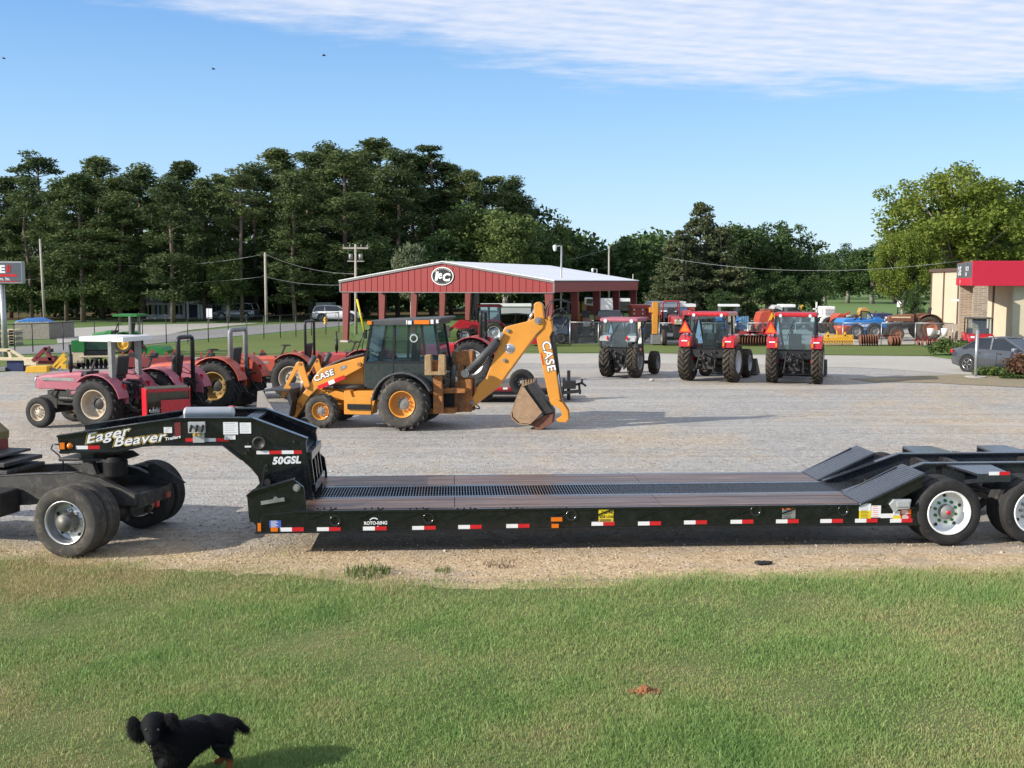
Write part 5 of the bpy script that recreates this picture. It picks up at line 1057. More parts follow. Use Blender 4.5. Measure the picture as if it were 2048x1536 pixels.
# ---------------------------------------------------------------- house and small structures across the road
def frame_at(D): return Fr((0, D), 0)
def bxp(m, F, x0, y0, x1, y1, c0, c1, taper=0):
    a = F.p(x0, y1, c0); b = F.p(x1, y0, c0); return m.bx(a[0], b[0], c0, c1, max(0, a[1]), b[1])
def house():
    F = frame_at(108); t = thing('house', 'white sided house with dark shingle roof among the pine trunks', 'house', (0, 108, 0))
    SID = mat('white_siding', (.62, .64, .66), (.54, .56, .6), 2, .6); SHG = mat('dark_shingles', (.04, .045, .055), (.06, .065, .075), 3, .9)
    m = MB(); bxp(m, F, 283, 603, 410, 640, 0, 7); m.build('wall', SID, t)
    m = MB(); bxp(m, F, 410, 606, 505, 640, 2, 8); m.build('wall', SID, t)
    ga = F.poly([(335, 606), (368, 568), (404, 606)]); m = MB(); m.prism(ga, -.2, 6); m.build('gable_wall', SID, t)
    q = F.poly([(330, 604), (368, 565), (408, 604)]); m = MB(); m.strip(q, -.5, 6, .15); m.build('gable_roof', SHG, t)
    for (x0, x1, c) in ((278, 340, 0), (400, 510, 2)):
        a = F.p(x0, 605, c); b = F.p(x1, 580, c); m = MB(); m.add([(a[0], c - .5, a[1]), (b[0], c - .5, a[1]), (b[0], c + 3.5, b[1]), (a[0], c + 3.5, b[1]), (b[0], c + 7, a[1]), (a[0], c + 7, a[1])], [(0, 1, 2, 3), (3, 2, 4, 5), (0, 3, 5), (1, 4, 2)]); m.build('roof', SHG, t)
    m = MB(); bxp(m, F, 372, 602, 412, 607, -1.6, 0); m.build('porch_roof', WHT, t)
    for x in (374, 396, 402): m = MB(); bxp(m, F, x, 607, x + 3, 640, -1.5, -1.3); m.build('porch_post', WHT, t)
    m = MB(); bxp(m, F, 380, 610, 394, 640, -.05, 0); m.build('door', NAVY, t)
    for x in (290, 302, 322, 352, 430, 495):
        m = MB(); bxp(m, F, x, 611, x + 8, 628, -.05 + (2 if x > 412 else 0), (2 if x > 412 else 0)); w_ = m.build('window', WINDOW, t)
        m = MB()
        for s in (x - 4, x + 8): bxp(m, F, s, 610, s + 4, 629, -.06 + (2 if x > 412 else 0), (2 if x > 412 else 0))
        m.build('shutter', NAVY, w_)
house()
m = MB(); F = frame_at(104); bxp(m, F, 518, 606, 540, 637, 0, 2.2); bxp(m, F, 519, 602, 539, 606, .05, 2.1); tag(m.build('garden_shed', WHT), 'small white garden shed beside the leaning utility pole', 'shed')
m = MB(); F = frame_at(106); bxp(m, F, 541, 609, 578, 636, 0, .1); tag(m.build('wooden_fence', mat('grey_planks', (.22, .22, .21), (.15, .15, .14), 8, .9)), 'grey plank fence panel right of the white garden shed', 'fence')
# board enclosure on the left with its blue cover and pallets
WEATH = mat('weathered_boards', (.33, .3, .25), (.22, .2, .17), 6, .9, bmp=.2, dirt=(.14, .12, .1), dirts=.42)
def enclosure():
    t = thing('board_enclosure', 'weathered grey board enclosure beside the road with a blue cover on top', 'fence', (0, 70, 0)); F = frame_at(70)
    a = F.p(30, 683); b = F.p(97, 644); m = MB(); x = a[0]
    while x < b[0]: m.bx(x, x + .145, 0, .03, 0.0, b[1] + rnd.uniform(-.03, .03)); x += .15
    m.build('front_boards', WEATH, t)
    m = MB(); y = .03
    while y < 3: m.bx(b[0] - .03 + y * .15, b[0] + y * .15, y, y + .145, 0, b[1] - .02); y += .15
    m.build('side_boards', WEATH, t)
    m = MB(); a = F.p(35, 645, 1); b = F.p(95, 638, 1); m.prism([(a[0], b[1] - .25), (b[0], b[1] - .25), (b[0] - .5, b[1] - .05), ((a[0] + b[0]) / 2, b[1] + .08), (a[0] + .3, b[1] - .08)], .3, 2.4); m.build('blue_cover', BLU, t, .05)
enclosure()
for i, (x0, y0) in enumerate(((3, 663), )):
    F = frame_at(63); t = thing('pallet_stack', 'tall stack of pale wooden pallets below the roadside sign', 'pallets', (0, 63, 0)); a = F.p(2, 697); b = F.p(30, 660)
    z = 0
    while z < b[1]:
        m = MB(); m.bx(a[0], b[0], 0, 1, z + .1, z + .13)
        for k in range(3): m.bx(a[0] + k * (b[0] - a[0] - .1) / 2, a[0] + .1 + k * (b[0] - a[0] - .1) / 2, 0, 1, z, z + .1)
        m.build('pallet', CREAM if int(z * 10) % 3 else WEATH, t); z += .16
# ---------------------------------------------------------------- roadside sign, lamps, poles, wires
def roadsign():
    D = 52; F = frame_at(D); t = thing('roadside_sign', 'grey dealer sign box on a tall round post at the left edge', 'sign', (0, D, 0))
    a = F.p(-95, 567); b = F.p(43, 523); m = MB(); m.bx(a[0], b[0], 0, .35, a[1], b[1]); m.build('sign_box', GALV, t, .02)
    m = MB(); m.bx(a[0] + .06, b[0] - .06, -.01, 0, a[1] + .06, b[1] - .06); m.build('sign_face', mat('slate_sign_face', (.09, .1, .12), (.11, .12, .14), 2, .4), t)
    m = MB(); q = F.p(38, 551); m.bx(a[0] + .1, q[0] - .1, -.016, -.01, q[1] - .05, q[1] + .06); q2 = F.p(38, 564); m.bx(a[0] + .1, q[0] - .06, -.016, -.01, q2[1] + .0, q2[1] + .04); m.build('red_bar', DRED, t)
    m = MB(); q = F.p(-47, 545); m.text('CASE', (q[0], q[1]), .34, 0, -.018, 0, .05, 1.18, 1.05); w_ = m.w; m.cur = 1
    for k in (0, .11): x = q[0] + w_ + .05 + k; m.prism([(x, q[1]), (x + .07, q[1]), (x + .12, q[1] + .36), (x + .05, q[1] + .36)], -.02, -.016)
    m.build('lettering', [DWHT, DRED], t)
    m = MB(); q = F.p(-50, 560.5); m.text('Tractor Farm. In.', (q[0], q[1]), .15, 0, -.018, 0, .02, 1.15); m.build('lettering', DWHT, t)
    for px in (8, ): p = F.p(px, 640, .18); m = MB(); m.cyl((p[0] + .02, .18, -.02), (p[0] - .04, .18, a[1]), .13, n=16); m.build('post', GALV, t)
roadsign()
POLE = mat('weathered_pole_wood', (.42, .38, .33), (.3, .27, .23), 5, .9, bmp=.2)
POLEP = {}
def upole(px, pyt, pyb, label, lean=0, arms=False, r=.13, mt=POLE, name='utility_pole', extra=None, D=None):
    b = G(px + lean, pyb) if D is None else At(px + lean, 600, D); D = b.y; F = Fr((b.x, b.y), 0); x, zt = F.p(px, pyt)
    t = thing(name, label, 'utility pole', (b.x, b.y, 0)); m = MB(); m.cyl((0, 0, -.1), (x, 0, zt), r, r * .7, 12); m.build('pole', mt, t)
    if arms:
        m = MB(); m.bx(x - .9, x + .9, -.05, .05, zt - .35, zt - .23); m.bx(x - .6, x + .6, -.05, .05, zt - 1.25, zt - 1.17); m.build('crossarm', POLE, t)
        for k in (-.85, -.4, .4, .85): m = MB(); m.cyl((x + k, 0, zt - .23), (x + k, 0, zt - .02), .05, .03, 8); m.build('insulator', GREY, t)
        for k in (-.35, .35): m = MB(); m.cyl((x + k, 0, zt - 1.1), (x + k, 0, zt - .7), .14, n=12); m.build('transformer', GREY, t)
    return t, F, zt
upole(80, 478, 641, 'tall leaning utility pole right of the roadside sign', 8, D=96)
t_, F_, z_ = upole(530, 505, 646, 'plain utility pole beside the road before the white garden shed', 3, r=.14)
upole(711, 488, 668, 'utility pole with crossarms and insulators left of the red shed gable', 1, arms=True, r=.11)
upole(1218, 492, 600, 'bare far utility pole rising behind the right end of the shed roof', 0, r=.12, D=118)
upole(1266, 548, 620, 'thin pole with short crossarm at the right corner of the shed', 0, r=.06, D=95)
def yardlamp(px, pyt, pyb, label, D=None):
    b = G(px, pyb) if D is None else At(px, 600, D); F = Fr((b.x, b.y), 0); x, zt = F.p(px + 2, pyt); t = thing('yard_lamp', label, 'street lamp', (b.x, b.y, 0))
    m = MB(); m.cyl((0, 0, 0), (x, 0, zt), .055, n=10); m.build('pole', GALV, t); m = MB(); m.tube([(x, 0, zt - .02), (x - .1, 0, zt + .02), (x - .35, 0, zt - .04)], .03); m.build('arm', GALV, t)
    m = MB(); m.lathe([(.04, .12), (.12, .08), (.13, 0), (.11, -.02)], (x - .4, 0, zt - .06), 'z', 14); m.build('lamp_head', WHT, t); m = MB(); m.sph((x - .4, 0, zt - .12), (.12, .12, .2), 12, 8); m.build('lamp_globe', WLENS, t)
yardlamp(1121, 492, 686, 'tall slim yard lamp post standing in front of the shed roof')
yardlamp(1192, 538, 600, 'short far yard lamp just showing above the shed roof', 100)
def wire(a, b, sag, label, r=.011):
    m = MB(); m.tube([(a[0] + (b[0] - a[0]) * k / 14, a[1] + (b[1] - a[1]) * k / 14, a[2] + (b[2] - a[2]) * k / 14 - sag * 4 * (k / 14) * (1 - k / 14)) for k in range(15)], r, 5)
    tag(m.build('power_line', GALV), label, 'wire')
A_ = lambda px, py, D: tuple(At(px, py, D))
wire(A_(83, 512, 102), A_(530, 508, 96), 1.0, 'upper overhead wire sagging from the leaning pole to the plain pole')
wire(A_(86, 556, 102), A_(530, 553, 96), .6, 'lower overhead wire sagging from the leaning pole to the plain pole')
wire(A_(530, 508, 96), A_(711, 548, 79), .4, 'upper overhead wire dropping from the plain pole to the crossarm pole')
wire(A_(530, 553, 96), A_(711, 569, 79), .3, 'lower overhead wire from the plain pole to the crossarm pole')
wire(A_(-120, 565, 104), A_(86, 556, 102), .2, 'overhead wire leaving the leaning pole behind the roadside sign')
wire(A_(1000, 540, 112), A_(1218, 497, 118), .4, 'overhead wire climbing to the bare pole behind the shed roof')
wire(A_(1330, 515, 92), A_(1920, 522, 80), .9, 'long overhead wire sagging before the dark trees toward the dealership')
# ---------------------------------------------------------------- fences
def chain(pts, h, label, mt, name='chain_link_fence', rail=True, sp=None, r=.03, cell=.11, gate=()):
    p0 = G(*pts[0]); t = thing(name, label, 'fence', (0, 0, 0)); W_ = [G(*p) for p in pts]
    for p in W_: m = MB(); m.cyl((p.x, p.y, 0), (p.x, p.y, h + .03), r, n=8); m.build('post', mt, t)
    for a, b in zip(W_, W_[1:]):
        if rail: m = MB(); m.cyl((a.x, a.y, h), (b.x, b.y, h), .025, n=6); m.build('top_rail', mt, t)
        L = (b - a).length; n_ = max(2, int(L / cell)); m = MB(); V = []; Fc = []; u = (b - a) / L; w_ = .0032
        for k in range(-int(h / cell), n_):
            for s in (1, -1):
                s0, s1 = k * cell, k * cell + h; z0, z1 = (0.03, h) if s > 0 else (h, .03)
                if s0 < 0: z0 += (z1 - z0) * (-s0) / h; s0 = 0
                if s1 > L: z1 -= (z1 - z0) * (s1 - L) / (s1 - s0) if s1 > s0 else 0; s1 = L
                if s1 <= s0: continue
                o = len(V); pa = a + u * s0; pb = a + u * s1
                V += [(pa.x, pa.y, z0 - w_), (pb.x, pb.y, z1 - w_), (pb.x, pb.y, z1 + w_), (pa.x, pa.y, z0 + w_)]; Fc.append((o, o + 1, o + 2, o + 3))
        link(npmesh('wire_mesh', np.array(V), np.array(Fc), mt), 'wire_mesh', t)
    return t
chain([(-60, 712), (2, 709), (30, 705), (66, 704), (127, 700), (190, 694), (238, 692), (286, 690), (333, 688), (376, 686), (417, 684), (457, 682), (494, 680), (528, 678), (561, 676), (592, 674), (623, 671), (652, 669), (678, 666)], 1.5, 'black chain link fence with thin posts along the road on the left', mat('black_fence_coating', (.02, .02, .02), (.03, .03, .03)), sp=1)
chain([(1140, 690), (1197, 690)], 1.35, 'left leaf of the galvanised chain link gate beside the lamp post', GALV, 'chain_link_gate', r=.04)
chain([(1202, 690), (1262, 690)], 1.35, 'right leaf of the galvanised chain link gate behind the pink roofed tractor', GALV, 'chain_link_gate', r=.04)
chain([(1266, 690), (1318, 690), (1400, 690), (1495, 690), (1590, 690), (1685, 690), (1762, 690), (1830, 690), (1905, 691)], 1.3, 'galvanised chain link fence along the storage yard behind the tractors', GALV)
p = G(1951, 754); t = thing('steel_post', 'bare galvanised steel post standing on a concrete pad before the grey sedan', 'post', (p.x, p.y, 0))
m = MB(); x, z = Fr((p.x, p.y), 0).p(1955, 660); m.cyl((0, 0, 0), (x, 0, z), .06, n=12); m.build('post', GALV, t); m = MB(); m.cyl((0, 0, 0), (0, 0, .03), .4, n=16); m.build('concrete_pad', CONC, t)
p = G(418, 648); t = thing('street_sign', 'small white road sign seen from behind before the white house', 'sign', (p.x, p.y, 0)); F = Fr((p.x, p.y), 0)
m = MB(); m.cyl((0, 0, 0), (0, 0, 1.4), .03, n=8); m.build('post', GREY, t); a = F.p(413, 637); b = F.p(424, 617); m = MB(); m.bx(a[0], b[0], -.02, -.005, a[1], b[1]); m.build('sign_plate', DWHT, t)
p = G(651, 648); m = MB(); m.lathe([(.16, 0), (.16, .06), (.11, .08), (.11, .45), (.15, .47), (.13, .56), (.05, .64), (.001, .66)], axis='z', n=14); m.cyl((-.2, 0, .34), (.2, 0, .34), .06, n=10); tag(m.build('fire_hydrant', YEL, None, 0, (p.x, p.y, 0)), 'small yellow fire hydrant by the road left of the shed', 'hydrant')
p = At(730, 640, 76); m = MB(); m.cyl((0, 0, 0), (-.55, 0, 2.5), .07, n=8); tag(m.build('guy_wire_marker', DYEL, None, 0, (p.x, p.y, 0)), 'slanted yellow guy wire guard left of the shed columns', 'pole guard')
# ---------------------------------------------------------------- trees
PINEL = leaf('pine_needles', [(.045, .072, .026), (.082, .12, .04), (.15, .175, .06)], .35)
DARKL = leaf('dark_leaves', [(.03, .06, .02), (.055, .10, .03), (.095, .15, .045)], .5)
MIDL = leaf('green_leaves', [(.05, .09, .022), (.085, .13, .035), (.14, .18, .05)], .4)
YELL = leaf('yellow_green_leaves', [(.085, .13, .02), (.145, .20, .03), (.235, .27, .045)], .35, .35)
CEDL = leaf('cedar_leaves', [(.045, .065, .03), (.09, .11, .05), (.16, .17, .08)], .5)
PALEL = leaf('pale_leaves', [(.10, .13, .07), (.15, .18, .10), (.22, .24, .14)], .5)
REDL = leaf('reddish_shrub_leaves', [(.10, .05, .035), (.16, .08, .05), (.12, .11, .05)], 3)
BARK = mat('pine_bark', (.20, .15, .115), (.11, .08, .065), 3, .9, bmp=.5, bs=12)
BARKG = mat('grey_bark', (.30, .27, .24), (.18, .16, .14), 2, .9, bmp=.5, bs=12)
def leaves(cl, n, size, asp, rs, droop=0):
    """cl: (k,6) clump centre + radii; n leaves per clump -> quads"""
    cl = np.asarray(cl, float); k = len(cl); N = k * n
    d = rs.randn(N, 3); d /= np.linalg.norm(d, axis=1)[:, None]; rr = rs.rand(N) ** .45
    c = np.repeat(cl[:, :3], n, 0); r = np.repeat(cl[:, 3:6], n, 0); P = c + d * rr[:, None] * r
    a = rs.randn(N, 3); a[:, 2] = a[:, 2] * .6 - droop; a /= np.linalg.norm(a, axis=1)[:, None]
    b = np.cross(a, rs.randn(N, 3)); b /= np.linalg.norm(b, axis=1)[:, None] + 1e-9
    s = size * (.55 + .9 * rs.rand(N)); a *= s[:, None] * .5; b *= s[:, None] * .5 * asp
    V = np.stack([P - a - b * .4, P - a * .1 + b, P + a + b * .2, P + a * .2 - b], 1).reshape(-1, 3)
    return V, np.arange(N * 4).reshape(-1, 4)
def limbs(m, cl, base, rs, r0, k):
    for i in rs.permutation(len(cl))[:k]:
        p = Vector(cl[i][:3]); q = base(p); mid = q.lerp(p, .5) + Vector((0, 0, rs.uniform(-.1, .35))); m.tube([q, mid, p], [r0, r0 * .65, r0 * .25], 5)
VAR = {}
def variant(kind, i):
    key = (kind, i)
    if key in VAR: return VAR[key]
    rs = np.random.RandomState(hash(kind) % 1000 if False else sum(map(ord, kind)) * 7 + i * 31); m = MB(); cl = []
    if kind == 'pine':
        H = 16.0; lo = .09 + .15 * rs.rand(); m.tube([(0, 0, -.2), (.1 * rs.randn(), .1, 5), (.2 * rs.randn(), 0, 10), (0, 0, 15.3)], [.24, .2, .15, .04], 8)
        for j in range(96):
            u = rs.rand() ** .85; z = H * (lo + (.97 - lo) * u); rad_ = 2.7 * math.sin(math.pi * min(1, .18 + .80 * u)) ** .8 * (.75 + .4 * rs.rand()) + .2
            if u > .9: rad_ *= .8
            a = rs.rand() * 6.28; q = rad_ * (.35 + .65 * rs.rand()); s = .55 + .55 * rs.rand(); cl.append((q * math.cos(a), q * math.sin(a), z + .1 * q, s * 1.25, s * 1.25, s * .62))
        limbs(m, cl, lambda p: Vector((0, 0, p.z - .5)), rs, .06, 26); V, F = leaves(cl, 150, .38, .28, rs); mt, bk = PINEL, BARK
    elif kind == 'topknot':   # a pine whose crown is a few separate plates on a bare stem
        H = 16.0; m.tube([(0, 0, -.2), (.1, 0, 6), (-.1, .1, 11), (0, 0, 15.5)], [.24, .2, .14, .04], 8)
        for j in range(34):
            lev = (15.2, 14.4, 13.3, 11.8, 10.6)[j % 5]; a = rs.rand() * 6.28; q = (1.0, 2.0, 2.6, 2.4, 2.0)[j % 5] * rs.rand() ** .6; s = .5 + .45 * rs.rand(); cl.append((q * math.cos(a), q * math.sin(a), lev + .3 * rs.randn(), s * 1.3, s * 1.3, s * .5))
        limbs(m, cl, lambda p: Vector((0, 0, p.z - .6)), rs, .05, 26); V, F = leaves(cl, 110, .42, .28, rs); mt, bk = PINEL, BARK
    elif kind == 'cedar':
        H = 12.0; m.tube([(0, 0, -.2), (0, .1, 5), (.1, 0, 11.6)], [.3, .2, .04], 8)
        for j in range(170):
            u = rs.rand() ** 1.35; z = .6 + (H - .7) * u; rad_ = 3.6 * (1 - u) ** .62 * (.7 + .5 * rs.rand()) + .15; a = rs.rand() * 6.28; q = rad_ * (.5 + .5 * rs.rand()); s = (.4 + .5 * rs.rand()) * (1.1 - .45 * u); cl.append((q * math.cos(a), q * math.sin(a), z - .12 * q, s * 1.3, s * 1.3, s * .7))
        limbs(m, cl, lambda p: Vector((0, 0, p.z + .3)), rs, .05, 30); V, F = leaves(cl, 95, .36, .4, rs, .8); mt, bk = CEDL, BARKG
    else:
        H = 12.0; dens = {'broad': 95, 'oak': 230, 'bush': 60, 'dark': 100, 'pale': 80}[kind]
        hw = {'broad': 4.2, 'oak': 6.4, 'bush': 5.0, 'dark': 4.6, 'pale': 3.6}[kind]; z0 = {'bush': .3, 'dark': .7, 'broad': 1.0}.get(kind, 2.2); fork = 3.2
        m.tube([(0, 0, -.2), (.15, .1, 2), (0, 0, 5)], [.38, .3, .2] if kind != 'bush' else [.12, .1, .05], 8)
        subs = [(rs.randn() * hw * .38, rs.randn() * hw * .38, z0 + (H - z0) * (.3 + .6 * rs.rand())) for _ in range(9)]
        for j in range(dens):
            d = rs.randn(3); d /= np.linalg.norm(d); q = rs.rand() ** .38; zc = (H + z0) / 2; hz = (H - z0) / 2
            c = np.array([d[0] * hw * q, d[1] * hw * q, zc + d[2] * hz * q * .96]); sub = subs[j % 9]; c = c * .82 + np.array(sub) * .18
            ww = 1 if c[2] > zc else .75 + .25 * (c[2] - z0) / (zc - z0); s = (.55 + .6 * rs.rand()) * (1.15 if kind != 'oak' else 1.0); cl.append((c[0] * ww, c[1] * ww, c[2], s * 1.2, s * 1.2, s * .85))
        if kind != 'bush': limbs(m, cl, lambda p: Vector((0, 0, min(p.z * .5, 5.0))), rs, .11 if kind == 'oak' else .08, 46 if kind == 'oak' else 20)
        V, F = leaves(cl, 120 if kind != 'oak' else 170, .36 if kind != 'oak' else .25, .55, rs)
        mt = {'broad': MIDL, 'oak': YELL, 'bush': DARKL, 'dark': DARKL, 'pale': PALEL}[kind]; bk = BARKG
    VAR[key] = (m.mesh('trunk', bk), npmesh('crown', V, F, mt), H); return VAR[key]
def tree(name, kind, px, pyt, D, label, i=0, wide=1.0, group=None):
    tr, cr, H = variant(kind, i); b = At(px, 600, D); b.z = 0; F = Fr((b.x, b.y), 0); h = F.p(px, pyt)[1]; k = h / H
    t = thing(name, label, 'tree' if kind != 'bush' else 'shrub', (b.x, b.y, 0), rnd.uniform(0, 6.28), group); t.scale = (k * wide, k * wide, k)
    link(tr, 'trunk', t); link(cr, 'crown', t); return t
LM = [(-60, 'at left edge'), (25, 'behind roadside sign'), (85, 'behind leaning utility pole'), (165, 'above board enclosure'), (215, 'above green canopy'), (300, 'at white house left end'), (365, 'over white house gable'), (420, 'behind white road sign'), (480, 'behind silver suv'), (530, 'behind plain utility pole'), (590, 'behind grey plank fence'), (650, 'behind white wagon'), (711, 'behind crossarm pole'), (780, 'over left shed roof slope'), (890, 'over shed emblem'), (1000, 'over right shed roof slope'), (1122, 'behind tall yard lamp'), (1230, 'behind shed right end')]
seen = {}
def where(px): return min(LM, key=lambda q: abs(q[0] - px))
for idx, (px, py, D) in enumerate(((-40, 360, 106), (20, 352, 110), (62, 352, 103), (85, 305, 113), (132, 352, 101), (165, 345, 99.5), (205, 312, 107), (240, 352, 100), (285, 326, 103), (345, 350, 98), (375, 319, 108), (410, 356, 104), (445, 346, 111), (484, 340, 100), (512, 322, 108), (560, 294, 111), (590, 345, 100), (622, 302, 106), (655, 282, 113), (692, 296, 103), (730, 302, 114), (762, 274, 119), (795, 300, 112), (828, 300, 120), (864, 291, 119), (902, 325, 122), (940, 338, 118), (985, 350, 124), (1022, 352, 127), (1046, 388, 129))):
    lx, wd = where(px); kind = 'topknot' if idx in (3, 13, 21, 24) else 'pine'
    row = 'near' if D < 105 else 'rear'; look = 'bare stemmed flat topped pine' if kind == 'topknot' else ('tall dense pine' if py < 330 else 'shorter dense pine')
    side = 'left' if px < lx - 8 else ('right' if px > lx + 8 else 'middle'); label = f'{look}, {row} row, {side}, {wd}'
    if label in seen: label = label.replace('tall', 'tallest').replace('shorter', 'lowest')
    seen[label] = 1; tree('pine_tree', kind, px, py, D, label, idx % 5, rnd.uniform(1.0, 1.3), 'pines in the stand across the road')
for idx, (px, py, D, kind, nm, wide, label) in enumerate((
    (35, 545, 104, 'bush', 'shrub', 1.6, 'dark bushy undergrowth behind the roadside sign post'),
    (120, 560, 106, 'bush', 'shrub', 1.8, 'dark bushy undergrowth right of the leaning utility pole'),
    (250, 545, 112, 'bush', 'shrub', 1.9, 'dark bushy undergrowth between the pine trunks left of the house'),
    (150, 470, 112, 'dark', 'leafy_tree', 1.0, 'dark leafy tree under the pines above the board enclosure'),
    (255, 480, 114, 'dark', 'leafy_tree', 1.0, 'dark leafy tree under the pines left of the white house'),
    (455, 500, 99, 'broad', 'leafy_tree', .9, 'light green leafy tree right of the white house'),
    (400, 520, 113, 'dark', 'leafy_tree', 1.0, 'dark leafy tree behind the white house roof'),
    (560, 490, 112, 'dark', 'leafy_tree', 1.0, 'dark leafy tree behind the grey plank fence'),
    (630, 500, 112, 'broad', 'leafy_tree', .8, 'green leafy tree behind the white wagon and box trailer'),
    (690, 490, 112, 'dark', 'leafy_tree', .9, 'dark leafy tree left of the crossarm pole'),
    (760, 480, 108, 'dark', 'leafy_tree', .9, 'dark leafy tree right of the crossarm pole'),
    (825, 470, 97, 'pale', 'leafy_tree', .8, 'pale green tree just left of the shed emblem'),
    (880, 450, 106, 'dark', 'leafy_tree', 1.1, 'dark tree behind the peak of the shed gable'),
    (950, 388, 108, 'broad', 'leafy_tree', 1.0, 'tall olive green tree over the shed roof ridge'),
    (1010, 410, 104, 'broad', 'leafy_tree', .9, 'olive green tree over the right slope of the shed roof'),
    (1065, 425, 112, 'dark', 'leafy_tree', .9, 'dark tree left of the tall yard lamp head'),
    (1103, 420, 124, 'broad', 'leafy_tree', .8, 'green tree whose top shows just left of the yard lamp head'),
    (1135, 470, 128, 'dark', 'leafy_tree', .9, 'dark tree right behind the yard lamp head'),
    (1172, 484, 150, 'broad', 'leafy_tree', 1.0, 'distant green tree left of the bare far pole'),
    (1212, 500, 150, 'dark', 'leafy_tree', .9, 'distant dark tree behind the bare far pole'),
    (1255, 492, 165, 'pale', 'leafy_tree', 1.1, 'distant pale greyish tree right of the bare far pole'),
    (1285, 520, 130, 'dark', 'leafy_tree', 1.0, 'dark round tree left of the side road'),
    (1315, 498, 230, 'pale', 'leafy_tree', 1.1, 'far pale tree at the end of the side road'),
    (1400, 404, 98, 'cedar', 'cedar_tree', 1.0, 'tall grey green cedar with a thin spire top'),
    (1362, 462, 96, 'cedar', 'cedar_tree', 1.45, 'broad drooping cedar right of the side road'),
    (1440, 455, 97, 'cedar', 'cedar_tree', 1.4, 'lower drooping cedar right of the spire topped one'),
    (1478, 428, 104, 'dark', 'leafy_tree', 1.0, 'dark round topped tree right of the cedars'),
    (1535, 432, 106, 'dark', 'leafy_tree', 1.0, 'dark tree above the right red cab tractor'),
    (1590, 448, 108, 'dark', 'leafy_tree', .95, 'dark tree at the right end of the round topped group'),
    (1500, 540, 96, 'bush', 'shrub', .9, 'dense green bush below the round topped trees, left one'),
    (1560, 530, 97, 'bush', 'shrub', 1.0, 'dense green bush behind the teal cab machine'),
    (1625, 540, 99, 'bush', 'shrub', .9, 'dense green bush behind the white harvester'),
    (1440, 575, 93, 'bush', 'shrub', 1.3, 'low dark bush behind the blue tractor'),
    (1650, 500, 190, 'dark', 'leafy_tree', 1.2, 'far dark tree left of the field gap'),
    (1695, 486, 185, 'dark', 'leafy_tree', 1.3, 'far dark tree in the middle of the field edge'),
    (1745, 478, 180, 'dark', 'leafy_tree', 1.3, 'far dark tree partly behind the yellow green oak'),
    (1790, 470, 185, 'dark', 'leafy_tree', 1.3, 'far dark tree behind the trunk of the yellow green oak'),
    (1915, 322, 90, 'oak', 'oak_tree', 1.0, 'big yellow green oak rising behind the dealership roof'),
    (1808, 450, 86, 'oak', 'oak_tree', .72, 'smaller yellow green oak spreading left of the big one'),
    (2015, 345, 98, 'dark', 'leafy_tree', 1.05, 'dark tall tree behind the red canopy at the right edge'),
    (2080, 360, 100, 'broad', 'leafy_tree', 1.0, 'green tree cut by the right picture edge'),
    (1828, 560, 84, 'bush', 'shrub', .8, 'dark green bush beside the beige building corner'),
    (1930, 480, 96, 'broad', 'leafy_tree', 1.0, 'green tree directly above the red canopy corner'))):
    tree(nm, kind, px, py, D, label, idx % 3 if kind != 'oak' else idx % 2, wide)
# the wood behind the pines reads as one mass
rs = np.random.RandomState(77); cl = []
for j in range(1150):
    x = rs.uniform(-78, 22); y = rs.uniform(128, 150); s = rs.uniform(1.0, 1.9); cl.append((x, y, rs.uniform(.5, (14.0 if -50 < x < -8 else 11.5) if x < 5 else 9), s * 1.2, s, s * .8))
for j in range(260):
    x = rs.uniform(20, 90); y = rs.uniform(215, 250); s = rs.uniform(1.6, 2.8); cl.append((x, y, rs.uniform(.5, 9), s * 1.3, s, s * .9))
V, F = leaves(cl, 60, .75, .6, rs); tag(link(npmesh('distant_wood', V, F, DARKL), 'distant_wood'), 'dark wood filling the background behind the pine rows and the field', 'wood', kind='stuff')
rs = np.random.RandomState(78); cl = []
for j in range(170):
    x = rs.uniform(-52, -14); cl.append((x, rs.uniform(112, 118), rs.uniform(.2, 4.2), 1.3, .8, .9))
V, F = leaves(cl, 70, .5, .6, rs); tag(link(npmesh('undergrowth', V, F, DARKL), 'undergrowth'), 'dark undergrowth between the pine trunks around the house', 'undergrowth', kind='stuff')
def shrub(name, label, px, py, w_, h, mt, n=24, seed=1):
    p = G(px, py); rs = np.random.RandomState(seed); cl = []
    for j in range(n): a = rs.rand() * 6.28; q = rs.rand() ** .5; cl.append((math.cos(a) * q * w_, math.sin(a) * q * w_ * .7, h * (.2 + .65 * rs.rand() * (1 - .5 * q)), .28, .28, .2))
    V, F = leaves(cl, 90, .12, .55, rs); return tag(link(npmesh(name, V, F, mt), name, None, (p.x, p.y, 0)), label, 'shrub')
shrub('shrub', 'rounded bright green shrub left of the sedan trunk', 1898, 709, 1.0, .95, MIDL, 40, 2)
shrub('shrub', 'reddish shrub in the bed before the sedan bonnet', 2052, 756, .75, 1.2, REDL, 40, 3)
shrub('grass_clump', 'low bright green plants in the bed below the sedan door', 1985, 750, .6, .3, MIDL, 20, 4)
shrub('grass_clump', 'low green plants beside the sedan front wheel', 2020, 756, .5, .3, MIDL, 14, 5)
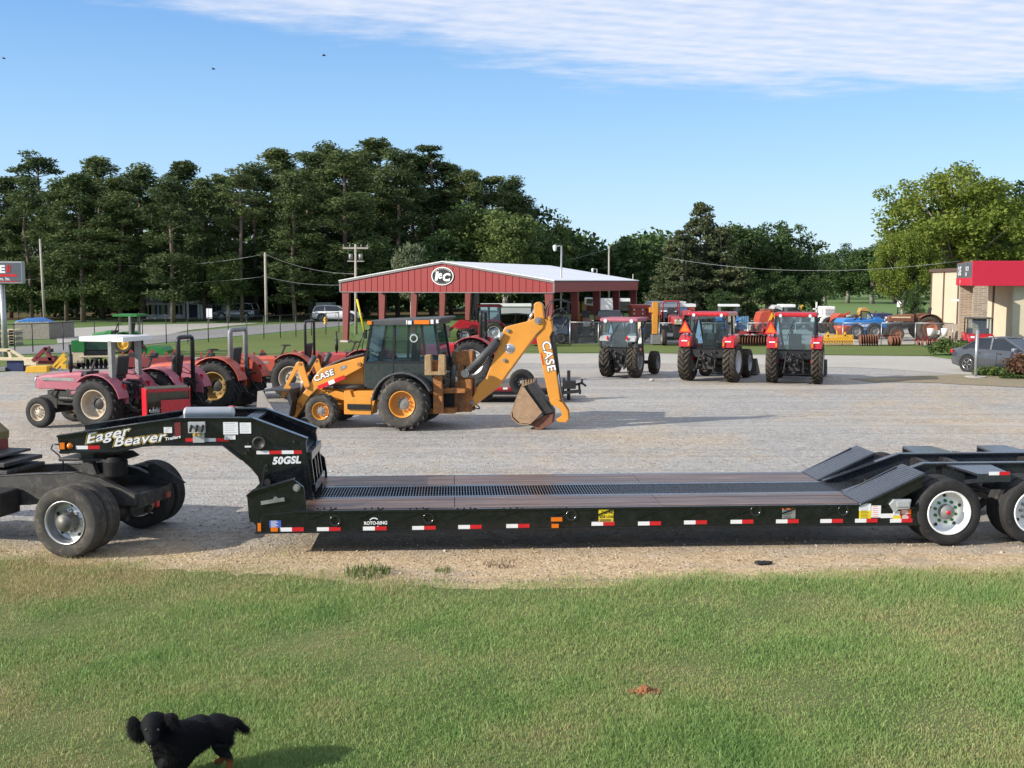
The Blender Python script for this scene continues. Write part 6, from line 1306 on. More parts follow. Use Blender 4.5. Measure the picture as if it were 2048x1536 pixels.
# ---------------------------------------------------------------- road vehicles
CARP = mat('dark_grey_car_paint', (.075, .083, .097), (.068, .075, .088), 1, .28, metal=.4, coat=1)
SILP = mat('silver_car_paint', (.35, .37, .4), (.3, .32, .35), 1, .3, metal=.5, coat=.8)
WHTP = mat('white_car_paint', (.75, .75, .75), (.7, .7, .7), 1, .3, coat=.8)
def car(name, label, cat, loc, rz, paint, L=4.85, W=1.78, H=1.46, kind='sedan'):
    """x forward from the rear bumper, y left"""
    t = thing(name, label, cat, loc, rz); h = W / 2; k = L / 4.85
    sec = {'sedan': [(0, .42, .66, .72), (.06, .28, .93, .84), (.5, .2, 1.0, .95), (1.1, .18, .99, 1), (3.3, .18, .96, 1), (3.7, .2, .93, .98), (4.45, .22, .78, .92), (4.75, .3, .66, .84), (4.85, .4, .52, .74)],
           'suv': [(0, .45, .9, .8), (.06, .3, 1.0, .92), (.5, .24, 1.04, .98), (3.4, .24, 1.0, 1), (3.8, .26, .98, .98), (4.6, .3, .84, .92), (4.85, .42, .6, .8)],
           'pickup': [(0, .55, .9, .9), (.05, .5, 1.05, .96), (1.6, .4, 1.05, 1), (3.5, .4, 1.05, 1), (3.7, .42, 1.05, .98), (4.7, .45, .98, .94), (4.85, .5, .75, .88)]}[kind]
    rings = []
    for x, z0, z1, w_ in sec:
        b = h * w_; rings.append([(x * k, -b * .9, z0), (x * k, -b, z0 + (z1 - z0) * .35), (x * k, -b * .985, z0 + (z1 - z0) * .7), (x * k, -b * .9, z1), (x * k, 0, z1 + .03), (x * k, b * .9, z1), (x * k, b * .985, z0 + (z1 - z0) * .7), (x * k, b, z0 + (z1 - z0) * .35), (x * k, b * .9, z0)])
    m = MB(); m.loft(rings); m.build('body', paint, t)
    gh = {'sedan': [(.62, .99, 1.0, .9, .88), (1.35, .97, H - .05, .9, .66), (1.9, .96, H, .9, .66), (2.5, .96, H - .02, .9, .66), (3.5, .93, .95, .9, .82)],
          'suv': [(.1, 1.0, 1.02, .9, .88), (.35, 1.0, H - .06, .92, .76), (1.2, 1.0, H, .92, .76), (2.5, 1.0, H - .05, .92, .74), (3.45, .98, 1.0, .92, .85)],
          'pickup': [(1.75, 1.05, 1.06, .92, .9), (1.85, 1.05, H - .05, .92, .78), (2.4, 1.05, H, .92, .78), (2.9, 1.05, H - .03, .92, .76), (3.6, 1.03, 1.05, .92, .86)]}[kind]
    rings = [[(x * k, -h * wb, z0 - .02), (x * k, -h * wt, z1), (x * k, h * wt, z1), (x * k, h * wb, z0 - .02)] for x, z0, z1, wb, wt in gh]
    m = MB(); m.loft(rings, smooth=False); m.build('windows', CARG, t)
    m = MB(); rr = [[(x * k, -h * wt - .012, z1 - .03), (x * k, -h * wt, z1 + .015), (x * k, 0, z1 + .04), (x * k, h * wt, z1 + .015), (x * k, h * wt + .012, z1 - .03)] for x, z0, z1, wb, wt in gh[1:4]]
    m.loft(rr)
    for s in (1, -1):
        for i in range(4):
            if i in (1, 2): continue
            a, b = gh[i], gh[i + 1]; m.bar((a[0] * k, s * h * (a[4]), a[2] + .005), (b[0] * k, s * h * b[4], b[2] + .005), .07, .05)
        mid = gh[2]; m.bar((mid[0] * k + .1, s * (h * mid[3] + .0), mid[1]), (mid[0] * k + .05, s * (h * mid[4] + .005), mid[2]), .07, .03)
    m.build('roof', paint, t)
    rw = .33 if kind == 'sedan' else .36
    for x in (.98 * k, 3.78 * k):
        for s in (1, -1):
            m = MB(); m.cyl((x, s * (h - .25), rw + .03), (x, s * (h + .004), rw + .03), rw + .07, n=24); m.build('wheel_arch', DBLK, t)
            o = wheel(t, (x, s * (h - .10), rw), rw, .22, rw * .7, CHR if kind == 'sedan' else ALU, 'road', RUB, .12, .25, 5, .02, flip=s > 0, nseg=28)
            m = MB()
            for q in range(5): a = 2 * math.pi * q / 5; m.bar((math.cos(a) * .04, -.098, math.sin(a) * .04), (math.cos(a) * rw * .64, -.092, math.sin(a) * rw * .64), .05, .03)
            m.build('spokes', CHR, o)
    for s in (1, -1):
        m = MB(); m.box((3.2 * k, s * (h + .08), gh[-1][1] + .1), (.14, .2, .13)); m.build('mirror', paint if kind != 'sedan' else SILP, t, .03)
        m = MB(); m.box((.06 * k, s * h * .68, .82), (.12, .3, .16)); m.build('tail_lamp', RLENS, t, .03)
        m = MB(); m.box((4.62 * k, s * h * .72, .70 if kind != 'pickup' else .82), (.3, .3, .14), (0, .25, 0)); m.build('headlamp', WLENS, t, .03)
        for x in (1.75, 2.75): m = MB(); m.box((x * k - .3, s * (h * .99), .84), (.16, .03, .03)); m.build('door_handle', paint, t)
        m = MB()
        for x in (1.42, 2.35, 3.3): m.bx(x * k - .006, x * k + .006, s * h * .998 - .004, s * h * .998 + .004, .28, .9)
        m.build('door_gap', DBLK, t)
    m = MB(); m.bx(L - .03, L + .012, -h * .5, h * .5, .5, .68); m.build('grille', DBLK, t)
    return t
p = G(1911, 742); car('sedan', 'dark grey four door sedan parked before the red canopy', 'car', (p.x + .62, p.y + .9, 0), rad(-61), CARP)
p = G(515, 640); car('suv', 'silver suv parked by the white house', 'car', (p.x, p.y, 0), rad(172), SILP, 4.2, 1.8, 1.62, 'suv')
p = At(627, 640, 101); car('suv', 'white wagon parked under the pines left of the shed', 'car', (p.x, p.y, 0), rad(0), WHTP, 4.6, 1.8, 1.5, 'suv')
# ---------------------------------------------------------------- machines traced at their own distance
class Mac:
    def __init__(s, name, label, cat, px, D, rz=0, group=None):
        b = At(px, 640, D); s.F = Fr((b.x, b.y), rad(rz)); s.t = thing(name, label, cat, (b.x, b.y, 0), rad(rz), group)
    def b(s, name, mt, x0, y0, x1, y1, c0, c1, bev=.01):
        a = s.F.p(x0, y1, c0); b = s.F.p(x1, y0, c0); m = MB(); m.bx(a[0], b[0], c0, c1, max(.0, a[1]), b[1]); m.build(name, mt, s.t, bev); return s
    def p(s, name, mt, pts, c0, c1, bev=.01):
        m = MB(); m.prism(s.F.poly(pts, c0), c0, c1); m.build(name, mt, s.t, bev); return s
    def bars(s, name, mt, segs, w=.08, c=0):
        m = MB()
        for q in segs:
            a = s.F.p(q[0], q[1], q[4] if len(q) > 4 else c); b = s.F.p(q[2], q[3], q[5] if len(q) > 5 else c)
            m.bar((a[0], q[4] if len(q) > 4 else c, max(.03, a[1])), (b[0], q[5] if len(q) > 5 else c, max(.03, b[1])), w)
        m.build(name, mt, s.t); return s
    def w(s, px, c, R, w_=.3, rim=GREY, kind='road', rub=RUB, both=None, mt=None):
        x, _ = s.F.p(px, 640, c)
        for cc, fl in ((c, False),) + (((both, True),) if both else ()): wheel(s.t, (x, cc, R), R, w_, R * .55, rim, kind, rub, .25, .35, 6, .04, flip=fl, nseg=28)
        return s
    def txt(s, body, px, py, h, c, mt=DWHT, bold=.02, wid=1.0):
        x, z = s.F.p(px, py, c); m = MB(); m.text(body, (x, z), h, 0, c - .012, 0, bold, wid); m.build('lettering', mt, s.t); return s
    def discs(s, name, mt, x0, x1, n, c, R, tilt=.3):
        a = s.F.p(x0, 640, c)[0]; b = s.F.p(x1, 640, c)[0]
        for k in range(n):
            m = MB(); x = a + (b - a) * k / (n - 1); m.lathe([(.001, .03), (R * .5, .02), (R, -.05), (R, -.055)], n=16); m.build(name, mt, s.t, 0, (x, c, R), (0, 0, rad(60) + tilt))
        return s
s = Mac('cargo_trailer', 'white box trailer parked behind the white wagon', 'trailer', 655, 106); s.b('box', WHT, 632, 605, 664, 630, 0, 2.2).b('cab', WHT, 666, 614, 684, 632, .2, 2.0, .1).w(640, .2, .4, .25, GREY, both=2.0).w(678, .2, .4, .25, GREY, both=2.0)
# red seed drill standing before the tractors
p = At(294, 846, 26.3); s = thing('seed_drill', 'bright red box seed drill with scratched end plate standing before the faded tractors', 'seed drill', (p.x, p.y, 0), rad(30)); s.scale = (.68, .8, 1.12)
m = MB(); m.prism([(-.02, .36), (-.02, .98), (.03, 1.0), (.03, .36)], -.02, .62); m.build('end_plate', mat('scratched_red_paint', (.55, .012, .02), (.45, .01, .02), 3, .4, dirt=(.6, .5, .45), dirts=.33), s, .01)
m = MB(); m.bx(1.53, 1.57, -.02, .62, .3, .98); m.build('end_plate', RED, s, .01)
m = MB(); m.prism([(0, 1.0), (.30, 1.04), (.62, .98), (.62, .62), (.3, .55), (.05, .72)], .03, 1.53, 'yz'); m.build('seed_box', mat('dark_seed_box', (.05, .045, .03), (.09, .08, .05), 4, .6), s, .01)  # dark tone over the whole seed box, its long front opening included
m = MB(); m.bx(.03, 1.53, -.0, .08, .92, .99); m.bx(.5, 1.53, -.06, .0, .36, .74); m.bx(-.1, 1.6, .2, .32, .30, .38); m.bx(-.12, .1, -.08, .6, .33, .38); m.build('front_panel', RED, s, .01)
m = MB()
for k in range(4): m.cyl((.66 + k * .22, -.068, .42), (.66 + k * .22, -.06, .42), .045, n=10)
m.build('panel_hole', DBLK, s)
m = MB()
for k in range(6): m.cyl((.12 + .06 * k, rnd.uniform(-.02, .05), rnd.uniform(.42, .6)), (.12 + .06 * k, -.06, rnd.uniform(.42, .6)), .035, n=8)
m.build('drive_gears', GREY, s)
for k in range(7): m = MB(); m.lathe([(.02, -.02), (.17, 0), (.02, .02)], (0, 0, 0), 'x', 16); m.build('coulter_disc', RUST, s, 0, (.15 + k * .21, .3, .17))
for x in (0.0, 1.5): m = MB(); m.bar((x, .1, .36), (x, .1, .02), .06); m.build('stand_leg', GALV, s)
# implements on the far left
s = Mac('grain_drill', 'green and cream grain drill with dark discs behind the white canopy', 'grain drill', 180, 46, 12)
s.b('seed_box', GRN, 143, 681, 168, 704, 0, 1.2).b('end_box', CREAM, 145, 704, 167, 726, .02, 1.1).b('seed_box', mat('dark_green_lid', (.015, .06, .03)), 168, 682, 226, 700, .1, 1.1).b('metering_row', DARK, 170, 700, 226, 712, .15, .8).b('frame_bar', CREAM, 160, 711, 236, 715, -.05, .1)
s.discs('opener_disc', DARK, 152, 232, 10, .15, .22); s.w(150, .4, .3, .2, CREAM)
q = G(258, 706); tractor('small green tractor under a green canopy behind the white canopy', (q.x, q.y, 0), rad(176), hood=GRN, fend=GRN, Rr=.52, wr=.36, Rf=.32, wf=.2, wb=1.4, tr=1.05, tf=1.0, top='canopy', roof=GRN, rim=YEL, roofh=2.05, exhaust=None)
s = Mac('rotary_mower', 'dark green mower deck behind the small green tractor', 'mower', 300, 56); s.p('deck', GRN, [(278, 700), (290, 694), (325, 694), (332, 702), (332, 708), (278, 708)], 0, 1.3).bars('hitch_frame', MAROON, ((266, 705, 276, 684), (276, 684, 292, 698)), .07)
for px, D, lab in ((525, 41, 'maroon rotary tiller between the orange tractors'), (478, 47, 'maroon rotary tiller behind the grey roll bar posts'), (590, 47, 'maroon rotary tiller behind the slim black roll bar'), (305, 39, 'maroon rotary tiller close behind the thick black roll bar tractor'), (262, 44, 'maroon rotary tiller below the green tractor'), (350, 45, 'maroon rotary tiller left of the thick black roll bar'), (420, 46, 'maroon rotary tiller right of the thick black roll bar')):
    s = Mac('rotary_tiller', lab, 'tiller', px, D, rnd.uniform(-8, 8)); s.p('hood', MAROON, [(px - 32, 735), (px - 32, 722), (px - 26, 716), (px + 26, 714), (px + 33, 722), (px + 33, 734)], 0, .7).bars('hitch_frame', REDD, ((px - 10, 718, px, 700), (px + 12, 718, px, 700), (px - 20, 722, px - 16, 704)), .06, .3).b('gearbox', DARK, px - 5, 706, px + 6, 717, .1, .4).discs('tine_rotor', DARK, px - 28, px + 28, 6, .35, .2)
s = Mac('box_blade', 'bright yellow box blade left of the pink tractor', 'box blade', 75, 40); s.p('blade_box', YEL, [(50, 746), (52, 733), (94, 732), (94, 745)], 0, .5, .02).bars('arm', YEL, ((108, 734, 130, 708), (112, 736, 133, 716)), .13, .3).b('link', YEL, 122, 728, 132, 738, .2, .4).bars('frame', GREY, ((94, 738, 125, 738),), .1, .3)
s = Mac('scraper_frame', 'cream coloured implement frame at the left edge below the pallets', 'implement', 30, 45); s.b('beam', CREAM, -60, 715, 70, 721, 0, .2).bars('brace', CREAM, ((22, 700, 48, 716), (18, 700, 22, 716), (-30, 700, 22, 700)), .12, .1).b('end_block', CREAM, 48, 717, 72, 731, -.05, .4).b('crate', NAVY, 14, 722, 46, 743, .1, .8).b('foot', GREY, -30, 735, 10, 744, 0, .6)
s = Mac('hitch_plough', 'dark maroon a-frame implement behind the yellow box blade', 'implement', 88, 44); s.bars('a_frame', MAROON, ((66, 722, 92, 696), (92, 696, 103, 722), (95, 694, 100, 704), (74, 718, 110, 718)), .14).p('base', MAROON, [(74, 728), (80, 716), (104, 712), (110, 728)], .1, .6).b('wheel_block', DARK, 94, 698, 101, 705, -.1, .2)
# utility trailer with upright spare wheel behind the digging bucket
s = Mac('utility_trailer', 'low black utility trailer with an upright spare wheel behind the digging bucket', 'trailer', 1043, 33.2, 0)
s.b('deck', BLACK, 930, 781, 1128, 790, 0, 2.0).b('side_rail', MAROON, 940, 776, 1036, 783, -.03, .0).b('deck_boards', mat('old_boards', (.16, .11, .08), (.1, .07, .05), 6, .8), 935, 777, 1120, 781, .1, 1.9)
s.b('reflective_strip', DRED, 992, 775, 1006, 779, -.05, -.03, 0).b('reflective_strip', DWHT, 1006, 775, 1015, 779, -.05, -.03, 0).b('reflective_strip', DRED, 1015, 775, 1023, 779, -.05, -.03, 0)
xx, zz = s.F.p(1044, 764, -.1); wheel(s.t, (xx, -.12, zz), .40, .24, .22, DBLK, 'road', RUB, .2, .3, 8, .05, hubm=GREY, lugm=CHR, name='spare_wheel')
s.w(965, .3, .36, .22, GREY, both=1.7).bars('tongue', BLACK, ((1120, 786, 1160, 782, .3, 1.0), (1120, 786, 1160, 782, 1.7, 1.0)), .1).b('jack_post', DARK, 1134, 741, 1141, 812, .9, 1.02).b('coupler', DARK, 1128, 762, 1152, 778, .8, 1.2)
s.bars('coupler_arm', DARK, ((1148, 770, 1164, 766), (1164, 766, 1164, 758), (1164, 766, 1172, 772), (1158, 768, 1160, 788), (1126, 785, 1128, 756)), .07, 1.0)
# under and around the shed
q = G(958, 690); r_ = tractor('small red cab tractor with silver wheels parked under the shed', (q.x + .8, q.y + 2.6, 0), rad(184), Rr=.66, wr=.36, Rf=.46, wf=.26, wb=1.8, tr=1.3, tf=1.25, top='cab', roof=RED, rim=SILV, roofh=2.35, loader=.35, arms=RED)
s = Mac('cargo_trailer', 'long pale box trailer seen through the shed behind the red cab tractor', 'trailer', 1010, 92); s.b('box', mat('pale_trailer_skin', (.4, .41, .42), (.34, .35, .36), 1, .5), 962, 613, 1062, 642, 0, 2.4).b('roof_edge', WHT, 960, 608, 1063, 613, -.1, 2.5).b('white_end', WHT, 962, 609, 994, 621, -.14, -.1).w(1000, .2, .4, .25, GREY, both=2.2).w(1020, .2, .4, .25, GREY, both=2.2)
p = At(1066, 660, 72); car('suv', 'dark silver suv parked inside the shed beside the boom', 'car', (p.x, p.y, 0), rad(176), SILP, 4.3, 1.8, 1.6, 'suv')
s = Mac('field_sprayer', 'dark sprayer with tank and tangled hoses right of the shed corner column', 'sprayer', 1124, 64.5); s.b('tank', mat('dark_blue_tank', (.05, .07, .11), (.07, .09, .13), 2, .5), 1108, 634, 1140, 672, 0, 1.2, .15).b('frame', DARK, 1104, 672, 1142, 682, 0, 1.2).bars('boom_frame', DARK, ((1106, 628, 1142, 622), (1112, 640, 1132, 612), (1120, 634, 1138, 616), (1108, 618, 1126, 630), (1128, 640, 1140, 640)), .06, -.1).w(1122, .1, .35, .22, GREY, both=1.1)
s = Mac('mower_deck', 'low red mower deck under the right end of the shed gable', 'mower', 1080, 62.5); s.p('deck', RED, [(1060, 688), (1062, 674), (1072, 671), (1108, 674), (1110, 688)], 0, 1.0)
s = Mac('yellow_forklift', 'narrow yellow machine standing inside the right side of the shed', 'forklift', 1161, 76); s.b('mast', YEL, 1155, 603, 1160, 642, 0, .15).b('mast', YEL, 1164, 603, 1169, 642, 0, .15).b('body', YEL, 1154, 630, 1169, 646, .2, 1.6).b('guard', DARK, 1156, 604, 1168, 607, .1, 1.4).w(1158, .1, .4, .25, GREY, both=1.5)
q = At(1176, 660, 65.5); tractor('old brown tractor with pale upright grille facing the chain link gate', (q.x, q.y + 2.0, 0), rad(-93), hood=RUST, fend=RUST, Rr=.74, wr=.4, Rf=.4, wf=.22, wb=1.9, tr=1.5, tf=1.2, top='none', rim=RIMT, grille=GALV, bodyz=.1, exhaust=None)
s = Mac('van_truck', 'white cab over truck behind the old brown tractor', 'truck', 1179, 82); s.b('cab', WHT, 1172, 596, 1187, 610, 0, 1.8, .06).b('window', CARG, 1173.5, 598, 1185.5, 607, -.02, 0, 0).b('chassis', RUST, 1173, 612, 1187, 630, .1, 3).w(1175, .2, .45, .28, GREY, both=1.6)
p = At(1209, 660, 68.5); car('pickup_truck', 'dark pickup with pale roof facing the yard between the shed columns', 'pickup', (p.x + .6, p.y + 4.6, 0), rad(-94), mat('black_car_paint', (.03, .03, .035), None, 1, .3, coat=.8), 5.2, 1.9, 1.85, 'pickup')
s = Mac('cargo_trailer', 'bright white box trailer far behind the shed columns', 'trailer', 1210, 105); s.b('box', WHT, 1196, 597, 1262, 620, 0, 2.3).b('dark_end', DARK, 1231, 603, 1260, 622, -.03, .0).w(1205, .2, .4, .25, GREY, both=2.1).w(1240, .2, .4, .25, GREY, both=2.1)
# storage yard behind the fence
s = Mac('grain_wagon', 'faded red wagon with lamps right of the shed corner', 'wagon', 1280, 72); s.b('box', ORED, 1264, 616, 1292, 640, 0, 2.2, .03).b('top_rail', ORED, 1263, 610, 1301, 617, -.05, 2.2).b('side_frame', REDD, 1292, 618, 1302, 645, .2, 2.0).w(1270, .2, .45, .3, GREY, both=2.0).w(1296, .2, .45, .3, GREY, both=2.0)
for x in (1267, 1284): s.b('lamp', WLENS, x, 618, x + 3, 621, -.04, -.0, 0).b('lamp', WLENS, x, 626, x + 3, 629, -.04, -.0, 0)
s = Mac('digger_mast', 'tall orange yellow lifting mast with a grey foot behind the fence', 'mast', 1310, 63.5); s.b('mast', ORA, 1305, 604, 1316, 668, 0, .4).b('cross_beam', ORA, 1299, 615, 1318, 625, .05, .35).b('foot', GREY, 1303, 670, 1324, 688, -.1, .7).b('side_post', mat('weathered_orange', (.5, .3, .08)), 1317, 604, 1320, 690, .1, .3)
s = Mac('livestock_trailer', 'long red trailer with white top boards behind the orange mast', 'trailer', 1345, 80); s.b('top_board', WHT, 1296, 608, 1392, 614, -.05, 2.2).b('top_board', mat('pale_grey_boards', (.5, .52, .54)), 1298, 603, 1354, 607.5, .1, 2.1).b('top_board', mat('pale_grey_boards'  , (.5, .52, .54)), 1357, 603, 1372, 607.5, .1, 2.1).b('box', ORED, 1298, 614, 1390, 636, 0, 2.2).b('panel', LBLU, 1358, 615, 1374, 632, -.03, -.0, 0).b('panel', GALV, 1320, 614, 1350, 624, -.03, 0, 0).w(1310, .2, .45, .3, GREY, both=2.0).w(1380, .2, .45, .3, GREY, both=2.0)
p = At(1330, 660, 69); car('pickup_truck', 'white pickup facing the yard right of the orange mast', 'pickup', (p.x + .6, p.y + 4.6, 0), rad(-96), WHTP, 5.2, 1.9, 1.8, 'pickup')
q = At(1357, 660, 62.8); tractor('big red tractor with a cream grid grille facing the fence', (q.x, q.y + 2.9, 0), rad(-91), hood=REDD, fend=REDD, Rr=.95, wr=.5, Rf=.45, wf=.28, wb=2.6, tr=1.9, tf=1.5, top='rops', roof=REDD, rops=(.5, 2.55, .08, -.2), rim=GREY, grille=CREAM, bodyz=.12)
s = Mac('grey_seat_stack', 'dark weathered machine with a seat left of the big red tractor', 'implement', 1285, 66); s.b('body', DARK, 1276, 640, 1304, 672, 0, 1).b('bonnet', RUST, 1282, 634, 1298, 643, .1, .8).w(1280, -.05, .55, .3, GREY, 'ag', both=1.1)
q = At(1470, 660, 66); tractor('blue tractor with a white canopy behind the middle red cab tractor', (q.x, q.y + 2.0, 0), rad(-95), hood=BLU, fend=BLU, Rr=.7, wr=.4, Rf=.4, wf=.25, wb=1.9, tr=1.3, tf=1.2, top='canopy', roof=WHT, rim=GREY, roofh=2.3)
s = Mac('cage_crate', 'pale blue wire crate right of the blue tractor', 'crate', 1487, 67)
s.b('base', LBLU, 1478, 655, 1496, 659, 0, 1.0).b('tank', mat('milky_tank', (.25, .33, .4)), 1479.5, 636, 1494.5, 655, .06, .9, .05).bars('cage_bar', LBLU, tuple((1478 + 4.5 * k, 632, 1478 + 4.5 * k, 658) for k in range(5)) + tuple((1478, 634 + 7 * k, 1496, 634 + 7 * k) for k in range(4)), .05, -.02)
s = Mac('disc_harrow', 'wide maroon disc harrow lying behind the fence between the two red cab tractors', 'harrow', 1510, 62.5); s.bars('frame', REDD, ((1474, 668, 1548, 662), (1480, 663, 1545, 668), (1500, 660, 1500, 672), (1528, 658, 1528, 672), (1524, 640, 1530, 665), (1540, 640, 1530, 665)), .1, .4)
s.discs('disc', RUST, 1474, 1550, 15, .1, .30, .2).discs('disc', DARK, 1478, 1546, 12, .9, .30, -.5)
s = Mac('round_baler', 'rusty orange and red baler left of the teal cab machine', 'baler', 1532, 74); s.p('body', ORED, [(1520, 660), (1517, 640), (1522, 625), (1540, 620), (1548, 630), (1550, 660)], 0, 1.6, .05).b('hopper', RUST, 1528, 618, 1548, 627, .1, 1.4).bars('arm', YEL, ((1538, 644, 1546, 626), (1546, 626, 1552, 640)), .14, -.05).w(1526, -.1, .45, .3, ORED, both=1.6)
s = Mac('combine', 'grey machine with teal glass cab and white roof behind the right red cab tractor', 'combine', 1566, 84); s.b('cab_glass', glass('teal_glass', (.25, .5, .45), .5), 1567, 615, 1588, 634, 0, 1.4, 0).b('cab_roof', WHT, 1564, 609, 1592, 615, -.1, 1.6, .06).b('cab_base', WHT, 1566, 627, 1590, 636, -.05, 1.5).p('tank', SILV, [(1546, 634), (1546, 616), (1552, 610), (1566, 611), (1566, 634)], .1, 1.6, .05).b('body', SILV, 1546, 634, 1596, 655, .1, 3).w(1552, .1, .8, .5, GREY, 'ag', both=2.6).w(1590, .1, .8, .5, GREY, 'ag', both=2.6)
x, z = s.F.p(1546, 615, 0); m = MB(); m.cyl((x, -.05, z), (x, .05, z), .12); m.build('mirror', WHT, s.t); s.bars('spout', YEL, ((1602, 612, 1602, 628), (1602, 612, 1606, 611)), .12, .5)
s = Mac('harvester', 'white harvester with grille fronted cab and yellow toothed header', 'harvester', 1660, 78); s.b('cab', WHT, 1648, 613, 1671, 636, 0, 1.6, .05).b('cab_window', mat('grey_louvre', (.3, .32, .36)), 1651, 618, 1668, 633, -.03, 0, 0).p('body', WHT, [(1640, 646), (1642, 636), (1652, 632), (1672, 634), (1674, 647)], -.1, 3, .05).b('header', DARK, 1638, 647, 1676, 656, -.3, .5)
s.bars('header_tooth', YEL, tuple((1650 + 3.4 * k, 647, 1652 + 3.4 * k, 654, -.35, -.35) for k in range(7)), .09).w(1644, .2, .6, .4, WHT, 'ag', both=2.6).w(1670, .2, .6, .4, WHT, 'ag', both=2.6).bars('ladder', WHT, ((1633, 604, 1633, 640), (1626, 618, 1640, 617), (1630, 628, 1630, 645)), .1, .2)
for k in range(5):
    zz = s.F.p(1660, 620 + 3 * k, -.03); xa = s.F.p(1651, 620, -.03)[0]; xb = s.F.p(1668, 620, -.03)[0]; m = MB(); m.bx(xa, xb, -.05, -.03, zz[1], zz[1] + .03); m.build('louvre', WHT, s.t)
s = Mac('orange_loader', 'orange machine with dark wheels just right of the white harvester', 'loader', 1682, 76); s.p('body', ORED, [(1671, 648), (1674, 632), (1682, 627), (1692, 628), (1694, 646)], 0, 1.6, .03).w(1676, -.1, .6, .4, GREY, 'ag', both=1.7).w(1690, -.1, .5, .35, GREY, 'ag', both=1.7).bars('arm', ORED, ((1684, 632, 1700, 624),), .12, -.05)
s = Mac('cone_spreader', 'orange red cone shaped fertiliser spreader before the blue telehandler', 'spreader', 1690, 66); x, z0 = s.F.p(1689, 676); z1 = s.F.p(1689, 652)[1]; m = MB(); m.lathe([(.12, .25), (.42, z1 - .25), (.55, z1), (.53, z1), (.4, z1 - .22), (.1, .28)], (x, .5, 0), 'z', 22); m.build('hopper', ORED, s.t); s.bars('stand', YEL, ((1674, 655, 1674, 688), (1700, 672, 1700, 688), (1674, 676, 1702, 676)), .08, .4)
s = Mac('rotary_hoe', 'wide bright yellow rotary hoe behind the fence right of the red cab tractor', 'rotary hoe', 1672, 62.6); s.bars('frame', YEL, ((1640, 672, 1706, 671), (1642, 678, 1706, 677), (1656, 664, 1656, 680), (1690, 664, 1690, 680)), .1, .3)
for k in range(14):
    x = s.F.p(1640 + 5 * k, 640, .1)[0]; m = MB()
    for q in range(9): a = q * 2 * math.pi / 9; m.bar((0, 0, 0), (.02, math.cos(a) * .28, math.sin(a) * .28), .03)
    m.build('spider_wheel', YEL, s.t, 0, (x, .1, .3), (0, 0, .2))
s = Mac('telehandler', 'blue telehandler with white lettering parked behind the fence', 'telehandler', 1730, 70)
s.p('body', BLU, [(1684, 646), (1690, 638), (1704, 637), (1712, 642), (1736, 640), (1752, 636), (1768, 638), (1775, 650), (1777, 668), (1764, 670), (1756, 658), (1742, 658), (1734, 668), (1704, 668), (1700, 655)], 0, 1.9, .05).p('boom', BLU, [(1686, 647), (1690, 637), (1760, 634), (1768, 642)], .7, 1.1, .03)
s.bars('cab_frame', DBLK, ((1722, 642, 1722, 622), (1722, 622, 1738, 624), (1738, 624, 1746, 640), (1706, 642, 1722, 628)), .07, .1).p('cab_glass', CABG2, [(1723, 641), (1723, 624), (1737, 625), (1744, 640)], .12, .14, 0).b('cab_panel', WHT, 1735, 629, 1745, 639, .5, .6, 0)
s.w(1749, -.05, .52, .36, GREY, 'ag', both=1.9).w(1712, -.05, .5, .36, GREY, 'ag', both=1.9); s.txt('Genie', 1716, 653.5, .22, 0, wid=1.1).b('lettering_bar', DWHT, 1717, 657, 1735, 659.5, -.015, 0, 0)
s = Mac('navy_bin', 'navy bin with a white diamond mark between the telehandler and the rusty tractor', 'bin', 1768, 76); s.b('bin', NAVY, 1752, 627, 1786, 650, 0, 1.5, .04); x, z = s.F.p(1771, 642, -.0); m = MB(); m.prism([(x - .25, z), (x, z - .18), (x + .25, z), (x, z + .18)], -.02, 0); m.cur = 1; m.prism([(x - .07, z), (x, z - .05), (x + .07, z), (x, z + .05)], -.03, -.02); m.build('diamond_mark', [DWHT, DBLU], s.t); s.b('grate', GREY, 1768, 648, 1788, 655, -.1, 0)
s = Mac('yellow_chute', 'tan yellow chute poking up behind the blue telehandler', 'chute', 1730, 82); s.p('chute', mat('tan_yellow_paint', (.45, .27, .08)), [(1720, 624), (1724, 616), (1734, 615), (1740, 622), (1734, 624), (1732, 640), (1726, 640)], 0, .8)
s = Mac('scrap_row', 'dark heap of machine frames behind the blue telehandler', 'machinery', 1745, 84); s.p('frames', DARK, [(1700, 655), (1702, 636), (1716, 630), (1730, 634), (1744, 628), (1760, 630), (1786, 634), (1790, 655)], 0, 1.2, .05).bars('struts', RUST, ((1706, 640, 1716, 626), (1716, 640, 1708, 628), (1744, 634, 1752, 622), (1760, 634, 1766, 624)), .1, -.1)
q = At(1861, 660, 67.5); tractor('large rusty orange tractor with white hood stripe left of the brick pillar', (q.x, q.y + .9, 0), rad(176), hood=RUST, fend=RUST, Rr=.80, wr=.5, Rf=.45, wf=.3, wb=1.95, tr=1.6, tf=1.4, top='none', rim=mat('rust_orange_rim', (.35, .1, .04), (.22, .08, .04), 5, .8), stripe=CREAM, bodyz=.22, exhaust=None)
s = Mac('row_planter', 'rusty red row planter with two white hoppers before the rusty tractor', 'planter', 1875, 62.4)
s.bars('toolbar', MAROON, ((1828, 680, 1906, 681), (1845, 670, 1845, 690), (1862, 676, 1862, 690), (1900, 672, 1900, 690), (1832, 676, 1840, 690), (1852, 672, 1858, 690), (1880, 676, 1884, 690)), .09, .3)
for px in (1863, 1891): x, z = s.F.p(px, 672, .1); z1 = s.F.p(px, 657, .1)[1]; m = MB(); m.lathe([(.02, z), (.15, z), (.21, z1), (.19, z1), (.02, z1 - .03)], (x, .25, 0), 'z', 18); m.build('hopper', WHT, s.t)
